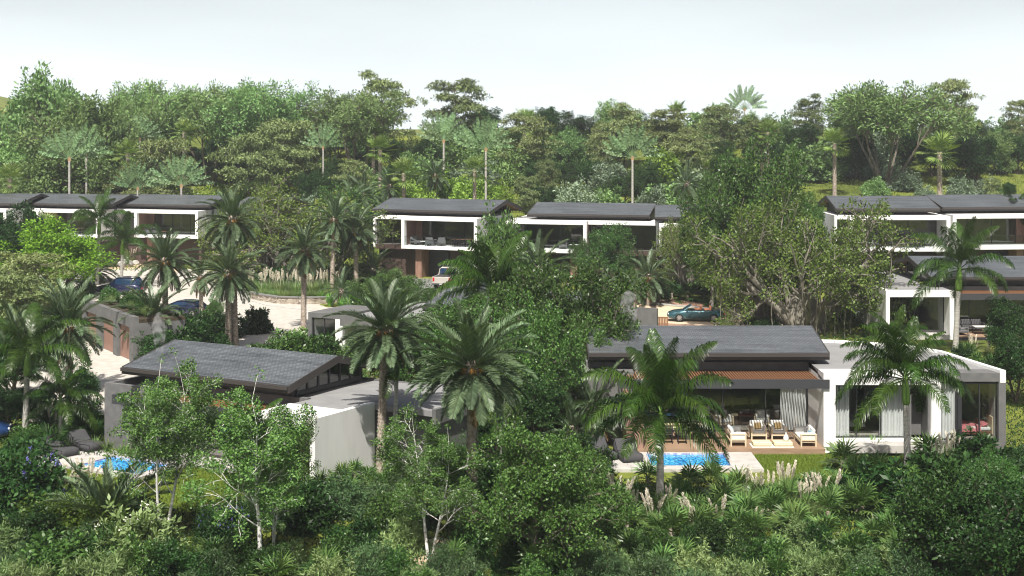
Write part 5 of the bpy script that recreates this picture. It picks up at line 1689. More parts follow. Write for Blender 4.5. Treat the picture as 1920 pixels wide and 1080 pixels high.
MB().box(8.1, 8.3, .252, 3.6, 0, 2.748).build('end_wall', M['midgrey'], G)
MB().box(-4.3, 8.3, 3.4, 3.6, 0, 2.748).build('back_wall', M['midgrey'], G)
def onG(x, y, z=3.0): return inframe((GX, GY, 0), GA, (x, y, z))

# ---- low stone retaining wall, curved
rw_t = thing('retaining_wall', 'low curved wall of pale stacked stones with dark coping', 'wall', (0, 0, 0))
cpts = [gp(470, 560), gp(490, 565), gp(520, 569.5), gp(560, 571), gp(600, 570.5), gp(640, 569)]
cv = []
for i in range(len(cpts) - 1):
    for k in range(6):
        a = k / 6
        cv.append((cpts[i][0] * (1 - a) + cpts[i + 1][0] * a, cpts[i][1] * (1 - a) + cpts[i + 1][1] * a))
cv.append(cpts[-1])
rng = np.random.default_rng(9)
st = MB(); cp = MB()
for i in range(len(cv) - 1):
    a, b = Vector(cv[i]), Vector(cv[i + 1]); d = (b - a); L = d.length; d /= L; nn = Vector((d.y, -d.x))
    if nn.y > 0: nn = -nn
    for r_ in range(5):
        for k in range(2):
            u0, u1 = L * k / 2 + .01, L * (k + 1) / 2 - .01
            if r_ % 2: u0, u1 = u0 + .06, u1 + .06
            dp = rng.uniform(-.04, .05)
            p = [a + d * u0 + nn * (.12 + dp), a + d * u1 + nn * (.12 + dp + rng.uniform(-.02, .02)), a + d * u1 - nn * .2, a + d * u0 - nn * .2]
            st.prism([tuple(q) for q in p], r_ * .125 + .006, r_ * .125 + .12 - rng.uniform(0, .02))
    p = [a + nn * .22, b + nn * .22, b - nn * .25, a - nn * .25]
    cp.prism([tuple(q) for q in p], .632, .72)
tag(st.build('stone', M['wallstone'], rw_t), kind='stuff')
cp.build('coping', M['asphalt'], rw_t)

# ---- smoke from the two villa chimneys
def smoke(label, x, y, z, h, r):
    m, n, out = newmat('smoke')
    pv = n.nodes.new('ShaderNodeVolumePrincipled')
    pv.inputs['Color'].default_value = (.95, .95, .95, 1)
    tc = n.nodes.new('ShaderNodeTexCoord')
    no = n.nodes.new('ShaderNodeTexNoise'); no.inputs['Scale'].default_value = 2.6; no.inputs['Detail'].default_value = 4
    n.links.new(tc.outputs['Object'], no.inputs[0])
    mr = n.nodes.new('ShaderNodeMapRange'); mr.inputs['From Min'].default_value = .46; mr.inputs['From Max'].default_value = .72; mr.inputs['To Max'].default_value = 2.6
    n.links.new(no.outputs[0], mr.inputs[0]); n.links.new(mr.outputs[0], pv.inputs['Density'])
    n.links.new(pv.outputs[0], out.inputs['Volume'])
    vs = MB().lathe([(.04, 0), (r * .5, h * .12), (r * .8, h * .35), (r, h * .65), (r * .8, h * .88), (r * .2, h)], 12)
    o = vs.build('smoke', m, None, True, (x, y, z))
    tag(o, kind='stuff', label=label)
smoke('pale wisp of smoke over the turned villa roof', -18.1, 73.0, 4.55, 2.3, .38)
smoke('pale wisp of smoke over the pool villa roof', 6.3, 76.5, 5.2, 2.4, .5)

# ---- thin air
hm, hn, ho = newmat('haze')
hv = hn.nodes.new('ShaderNodeVolumePrincipled')
hv.inputs['Color'].default_value = (.90, .94, 1.0, 1)
hv.inputs['Density'].default_value = HAZE
hv.inputs['Anisotropy'].default_value = 0.0
hn.links.new(hv.outputs[0], ho.inputs['Volume'])
if HAZE > 0:
    tag(MB().box(-720, 720, -90, 920, -3.0, 44).build('haze', hm), kind='stuff')
# ------------------------------------------------------------------ vehicles
def wheel(parent, x, y, r=.35, w=.22):
    t = MB()
    n = 24
    prof = [(r * .66, -w / 2), (r * .95, -w / 2), (r, -w / 2 + .04), (r, w / 2 - .04), (r * .95, w / 2), (r * .66, w / 2)]
    vs, fs = [], []
    for a in range(n):
        an = 6.2832 * a / n
        for (q, yy) in prof: vs.append((q * math.cos(an), yy, q * math.sin(an)))
    m = len(prof)
    for a in range(n):
        for k in range(m):
            fs.append((a * m + k, a * m + (k + 1) % m, ((a + 1) % n) * m + (k + 1) % m, ((a + 1) % n) * m + k))
    ty = MB().add(vs, fs).build('wheel', VM['tyre'], parent, True, (x, y, r))
    rim = MB()
    for a in range(10):
        an = 6.2832 * a / 10
        c, s = math.cos(an), math.sin(an)
        pts = []
        for (u, v) in ((.10, -.05), (.66, -.035), (.66, .035), (.10, .05)):
            pts.append((u * r * c - v * s * r * 2, u * r * s + v * c * r * 2))
        rim.prism_y(pts, -w / 2 - .0, -w / 2 + .03); rim.prism_y(pts, w / 2 - .03, w / 2)
    for yy in (-w / 2 + .005, w / 2 - .035):
        rim.prism_y([(r * .12 * math.cos(a), r * .12 * math.sin(a)) for a in np.linspace(0, 6.28, 10)[:-1]], yy, yy + .03)
    rim.build('rim', VM['rim'], ty)
    MB().prism_y([(r * .64 * math.cos(a), r * .64 * math.sin(a)) for a in np.linspace(0, 6.28, 18)[:-1]], -.02, .02).build('brake_disc', VM['tyre'], ty)
VM = dict(tyre=plain('tyre_rubber', (.012, .012, .012), .8), rim=plain('alloy', (.55, .55, .56), .3, metal=.8), silver=plain('champagne_paint', (.62, .59, .54), .35, metal=.3, coat=.6),
          teal=plain('teal_paint', (.022, .085, .105), .3, metal=.3, coat=.8), navy=plain('navy_paint', (.008, .012, .05), .25, metal=.1, coat=1.0), blue=plain('blue_paint', (.012, .04, .13), .3, coat=.8),
          glass=plain('car_glass', (.01, .03, .07), .04, .9), red=plain('tail_light', (.55, .02, .02), .25), chrome=plain('chrome', (.62, .62, .63), .15, metal=1.0), black=plain('black_trim', (.015, .015, .016), .6),
          leather=plain('tan_leather', (.32, .12, .06), .6), bed=plain('truck_bed', (.05, .05, .05), .7), lamp=plain('head_lamp', (.75, .78, .8), .1, .8), plate=plain('number_plate', (.7, .7, .68), .5))

def loft_body(name, parent, mat, secs, W, smooth=True):
    """car body: side profile sections along x with lower/upper heights and half widths (x, z0, zs, z1, wl, ws, wt)"""
    vs, fs = [], []
    n = 12
    for (x, z0, zs, z1, wl, ws, wt) in secs:
        half = [(wl * .92, z0), (wl, z0 + .10), (ws, (z0 + zs) / 2), (ws, zs), (wt + (ws - wt) * .35, zs + (z1 - zs) * .75), (wt, z1)]
        ring = [(x, y, z) for y, z in half] + [(x, -y, z) for y, z in half[::-1]]
        vs += ring
    for i in range(len(secs) - 1):
        for k in range(n):
            fs.append((i * n + k, i * n + (k + 1) % n, (i + 1) * n + (k + 1) % n, (i + 1) * n + k))
    fs.append(tuple(range(n))[::-1]); fs.append(tuple((len(secs) - 1) * n + k for k in range(n)))
    return MB().add(vs, fs).build(name, mat, parent, smooth)

def coupe(name, label, loc, rz, paint, open_top=False, suv=False):
    t = thing(name, label, 'car', loc, rz, None)
    H = .25 if suv else 0
    body = [(-2.38, .42, .62, .70, .72, .74, .66), (-2.25, .30, .72, .86, .86, .88, .76), (-1.6, .24, .82, .96 + H * .3, .92, .95, .84), (-.6, .24, .84, .95 + H * .3, .92, .95, .88),
            (.6, .24, .84, .95 + H * .3, .92, .95, .88), (1.2, .24, .82, .92 + H * .3, .92, .95, .84), (1.9, .26, .74, .84 + H * .3, .90, .92, .76), (2.3, .30, .62, .70 + H * .3, .82, .84, .66), (2.42, .40, .56, .60, .68, .70, .56)]
    b = loft_body('body', t, VM[paint], body, .95)
    top = 1.36 + H * 1.4
    if not open_top:
        e = -2.1 if suv else -1.85
        cab = [(e, .90, .94, .98 + H * .4, .74, .76, .66), (e + .5, .90, .98, top - .06, .76, .80, .60), (-.5, .90, .98, top, .78, .82, .62), (.2, .90, .98, top - .03, .78, .82, .60), (1.15, .88, .93, .96, .76, .80, .70)]
        loft_body('windows', t, VM['glass'], cab, .8)
        MB().add([(e + .45, -.60, top - .04), (e + .45, .60, top - .04), (-.5, .62, top + .015), (-.5, -.62, top + .015), (.25, .60, top - .015), (.25, -.60, top - .015)], [(0, 3, 2, 1), (3, 5, 4, 2)]).build('roof', VM[paint], t)
        for s in (-1, 1):
            MB().tube([(e + .05, s * .74, .97), (e + .5, s * .66, top - .05), (-.5, s * .66, top - .005), (.22, s * .65, top - .04), (1.15, s * .78, .95)], .035, 5).build('pillar', VM[paint], t)
            MB().tube([(-.45, s * .82, .95), (-.45, s * .66, top - .02)], .035, 4).build('pillar', VM['black'], t)
    else:
        MB().bbox(-1.15, .55, -.74, .74, .90, .97, .03).build('cabin', VM['black'], t)
        for sx, sy in ((-.15, -.38), (-.15, .38), (-.95, -.36), (-.95, .36)):
            MB().bbox(sx - .25, sx + .28, sy - .25, sy + .25, .86, 1.0, .05).build('seat', VM['leather'], t)
            MB().bbox(sx - .33, sx - .18, sy - .24, sy + .24, .9, 1.28, .06).build('seat_back', VM['leather'], t)
        ws = MB().add([(1.05, -.76, .94), (1.05, .76, .94), (.42, .62, 1.36), (.42, -.62, 1.36)], [(0, 1, 2, 3)]).build('windscreen', VM['glass'], t)
        MB().tube([(1.05, -.78, .94), (.42, -.64, 1.37), (.42, .64, 1.37), (1.05, .78, .94)], .025, 5).build('windscreen_frame', VM[paint], t)
        MB().tube([(-1.7, -.8, .97), (-1.35, -.7, 1.04), (-1.35, .7, 1.04), (-1.7, .8, .97)], .09, 6).build('folded_roof', VM['black'], t)
    for x in (-1.45, 1.45):
        for y in (-.84, .84):
            wheel(t, x, y, .35 if not suv else .38)
            s = 1 if y > 0 else -1
            MB().tube([(x + .44 * math.cos(a), s * .90, .36 + .44 * math.sin(a)) for a in np.linspace(-.2, 3.34, 12)], .05, 4).build('wheel_arch', VM[paint] if not suv else VM['black'], t)
    for y in (-.55, .55):
        MB().bbox(2.26, 2.41, y - .16, y + .16, .56, .68, .03).build('headlight', VM['lamp'], t)
        MB().bbox(-2.40, -2.28, y - .2, y + .2, .62, .74, .02).build('tail_light', VM['red'], t)
        s = 1 if y > 0 else -1
        MB().bbox(.70, .88, s * .93, s * 1.10, .93, 1.03, .03).build('wing_mirror', VM[paint], t)
        MB().box(-.32, -.12, s * .952, s * .975, .80, .83).build('door_handle', VM['chrome'], t)
        MB().box(.545, .555, s * .945, s * .956, .30, .90).build('door_seam', VM['black'], t)
        MB().box(-.655, -.645, s * .945, s * .956, .30, .90).build('door_seam', VM['black'], t)
    MB().bbox(2.36, 2.44, -.34, .34, .36, .56, .02).build('grille', VM['black'], t)
    MB().box(-2.42, -2.385, -.22, .22, .5, .6).build('number_plate', VM['plate'], t)
    return t

def pickup(label, loc, rz):
    t = thing('pickup_truck', label, 'pickup truck', loc, rz)
    p = VM['silver']
    MB().bbox(-2.9, -.55, -.99, -.89, .55, 1.22, .05).build('bed_side', p, t)
    MB().bbox(-2.9, -.55, .89, .99, .55, 1.22, .05).build('bed_side', p, t)
    MB().bbox(-2.95, -2.86, -.88, .88, .58, 1.20, .03).build('tailgate', p, t)
    MB().bbox(-2.85, -.56, -.885, .885, .6, .74, .01).build('bed_floor', VM['bed'], t)
    MB().bbox(-2.84, -.57, -.885, .885, 1.165, 1.21, .01).build('bed_cover', VM['bed'], t)
    loft_body('hood', t, p, [(.9, .5, .98, 1.14, .96, .99, .86), (2.2, .5, .96, 1.12, .96, .98, .84), (2.75, .52, .92, 1.02, .92, .94, .78), (2.88, .6, .85, .9, .84, .86, .74)], 1)
    MB().bbox(-.54, .92, -.98, .98, .5, 1.16, .05).build('door_panel', p, t)
    loft_body('windows', t, VM['glass'], [(-.52, 1.1, 1.2, 1.74, .92, .93, .76), (-.35, 1.1, 1.2, 1.83, .92, .93, .76), (.5, 1.1, 1.2, 1.86, .92, .93, .77), (1.5, 1.08, 1.14, 1.18, .90, .92, .80)], 1)
    MB().bbox(-.42, .55, -.77, .77, 1.80, 1.89, .04).build('roof', p, t)
    for s in (-1, 1):
        MB().tube([(-.53, s * .92, 1.16), (-.44, s * .78, 1.83)], .06, 5).build('pillar', p, t)
        MB().tube([(.52, s * .78, 1.85), (1.5, s * .92, 1.16)], .05, 5).build('pillar', p, t)
        MB().tube([(.3, s * .93, 1.16), (.3, s * .79, 1.85)], .045, 5).build('pillar', p, t)
        MB().bbox(-2.985, -2.90, s * .80 - .09, s * .80 + .09, .78, 1.16, .02).build('tail_light', VM['red'], t)
        MB().bbox(2.78, 2.9, s * .68 - .16, s * .68 + .16, .72, .92, .03).build('headlight', VM['lamp'], t)
        MB().bbox(1.05, 1.25, s * 1.0, s * 1.22, 1.12, 1.32, .03).build('wing_mirror', VM['black'], t)
    MB().bbox(-3.08, -2.93, -.95, .95, .44, .58, .03).build('rear_bumper', VM['chrome'], t)
    MB().bbox(2.8, 2.98, -.95, .95, .42, .6, .03).build('front_bumper', VM['chrome'], t)
    MB().box(-2.7, 2.7, -.7, .7, .34, .52).build('chassis', VM['black'], t)
    MB().box(-.56, -.535, -.12, .12, 1.76, 1.80).build('brake_lamp', VM['red'], t)
    MB().box(-3.085, -3.081, -.18, .18, .48, .57).build('number_plate', VM['plate'], t)
    for x in (-1.75, 1.85):
        for y in (-.86, .86):
            wheel(t, x, y, .40, .26)
            s = 1 if y > 0 else -1
            MB().tube([(x + .48 * math.cos(a), s * .965, .42 + .48 * math.sin(a)) for a in np.linspace(0, 3.14, 11)], .045, 4).build('wheel_arch', VM['black'], t)
    return t
x_, y_ = gp(840, 546, .6)
pickup('champagne pickup truck reversed out before the dark garage', (x_, y_ + 2.4, gz(x_, y_ + 2.4) + .05), R(78))
x_, y_ = gp(1306, 603)
coupe('convertible_car', 'teal open topped convertible parked on tan paving', (x_, y_ + .4, gz(x_, y_) + .03), R(176), 'teal', True)
x_, y_ = gp(344, 592)
coupe('parked_car', 'dark navy car with pale wheel behind the small green tree', (x_, y_, .03), R(160), 'navy')
x_, y_ = gp(228, 552)
coupe('parked_car', 'dark blue car whose roof shows above the green bush', (x_, y_, .03), R(172), 'navy', False, True)
x_, y_ = gp(-72, 828)
coupe('parked_car', 'blue car just inside the picture edge behind the violet bush', (x_, y_, .03), R(15), 'blue')

def boulder(label, x, y, r, seed, sz=.6):
    rng = np.random.default_rng(seed)
    me = bpy.data.meshes.new('boulder')
    import bmesh
    bm = bmesh.new()
    bmesh.ops.create_icosphere(bm, subdivisions=3, radius=r)
    dirs = [Vector(rng.normal(0, 1, 3)).normalized() for _ in range(14)]
    for v in bm.verts:
        for d in dirs:
            k = v.co.dot(d) - r * .72
            if k > 0: v.co -= d * k
        v.co.z *= sz
        v.co += Vector(rng.normal(0, .012 * r, 3))
    bm.to_mesh(me); bm.free()
    me.materials.append(M['stone'])
    o = place('boulder', me, None, (x, y, gz(x, y) + r * sz * .35), (0, 0, seed))
    return tag(o, label, 'rock')
x_, y_ = gp(236, 501); boulder('jagged pale grey boulder at the edge of the paved court', x_, y_, 1.15, 3, .75)
x_, y_ = gp(254, 497); boulder('smaller rock leaning by the jagged pale boulder', x_, y_ + .3, .6, 8, .8)
for i, (u, v, r, lb) in enumerate(((131, 832, .42, 'flat pale rock behind the two pool loungers'), (200, 846, .20, 'small pale stone by the spiky plants at the grey wall'), (213, 850, .16, 'tiny stone beside the spiky plants'), (343, 843, .3, 'tan rock showing between the birches'))):
    x_, y_ = gp(u, v); boulder(lb, x_, y_, r, 20 + i, .55)
# ------------------------------------------------------------------ planting
def at(u, v):
    x, y = gp(u, v); return x, y

def date_px(u, vb, vc, sc, label, d=None, n=44, **k):
    """date palm with its foot at photo row vb (or at distance d) and crown centre at row vc"""
    if d is None: x, y = gp(u, vb)
    else: x, y = xu(u, d), d
    z = gz(x, y)
    ht = zv(vc, y) - z
    return date_palm(x, y, z, max(ht, .3), sc, label, n, **k)

D = date_px
D(712, 905, 622, .97, 'date palm with orange fruit stalks beside the white wall', n=68)
D(884, 1035, 688, 1.0, 'date palm with a thick wide crown in front of the birches', n=66)
D(130, 0, 610, 1.12, 'large date palm leaning over the first garage door', d=88, n=50)
D(284, 668, 595, 1.02, 'short date palm in front of the timber garage doors', n=46)
D(311, 648, 490, 1.1, 'tall date palm before the balcony, navy car at its foot', n=46)
D(428, 655, 512, 1.1, 'front palm of the close pair of tall trunks', n=44)
D(441, 650, 412, 1.12, 'rear palm of the close pair, its crown highest', n=44)
D(569, 618, 470, 1.08, 'date palm standing beside the stone retaining wall', n=44)
D(668, 546, 430, 1.18, 'date palm next to the balcony over the pickup', n=44)
D(622, 552, 412, 1.1, 'date palm with slim trunk among tall grasses', n=40)
D(680, 0, 366, 1.15, 'date palm crown peeping over the roof corner', d=176, n=34, stalk=False)
D(727, 0, 350, 1.25, 'date palm behind the roof with drooping outer fronds', d=180, n=34, stalk=False)
D(655, 0, 378, 1.15, 'date palm lowest of the three behind the roof', d=170, n=34, stalk=False)
D(818, 0, 330, 1.1, 'date palm on the slope above the pickup villa roof', d=190, n=36)
D(1290, 0, 345, 1.2, 'grey green date palm beside the broad tree top', d=178, n=34, stalk=False)
D(1330, 0, 352, 1.0, 'small grey date palm touching the broad tree', d=182, n=28, stalk=False)
D(1012, 0, 505, 1.35, 'trunkless looking palm in front of the white frame', d=130, n=38, stalk=False)
D(1216, 575, 520, 1.1, 'short palm under the second balcony', n=34)
D(1132, 570, 540, .85, 'small dark palm by the timber pier', n=28, stalk=False)
D(1190, 585, 545, .7, 'young palm leaning over the tan road', n=24, stalk=False)
D(182, 530, 505, 1.15, 'low date palm beside the paved court', n=36, stalk=False)
D(740, 525, 500, 1.25, 'low palm beneath the balcony at the dark lower wall', n=34, stalk=False)
D(700, 540, 505, 1.0, 'bushy palm beside the pale palm trunk', n=30, stalk=False)
D(198, 0, 985, 1.02, 'stemless feathery palm in front of the small pool', d=57, n=40, stalk=False)
D(1072, 0, 808, .8, 'pale young palm under the dark tree by the pool', d=71.5, n=24, stalk=False)
D(1115, 0, 770, .95, 'dark palm against the grey wall by the timber fin', d=73, n=28, stalk=False)
D(640, 575, 545, .8, 'small palm beside the court planting bed', n=24, stalk=False)
D(378, 600, 520, .85, 'slim palm with yellowish crown behind the navy car', n=26)
D(30, 0, 628, 1.0, 'shaded date palm at the picture edge', d=95, n=30, stalk=False)
D(85, 0, 800, .6, 'small palm in shade behind the loungers', d=75, n=22, stalk=False)

def royal_px(u, vb, vc, sc, label, d=None, **k):
    if d is None: x, y = gp(u, vb)
    else: x, y = xu(u, d), d
    z = gz(x, y)
    return royal_palm(x, y, z, max(zv(vc, y) - z, .8), sc, label, **k)
Y = royal_px
Y(1238, 978, 765, 1.15, 'smooth trunked palm in front of the pool and deck', n=25)
Y(1703, 915, 700, 1.12, 'smooth trunked palm before the curtained bedroom', n=23)
Y(1791, 668, 497, 1.45, 'tall crownshaft palm beside the lounge terrace', n=16)
Y(1904, 0, 395, 1.0, 'slender palm before the last upper villa', d=140, n=13)
Y(46, 832, 655, 1.1, 'smooth grey palm at the far side of the loungers', n=17)
Y(114, 832, 742, .78, 'short crownshaft palm behind the loungers', n=15)
Y(182, 0, 412, 1.25, 'dark feathered palm before the balcony frames', d=150, n=14)
Y(227, 0, 450, 1.2, 'crownshaft palm with bright green shaft by the boulder', d=148, n=14)
Y(925, 0, 535, 1.4, 'big dark palm covering the pickup side', d=88, n=24)
Y(737, 0, 672, .8, 'thin dark palm hidden behind the date palm at the white wall', d=66, n=9)
Y(770, 800, 765, .8, 'low palm in the shade of the white villa corner', n=9)
Y(480, 0, 810, .75, 'small dark palm under the brown pergola', d=66, n=9)
Y(1680, 0, 640, .9, 'leaning green palm at the fig tree side of the white villa', d=86, n=12)
Y(1335, 0, 480, .9, 'yellow tinged palm inside the fig tree shade', d=124, n=11)

def fan_px(u, vb, vc, sc, label, d=None, **k):
    if d is None: x, y = gp(u, vb)
    else: x, y = xu(u, d), d
    z = gz(x, y)
    return fan_palm(x, y, z, max(zv(vc, y) - z, .3), sc, label, **k)
Fp = fan_px
for (u, vc, d, sc, lb) in ((240, 288, 212, 1.5, 'fan palm with brown trunk between the flat fans'), (713, 280, 215, 1.55, 'fan palm standing clear above the roof ridge'), (345, 248, 232, 1.5, 'fan palm under the feathery grove, white gap beside it'),
                           (985, 232, 240, 1.7, 'bright fan palm rising out of the olive trees'), (890, 318, 192, 1.35, 'fan palm with pale trunk over the pickup villa'), (757, 325, 190, 1.5, 'fan palm with yellow fronds beside the roof ridge'),
                           (1762, 285, 196, 1.9, 'fan palm with thick shaggy trunk on sunlit grass'), (1565, 268, 215, 1.6, 'dark fan palm before the tall vase shaped tree'), (1440, 248, 232, 1.5, 'yellowish fan palm above the broad tree'),
                           (700, 250, 240, 1.5, 'fan palm half hidden by the feathery trees'), (1270, 212, 262, 1.6, 'fan palm on the crest among olive trees'), (1620, 265, 240, 1.4, 'pale fan palm in the shade of the hill'), (18, 335, 178, 1.6, 'yellow green fan palm at the picture edge')):
    Fp(u, 0, vc, sc * .95, lb, d=max(178, d - 20), n=24)
Fp(85, 0, 435, 1.5, 'yellow fan palm behind the bright green tree', d=150, n=26)
Fp(1790, 330, 250, 1.3, 'fan palm half covered by dark woodland', d=225, n=20)

for (u, vc, d, sc, lb, rz) in ((130, 302, 196, 1.25, 'flat fan traveller palm with slim double trunk', .2), (162, 294, 204, 1.2, 'flat fan traveller palm close behind another', -.35), (340, 352, 182, 1.2, 'wide traveller palm just over the roof ridge', .1),
                               (258, 356, 184, 1.0, 'low traveller palm with a stray leaf over the roof', .5), (832, 268, 222, 1.3, 'traveller palm under the lone tiered tree', -.15), (911, 284, 200, 1.25, 'tall traveller palm with bare trunk to the roof', .25),
                               (1186, 300, 196, 1.25, 'traveller palm before the silver bushes', 0), (1396, 208, 262, 1.35, 'traveller palm whose fan stands on the skyline', .05), (606, 280, 222, 1.1, 'dark traveller palm among the olive trees', -.4), (262, 262, 226, 1.1, 'dark traveller palm in the shaded grove', .3)):
    d = max(178, d - 16) if u < 1390 else d
    x, y = xu(u, d), d
    z = gz(x, y)
    traveller(x, y, z, max(zv(vc, y) - z, .3), sc, lb, rz=rz)

# ---- trees of the hill: (kind, u, v_top, d, width factor, label)
def tree_px(kind, u, vt, d, wide, label, name='tree', group=None, vb=None, cat='tree'):
    if vb is not None: x, y = gp(u, vb)
    else: x, y = xu(u, d), d
    z = gz(x, y)
    return plant(kind, x, y, max(zv(vt, y) - z, .5), name, label, cat, group, wide, z)
T = tree_px
HILL = [
 ('wood', 66, 118, 215, .80, 'tall dark tree standing highest at the hill edge'), ('wood', 150, 168, 205, .95, 'round woodland tree beside the highest tree'),
 ('wood', 40, 200, 225, 1.0, 'dark tree before the yellow hillside'), ('vase', 215, 178, 215, .85, 'feathery tree left of the grove gap'), ('vase', 292, 148, 228, .85, 'feathery tree with the roundest top of the grove'),
 ('vase', 395, 152, 226, 1.0, 'wide feathery tree with many pale stems'), ('vase', 512, 150, 222, .9, 'feathery tree with white sky between its stems'), ('vase', 455, 160, 240, .85, 'feathery tree behind the pale stemmed grove'),
 ('vase', 340, 165, 245, .85, 'feathery tree at the back of the grove'), ('tier', 580, 205, 228, .8, 'olive tree in the dip of the skyline'), ('vase', 672, 165, 222, 1.0, 'wide feathery tree beside the open green gap'),
 ('tier', 716, 136, 240, .8, 'tall tiered tree behind the feathery tree'), ('tier', 855, 150, 232, .85, 'lone tiered tree clear against the sky'), ('wood', 905, 200, 240, .8, 'round tree beside the lone tiered tree'),
 ('tier', 985, 216, 212, .85, 'olive tiered tree over the fan palm'), ('wood', 1070, 222, 218, .95, 'round green tree with dark forked stems'), ('wood', 1150, 170, 245, .95, 'broad domed tree on the skyline'),
 ('tier', 1172, 195, 228, .8, 'olive tiered tree before the broad domed tree'), ('tier', 1255, 205, 222, .9, 'olive tiered tree above the second balcony villa'), ('tier', 1345, 200, 225, .9, 'olive tiered tree under the skyline fan'),
 ('wood', 1440, 196, 245, .7, 'small round tree behind the skyline fan'), ('tier', 1518, 178, 240, .75, 'tiered tree with a bent open top'), ('vase', 1660, 152, 205, 1.15, 'great vase shaped tree over the sunlit grass'),
 ('tier', 1792, 150, 232, .75, 'tiered tree in the hazy light by the great vase tree'), ('wood', 1870, 228, 215, .9, 'dark spreading tree on the right of the slope'), ('tier', 1915, 188, 235, .7, 'tiered tree cut by the picture edge'),
 ('tier', 470, 240, 205, .85, 'olive tree in the middle of the slope'), ('tier', 540, 225, 212, .9, 'bushy olive tree beneath the pale stems'), ('tier', 300, 262, 200, .7, 'small olive tree above the traveller palm'),
 ('tier', 220, 310, 190, .6, 'low dark olive tree near the roof ridge'), ('tier', 985, 330, 184, .65, 'low olive tree between the two centre roofs'), ('tier', 1025, 300, 198, .6, 'slim olive tree with a bare trunk'),
 ('wood', 100, 250, 190, 1.0, 'shaded tree above the corner roof'), ('wood', 190, 232, 215, .9, 'dark tree filling the shaded grove'), ('darkwood', 1500, 235, 222, 1.1, 'dark tree behind the tiered bent tree'),
 ('tier', 1290, 240, 205, .8, 'olive tree close behind the broad crown'), ('tier', 660, 300, 200, .75, 'olive tree under the fan palms'), ('tier', 1430, 225, 215, .8, 'olive tree merging into the broad crown'),
 ('vase', 620, 200, 235, .7, 'thin feathery tree in the skyline dip'), ('wood', 820, 225, 250, .6, 'low tree at the crest gap'), ('wood', 1745, 205, 240, .8, 'hazy tree between vase and tiered trees'),
 ('tier', 1130, 240, 212, .7, 'olive tree beside the forked tree'), ('darkwood', 1830, 250, 205, 1.0, 'dark round tree over the last roof'), ('tier', 1860, 335, 178, .6, 'low spreading olive bush tree on grass'),
 ('darkwood', 1230, 300, 208, .9, 'dark tree behind the grey date palm'), ('wood', 10, 240, 205, 1.0, 'dark tree at the picture edge under the hill'), ('wood', 250, 200, 250, .9, 'rear tree in the far grove'),
]
HILL.append(('wood', 1412, 190, 246, .8, 'round tree right under the skyline fan'))
for k_ in HILL:
    T(k_[0], k_[1], k_[2] + (22 if k_[0] == 'wood' else (8 if k_[0] == 'vase' else 0)), k_[3], k_[4], k_[5], 'tiered_tree' if k_[0] == 'tier' else ('feathery_tree' if k_[0] == 'vase' else 'woodland_tree'), 'trees of the wooded hill')

# bushes of the hill, by rows; each takes its label from its look and from what stands by it
MARKS = [(40, 'the shaded corner roof'), (130, 'the double trunk traveller palm'), (240, 'the brown trunked fan palm'), (340, 'the wide traveller palm'), (430, 'the crown of the tall palm pair'), (520, 'the pale stemmed grove'), (610, 'the slim grass bed palm'),
         (690, 'the three roof palms'), (760, 'the yellow fan palm'), (832, 'the lone tiered tree'), (911, 'the bare trunked traveller palm'), (985, 'the gap between centre roofs'), (1070, 'the forked tree'), (1186, 'the silver bush palm'),
         (1290, 'the grey date palm'), (1396, 'the skyline fan'), (1480, 'the broad crown'), (1565, 'the dark fan palm'), (1660, 'the great vase tree'), (1762, 'the shaggy trunked palm'), (1860, 'the last upper roof')]
USED = {}
ADJ = dict(silverbush=('silver leaved bush', 'pale silvery bush'), limebush=('lime green bush', 'bright yellow green bush'), greenbush=('mid green bush', 'soft green bush'), darkwood=('dark green bush tree', 'deep green bush tree'),
           shrub=('green rounded shrub', 'leafy green shrub'), darkshrub=('dark shrub', 'shaded dark shrub'), palebush=('pale tufted bush', 'pale feathery bush'), bluebush=('blue green bush', 'cool green bush'), olivebush=('yellow olive shrub', 'olive shrub'),
           laurel=('glossy dark bush', 'large leaved dark bush'), umbrella=('layered leaf shrub', 'fine layered shrub'), brightbush=('bright green shrub', 'vivid green shrub'), round=('small round tree', 'rounded leafy tree'), tuft=('grass tuft', 'fountain grass tuft'), pampas=('plumed grass', 'cream plumed grass'),
           strap=('strap leaved plant', 'bright strap plant'), spiky=('spiky rosette', 'pointed leaf rosette'), drac=('spiky fan palm shrub', 'fan leaved palm shrub'), darkfan=('dark fan palm shrub', 'shaded fan palm shrub'))
SIZE = ('small', 'middling', 'large')
ORD = ['', 'second', 'third', 'fourth', 'fifth', 'sixth', 'seventh', 'eighth', 'ninth', 'tenth', 'eleventh', 'twelfth']
def auto_label(kind, u, marks, rel, size=None):
    m = min(marks, key=lambda q: abs(q[0] - u))
    sd_ = 'left of' if u < m[0] - 9 else ('right of' if u > m[0] + 9 else 'in line with')
    a = ADJ[kind]
    opts = []
    for r_ in (rel, rel + ', a little higher,', rel + ', a little lower,', rel + ', tucked in deeper,', rel + ', standing out more,', 'lowest of those ' + rel, 'highest of those ' + rel):
        for w_ in a:
            opts.append(' '.join(x for x in (SIZE[size] if size is not None else '', w_, r_, sd_, m[1]) if x))
            opts.append(' '.join((w_, r_, sd_, m[1])))
    for lb in opts:
        lb = lb.replace('just ', '')
        if lb not in USED and len(lb.split()) <= 16:
            USED[lb] = 1
            return lb
    lb = ' '.join(f'{a[0]} {rel} {sd_} {m[1]}'.split()[:15])
    USED[lb] = USED.get(lb, 0) + 1
    return f'{ORD[min(USED[lb], 11)]} {lb}'

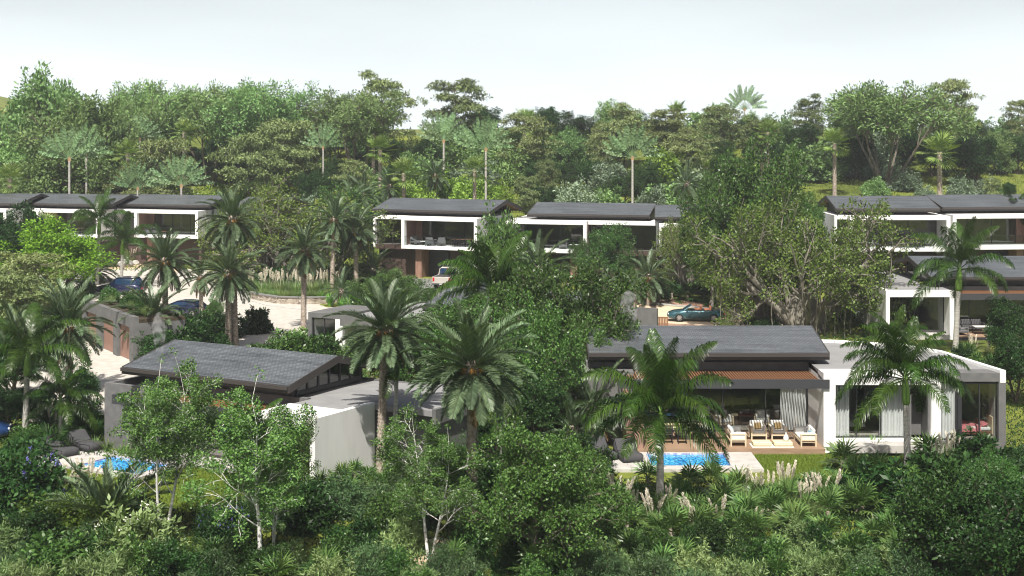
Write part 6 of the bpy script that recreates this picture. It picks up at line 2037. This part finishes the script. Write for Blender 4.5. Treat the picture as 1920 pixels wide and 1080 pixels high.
rh = random.Random(5)
def hill_row(d, us, kinds, htop, rel):
    for u in us:
        kd = rh.choice(kinds)
        dd = d + rh.uniform(-5, 5)
        x = xu(u, dd); z = gz(x, dd)
        h = htop * rh.uniform(.75, 1.25)
        plant(kd, x, dd, h, 'bush_tree' if kd == 'darkwood' else 'bush', auto_label(kd, u, MARKS, rel, 0 if h < htop * .92 else (1 if h < htop * 1.1 else 2)), 'bush', 'bushes on the slope behind the upper villas', rh.uniform(.9, 1.2), z)
hill_row(190, [u + rh.uniform(-9, 9) for u in range(95, 1420, 47)], ['silverbush', 'silverbush', 'limebush', 'greenbush', 'darkwood'], 4.2, 'above the roofs')
hill_row(206, [u + rh.uniform(-9, 9) for u in range(10, 1420, 52)], ['silverbush', 'darkwood', 'greenbush', 'limebush', 'darkwood'], 4.6, 'halfway up')
hill_row(224, [u + rh.uniform(-9, 9) for u in range(20, 1920, 60)], ['darkwood', 'greenbush', 'darkwood', 'silverbush'], 5.2, 'high on the slope')
hill_row(215, [u + rh.uniform(-9, 9) for u in range(1430, 1920, 44)], ['darkwood', 'darkwood', 'greenbush', 'silverbush'], 5.5, 'under the tall trees')
hill_row(246, [u + rh.uniform(-9, 9) for u in list(range(20, 760, 62)) + list(range(900, 1920, 62))], ['darkwood', 'greenbush', 'darkwood'], 6.0, 'near the crest')
hill_row(196, [1640, 1700, 1735, 1800, 1850, 1895], ['greenbush', 'darkwood', 'silverbush'], 2.6, 'on the sunlit grass')
hill_row(176, [10, 60, 110, 160, 330, 410, 450, 480, 560], ['greenbush', 'darkwood', 'brightbush'], 3.6, 'right behind the roof')
# ---- middle distance trees
T('big', 1415, 268, 128, .6, 'broad dense tree rising behind the fig tree', 'broad_tree')
T('big', 1355, 345, 130, .52, 'dense tree at the side of the broad tall one', 'broad_tree')
T('big', 1500, 350, 134, .45, 'leafy tree between the broad tree and upper villa', 'broad_tree')
T('banyan', 1508, 372, 116, .9, 'great spreading fig tree with hanging roots and bare limbs', 'fig_tree', vb=622)
T('banyan', 1432, 440, 122, .7, 'smaller fig tree shading the convertible', 'fig_tree')
T('banyanthin', 566, 348, 150, 1.15, 'sparse fig tree with pale limbs behind the grasses', 'fig_tree')
T('banyanthin', 492, 362, 154, .95, 'sparse grey tree behind the tall palm pair', 'fig_tree')
T('banyanthin', 1288, 395, 138, .75, 'thin grey limbed tree beside the second balcony', 'fig_tree')
T('round', 838, 565, 84, 1.2, 'leafy tree between the date palm and the big dark palm', 'round_tree')
T('round', 765, 600, 78, 1.0, 'leafy tree close behind the two wide date palms', 'round_tree')
T('round', 640, 352, 158, 1.0, 'leafy tree among the palms at the centre roofs', 'round_tree')
T('big', 1045, 492, 79, .78, 'broad glossy tree in the middle before the hidden villa', 'broad_tree')
T('big', 985, 560, 75, .72, 'leafy tree between the two wide date palms', 'broad_tree')
T('big', 1120, 590, 77, .55, 'tree branch crown reaching over the pool villa roof', 'broad_tree')
T('round', 1146, 424, 138, .85, 'round green tree before the second upper balcony', 'round_tree')
T('round', 1085, 450, 141, .6, 'light green tree at the balcony base', 'round_tree')
T('round', 720, 505, 124, 1.5, 'low leafy tree next to the pickup drive', 'round_tree')
T('round', 800, 545, 112, 1.2, 'leafy bush tree before the drive', 'round_tree')
T('round', 1010, 503, 122, 1.1, 'leafy tree between dark palm and round tree', 'round_tree')
T('round', 960, 520, 116, 1.0, 'rounded tree behind the big dark palm', 'round_tree')
T('brightwood', 112, 415, 138, 1.35, 'vivid green leafy tree before the upper villa', 'leafy_tree')
T('darkwood', 18, 388, 142, .9, 'grey green tree at the picture edge under the roof', 'leafy_tree')
T('tier', 60, 475, 118, 1.2, 'olive layered tree beside the paved court', 'tiered_tree')
T('tier', 20, 500, 108, 1.1, 'olive layered tree in the shade at the picture edge', 'tiered_tree')
T('shrub', 936, 402, 143, .55, 'narrow bright shrub climbing the white wall', 'cypress_shrub', cat='shrub')
T('round', 405, 560, 118, .8, 'small pale stemmed tree by the navy car', 'round_tree')
T('darkwood', 320, 600, 104, .9, 'dark tree behind the short date palm', 'leafy_tree')
T('darkwood', 20, 620, 86, 1.1, 'deep shaded tree behind the grey palm', 'leafy_tree')
T('darkwood', 150, 690, 80, .9, 'dark leafy tree before the garage paving', 'leafy_tree')
T('darkwood', 20, 720, 76, .9, 'shaded tree over the blue car', 'leafy_tree')
T('darkwood', 1890, 560, 100, .8, 'dark tree beside the terrace at the picture edge', 'leafy_tree')
T('darkwood', 1905, 610, 84, .8, 'dark tree behind the corner bedroom', 'leafy_tree')
T('darkwood', 1010, 700, 72, .8, 'shaded tree in the hollow beside the pool paving', 'leafy_tree')
T('darkwood', 930, 740, 69, .8, 'shaded tree behind the wide palm trunk', 'leafy_tree')
# ---- foreground trees
T('birch', 306, 695, 0, .95, 'twin stemmed white birch before the small pool', 'birch', 'white birches', vb=1010)
T('birch', 494, 735, 52, 1.15, 'single stemmed white birch with broad crown', 'birch', 'white birches')
T('birch', 806, 785, 0, 1.15, 'white birch forked low at the pale ground', 'birch', 'white birches', vb=1052)
T('birch', 512, 850, 54, .8, 'slender birch standing close to the single stemmed one', 'birch', 'white birches')
T('birch', 940, 640, 66, .6, 'birch among the dark leaves behind the wide palm', 'birch', 'white birches')
T('round', 530, 775, 60, .75, 'leafy tree with dense crown behind the single stemmed birch', 'round_tree')
T('round', 850, 825, 60, .95, 'dark leafy tree filling the gap behind the forked birch', 'round_tree')
T('round', 1005, 798, 51.5, 1.0, 'dense small leaved tree at the centre of the planting', 'round_tree')
T('round', 1080, 830, 54, .8, 'dense tree beside the bean bag loungers', 'round_tree')
T('round', 1882, 852, 55, .85, 'yellow green leafy tree covering the bedroom corner', 'round_tree')
T('darkwood', 1760, 880, 50, 1.0, 'dark dense tree low in the right planting', 'leafy_tree')
T('darkwood', 1890, 900, 48, 1.1, 'dark dense tree in the right corner', 'leafy_tree')

# ---- shrubs of the near gardens
NEAR = [(30, 'the violet flowering bush'), (110, 'the loungers by the small pool'), (200, 'the stemless feathery palm'), (306, 'the twin stemmed birch'), (400, 'the small lawn'), (494, 'the single stemmed birch'), (600, 'the white wall foot'), (712, 'the palm at the white wall'), (820, 'the forked birch'),
        (884, 'the wide crowned date palm'), (1005, 'the dense centre tree'), (1110, 'the half hidden lounger'), (1238, 'the palm before the pool'), (1340, 'the pool corner'), (1440, 'the lawn plumes'), (1560, 'the deck end'), (1640, 'the bedroom ledge'), (1703, 'the palm before the bedroom'), (1800, 'the corner bedroom'), (1890, 'the dark corner tree')]
MID = [(60, 'the olive layered tree'), (180, 'the low court palm'), (240, 'the pale boulder'), (310, 'the tall balcony palm'), (430, 'the close palm pair'), (530, 'the stone wall'), (620, 'the slim grass bed palm'), (720, 'the bushy low palm'), (800, 'the drive'), (910, 'the big dark palm'), (1012, 'the framed front palm'),
       (1146, 'the round balcony tree'), (1216, 'the short balcony palm'), (1306, 'the convertible'), (1400, 'the smaller fig tree'), (1508, 'the great fig tree'), (1640, 'the white side wall'), (1791, 'the tall crownshaft palm'), (1890, 'the terrace edge')]
rs = random.Random(11)
def bushes(rows, marks, group):
    """rows of (kind, u, v_base, height m, widen)"""
    for kd, u, vb, h, wd, rel in rows:
        x, y = gp(u, vb)
        nm = 'leafy_tree' if kd == 'round' else 'shrub'
        plant(kd, x, y, h * rs.uniform(.92, 1.08), nm, auto_label(kd, u, marks, rel), 'shrub', group, wd)
def scatter(kinds, u0, u1, v0, v1, n, h, marks, group, rel, wd=1.15, skip=()):
    rows = []
    for i in range(n):
        for _ in range(30):
            u = u0 + (u1 - u0) * (i + rs.random()) / n; v = rs.uniform(v0, v1)
            if not any(a <= u <= b and c <= v <= d for a, b, c, d in skip): break
        rows.append((rs.choice(kinds), u, v, h * rs.uniform(.7, 1.25), wd * rs.uniform(.9, 1.15), rel))
    rows.sort(key=lambda r: r[2])
    bushes(rows, marks, group)
FG = 'shrubs filling the front planting'
GAP = [(770, 880, 1000, 1085), (330, 440, 900, 975)]
scatter(['shrub', 'bluebush', 'darkshrub', 'palebush', 'bluebush'], -20, 1940, 1090, 1150, 34, 1.4, NEAR, FG, 'along the lowest edge below', .9, skip=GAP)
scatter(['bluebush', 'palebush', 'shrub', 'darkshrub', 'palebush', 'shrub', 'darkshrub'], -20, 1940, 1045, 1100, 34, 1.3, NEAR, FG, 'in the front planting below', .85, skip=GAP)
scatter(['bluebush', 'palebush', 'shrub', 'darkshrub', 'laurel'], 560, 1160, 985, 1045, 13, 1.3, NEAR, FG, 'in the middle planting below', .9, skip=GAP)
scatter(['bluebush', 'palebush', 'shrub', 'darkshrub', 'laurel'], 1160, 1700, 1020, 1060, 11, 1.1, NEAR, FG, 'in the middle planting below', .9)
scatter(['shrub', 'darkshrub', 'laurel'], 1700, 1940, 985, 1045, 7, 1.5, NEAR, FG, 'in the middle planting below', .9)
scatter(['darkshrub', 'olivebush', 'palebush', 'darkshrub'], -20, 320, 985, 1040, 10, 1.3, NEAR, FG, 'in the shady planting below', skip=GAP)
scatter(['shrub', 'darkshrub', 'bluebush'], 430, 720, 950, 1000, 7, 1.4, NEAR, FG, 'behind the front planting below', skip=GAP)
scatter(['shrub', 'laurel', 'darkshrub'], 1560, 1920, 930, 985, 9, 1.5, NEAR, FG, 'beneath the ledge by')
scatter(['darkshrub', 'laurel', 'shrub'], 1795, 1930, 868, 950, 9, 1.3, NEAR, FG, 'crowding beside')
scatter(['shrub', 'darkshrub', 'laurel'], 900, 1150, 850, 960, 9, 1.6, NEAR, FG, 'under the trees by')
scatter(['darkshrub', 'laurel', 'shrub'], -30, 190, 770, 845, 10, 1.2, NEAR, FG, 'in shade behind')
T('whiteflower', 262, 950, 0, 1.0, 'white flowering shrub at the foot of the birch', 'flowering_shrub', vb=1062, cat='shrub')
T('blueflower', 25, 825, 0, 1.0, 'large bush covered with violet flower spikes', 'flowering_bush', vb=975, cat='bush')
T('blueflower', 412, 940, 0, .9, 'violet flowering bush behind the single stemmed birch', 'flowering_bush', vb=1010, cat='bush')
T('umbrella', 110, 1000, 0, 1.2, 'blue green layered shrub in the lower left planting'.replace(' left', ''), 'shrub', vb=1090, cat='shrub')
# gardens round the villas
MG = 'shrubs between the villas'
scatter(['umbrella'], 440, 660, 668, 700, 8, 1.7, MID, MG, 'behind the turned roof below', 1.2)
scatter(['darkshrub', 'laurel', 'shrub'], 310, 430, 630, 680, 9, 1.6, MID, MG, 'in the dark bed near')
bushes([('laurel', 482, 625, 2.0, .8, 'alone on the paving near'), ('laurel', 318, 672, 3.0, 1.0, 'against the garage end near'), ('darkshrub', 345, 668, 3.2, .9, 'against the garage end near'), ('laurel', 370, 655, 2.6, 1.0, 'at the garage corner near'), ('darkshrub', 300, 680, 2.2, 1.0, 'at the garage foot near'), ('laurel', 415, 640, 1.6, 1.0, 'on the court edge near'), ('brightbush', 560, 655, 1.6, .9, 'at the glass room near'), ('shrub', 218, 590, 1.6, 1.1, 'over the garages near')], MID, MG)
for i, (x, y) in enumerate(((-3, 1.6), (-1.2, 1.1), (1.2, 1.8), (3.4, 1.2), (5.6, 1.8), (7.2, 1.1), (0, 2.7), (4.2, 2.7))):
    p = onG(x, y)
    if i % 2: grass_clump(p[0], p[1], 1.0, ('grass tuft on the garage roof over the ' + ('first door', 'middle door', 'last door', 'rear edge')[i // 2]), z=p[2])
    else: plant('shrub', p[0], p[1], 1.15, 'shrub', 'green shrub on the garage roof ' + ('above the first pier', 'above the middle door', 'above the last door', 'at its rear edge')[i // 2], 'shrub', MG, 1.1, p[2])
scatter(['shrub', 'darkshrub', 'laurel', 'umbrella'], 640, 830, 560, 625, 12, 1.6, MID, MG, 'filling the bed near')
scatter(['darkshrub', 'laurel', 'shrub'], 1100, 1400, 548, 566, 16, 1.3, MID, MG, 'along the brick path near')
scatter(['darkshrub', 'shrub', 'laurel'], 1380, 1640, 600, 645, 9, .9, MID, MG, 'around the roots of')
scatter(['darkshrub', 'laurel'], 440, 640, 520, 545, 9, 2.0, MID, MG, 'in the dark behind grasses near')
scatter(['darkshrub', 'shrub', 'laurel'], 0, 170, 540, 640, 12, 1.7, MID, MG, 'in the shaded corner near')
scatter(['darkshrub', 'laurel', 'shrub'], 820, 1100, 590, 720, 12, 1.9, MID, MG, 'between villas near')
scatter(['shrub', 'darkshrub'], 1800, 1930, 665, 720, 9, 1.2, MID, MG, 'below the terrace lawn near')
# low fan palm shrubs
def fan_rows(lst, marks, kind='drac', grp='spiky fan palm shrubs'):
    for (u, vb, sc, rel) in lst:
        x, y = gp(u, vb)
        fan_palm(x, y, gz(x, y), .35 * sc, sc, auto_label(kind, u, marks, rel), 16, kind, grp, 'palm_shrub', .3, 'palm shrub')
fr_ = []
for (u, v) in ((1215, 915), (1290, 925), (1330, 925), (1380, 940), (1420, 952), (1480, 958), (1500, 945), (1530, 940), (1555, 945), (1580, 885), (1600, 905), (1575, 940), (1620, 925), (1640, 910), (1650, 940), (1350, 965), (1270, 960), (1190, 960), (1450, 975), (1540, 965), (1600, 960), (1680, 930), (1730, 900), (1750, 930), (1300, 985), (1400, 990), (1740, 870)):
    fr_.append((u, v, rs.uniform(1.2, 1.7), 'below the lawn by'))
for i in range(26):
    fr_.append((1160 + i * 20 + rs.uniform(-8, 8), rs.uniform(950, 1025), rs.uniform(1.1, 1.7), 'deeper in the planting by'))
for i in range(14):
    fr_.append((rs.uniform(-10, 1900), rs.uniform(1050, 1110), rs.uniform(1.1, 1.7), 'among the front shrubs by'))
fan_rows(fr_, NEAR)
fan_rows([(u, v, rs.uniform(1.1, 1.5), 'at the wall foot by') for u, v in ((610, 900), (640, 915), (665, 905), (690, 920), (720, 925), (650, 945), (690, 950), (730, 900), (600, 930), (575, 905))], NEAR)
fan_rows([(u, v, rs.uniform(1.0, 1.4), 'in dappled shade behind') for u, v in ((75, 838), (95, 855), (150, 825), (165, 815), (60, 850), (35, 870), (180, 830))], NEAR, 'darkfan', 'dark fan palm shrubs')
fan_rows([(u, v, rs.uniform(1.3, 1.9), 'beside the brick path near') for u, v in ((1095, 562), (1125, 570), (1165, 572), (1180, 565), (1235, 570), (1260, 566), (1290, 570), (1320, 568), (1345, 575))], MID, 'darkfan', 'dark fan palm shrubs')
fan_rows([(u, v, rs.uniform(1.2, 1.6), 'under the terrace lawn near') for u, v in ((1830, 690), (1860, 700), (1812, 680))], MID)
# grasses
def grasses(lst, marks, kind='tuft', pl=0, rel='beside', h=1.0, grp='feathery grass clumps', nm='grass_clump'):
    for (u, vb) in lst:
        x, y = gp(u, vb)
        grass_clump(x, y, h * rs.uniform(.85, 1.15), auto_label(kind, u, marks, rel), 'grass clump', grp, kind, pl, nm)
PG = 'pampas grasses with cream plumes'
grasses([(90, 962), (112, 955), (135, 950), (150, 945), (165, 940), (80, 945)], NEAR, 'pampas', 7, 'in front of', 1.25, PG, 'pampas_grass')
grasses([(1165, 968), (1195, 985), (1225, 998), (1155, 955), (1255, 975)], NEAR, 'pampas', 6, 'near', 1.15, PG, 'pampas_grass')
grasses([(1395, 942), (1420, 950), (1475, 940), (1465, 935), (1520, 958), (1535, 950), (1555, 952), (1505, 962), (1440, 948)], NEAR, 'pampas', 6, 'by', 1.05, PG, 'pampas_grass')
grasses([(1350, 1000), (1300, 1010), (1415, 1005), (1290, 990)], NEAR, 'pampas', 4, 'lower down by', 1.0, PG, 'pampas_grass')
grasses([(1755, 885), (1775, 890), (1790, 875)], NEAR, 'pampas', 5, 'below', 1.2, PG, 'pampas_grass')
grasses([(1825, 672), (1850, 674), (1870, 672), (1890, 675)], MID, 'pampas', 6, 'before', 1.2, PG, 'pampas_grass')
grasses([(250, 495), (262, 492), (275, 494), (225, 490)], MID, 'pampas', 5, 'behind', 1.5, PG, 'pampas_grass')
grasses([(70, 815), (100, 820), (88, 805)], NEAR, 'pampas', 4, 'in the dark behind', 1.2, PG, 'pampas_grass')
for i in range(17):
    u = 470 + i * 10.5
    x, y = gp(u, 548 + (i % 3) * 2); 
    grass_clump(x, y, 1.7, auto_label('pampas', u, MID, 'above the coping near'), 'grass clump', PG, 'pampas', 5, 'pampas_grass')
for i in range(16):
    u = 482 + i * 10
    x, y = gp(u, 561 + min(4, i * .9) + (i % 2))
    grass_clump(x, y, 1.45, auto_label('tuft', u, MID, 'along the coping near'))
grasses([(500, 540), (560, 530), (535, 535), (470, 545)], MID, 'tuft', 0, 'high behind', 1.8)
grasses([(1400, 960), (1410, 975), (1480, 985), (1520, 985), (1460, 960), (1620, 880), (1340, 985)], NEAR, 'tuft', 0, 'by', 1.1)
grasses([(215, 500), (205, 502), (290, 492), (305, 495)], MID, 'tuft', 0, 'round', 1.6)
grasses([(108, 858), (118, 850), (128, 846)], NEAR, 'tuft', 0, 'behind', .9)
grasses([(605, 568), (618, 574), (632, 566), (648, 572), (662, 568), (676, 575), (640, 580), (655, 582), (690, 570)], MID, 'strap', 0, 'in the court bed near', 1.5, 'bright strap leaved plants', 'strap_plant')
grasses([(178, 846), (200, 852), (226, 856), (245, 860), (262, 866)], NEAR, 'spiky', 0, 'along the grey wall near', .75, 'spiky rosettes along the grey wall', 'spiky_plant')
grasses([(1585, 845), (1640, 850), (1770, 850)], NEAR, 'spiky', 0, 'at the ledge of', .9, 'spiky rosettes by the bedroom ledge', 'spiky_plant')
# ---- ground cover nobody could count
def cover(name, polys, n, size, mat, seed, zoff=.0, h=.25):
    rng = np.random.default_rng(seed)
    C = []
    for (u0, u1, v0, v1), k in polys:
        for _ in range(k):
            x, y = gp(rng.uniform(u0, u1), rng.uniform(v0, v1))
            C.append((x, y, gz(x, y) + zoff + rng.uniform(0, h)))
    C = np.array(C); m = len(C)
    V, Q = leafquads(C, nrm(rng.normal(0, 1, (m, 3)) + np.array([0, 0, .7])), nrm(rng.normal(0, .5, (m, 3)) + np.array([0, 0, 1])), rng.uniform(.6, 1.3, m) * size, rng.uniform(.5, 1, m) * size * .5)
    o = place(name, mesh_np(name, V, Q, M[mat]))
    return tag(o, kind='stuff')
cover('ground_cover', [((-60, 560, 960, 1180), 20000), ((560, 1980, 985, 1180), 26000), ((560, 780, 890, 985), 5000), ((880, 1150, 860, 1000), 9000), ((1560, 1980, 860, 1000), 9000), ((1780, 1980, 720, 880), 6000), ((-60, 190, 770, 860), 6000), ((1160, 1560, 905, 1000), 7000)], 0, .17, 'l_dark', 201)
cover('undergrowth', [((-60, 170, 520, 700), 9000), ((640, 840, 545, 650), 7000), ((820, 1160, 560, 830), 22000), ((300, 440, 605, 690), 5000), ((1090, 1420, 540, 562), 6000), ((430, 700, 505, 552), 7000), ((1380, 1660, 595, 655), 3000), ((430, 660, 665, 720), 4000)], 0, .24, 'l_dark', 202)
def turf(name, rects, seed, mat='l_turf'):
    rng = np.random.default_rng(seed)
    C = []
    for poly, k in rects:
        P = np.array(poly)
        for _ in range(k):
            a, b = rng.random(), rng.random()
            p = (P[0] * (1 - a) + P[1] * a) * (1 - b) + (P[3] * (1 - a) + P[2] * a) * b
            C.append((p[0], p[1], gz(p[0], p[1]) + .02))
    C = np.array(C); m = len(C)
    V, Q = leafquads(C, nrm(rng.normal(0, .45, (m, 3)) + np.array([0, 0, 1])), nrm(rng.normal(0, 1, (m, 3)) * np.array([1, 1, .1])), rng.uniform(.06, .16, m), np.full(m, .03))
    return tag(place(name, mesh_np(name, V, Q, M[mat])), kind='stuff')
turf('lawn_grass', [([(11.95, 67), (16.5, 65.5), (16.1, 70.5), (11.95, 70.5)], 26000), ([(16.5, 65.5), (22, 66), (21, 70.2), (16.1, 70.2)], 12000), ([onB(-13, -9)[:2], onB(2, -11.5)[:2], onB(3, -5.4)[:2], onB(-13, -5.4)[:2]], 40000), ([onB(-4.5, -5.2)[:2], onB(3, -5.2)[:2], onB(.3, -2)[:2], onB(-4.5, -2)[:2]], 12000)], 203)

sheet('bare_ground', [gp(765, 1075), gp(775, 1020), gp(820, 1008), gp(875, 1020), gp(885, 1060), gp(860, 1090)], 'sand', .026)
sheet('mossy_ground', [gp(985, 1075), gp(1000, 1000), gp(1060, 990), gp(1080, 1050)], 'lawn', .026)

def hill_grass():
    rng = np.random.default_rng(301)
    C = []
    while len(C) < 45000:
        y = rng.uniform(165, 250); x = rng.uniform(-80, 90)
        C.append((x, y, gz(x, y)))
    C = np.array(C); m = len(C)
    V, Q = leafquads(C, nrm(rng.normal(0, .5, (m, 3)) + np.array([0, 0, .8])), nrm(rng.normal(0, 1, (m, 3)) * np.array([1, 1, .1])), rng.uniform(.12, .5, m), rng.uniform(.08, .2, m))
    tag(place('hill_grass', mesh_np('hill_grass', V, Q, M['l_turf'])), kind='stuff')
hill_grass()
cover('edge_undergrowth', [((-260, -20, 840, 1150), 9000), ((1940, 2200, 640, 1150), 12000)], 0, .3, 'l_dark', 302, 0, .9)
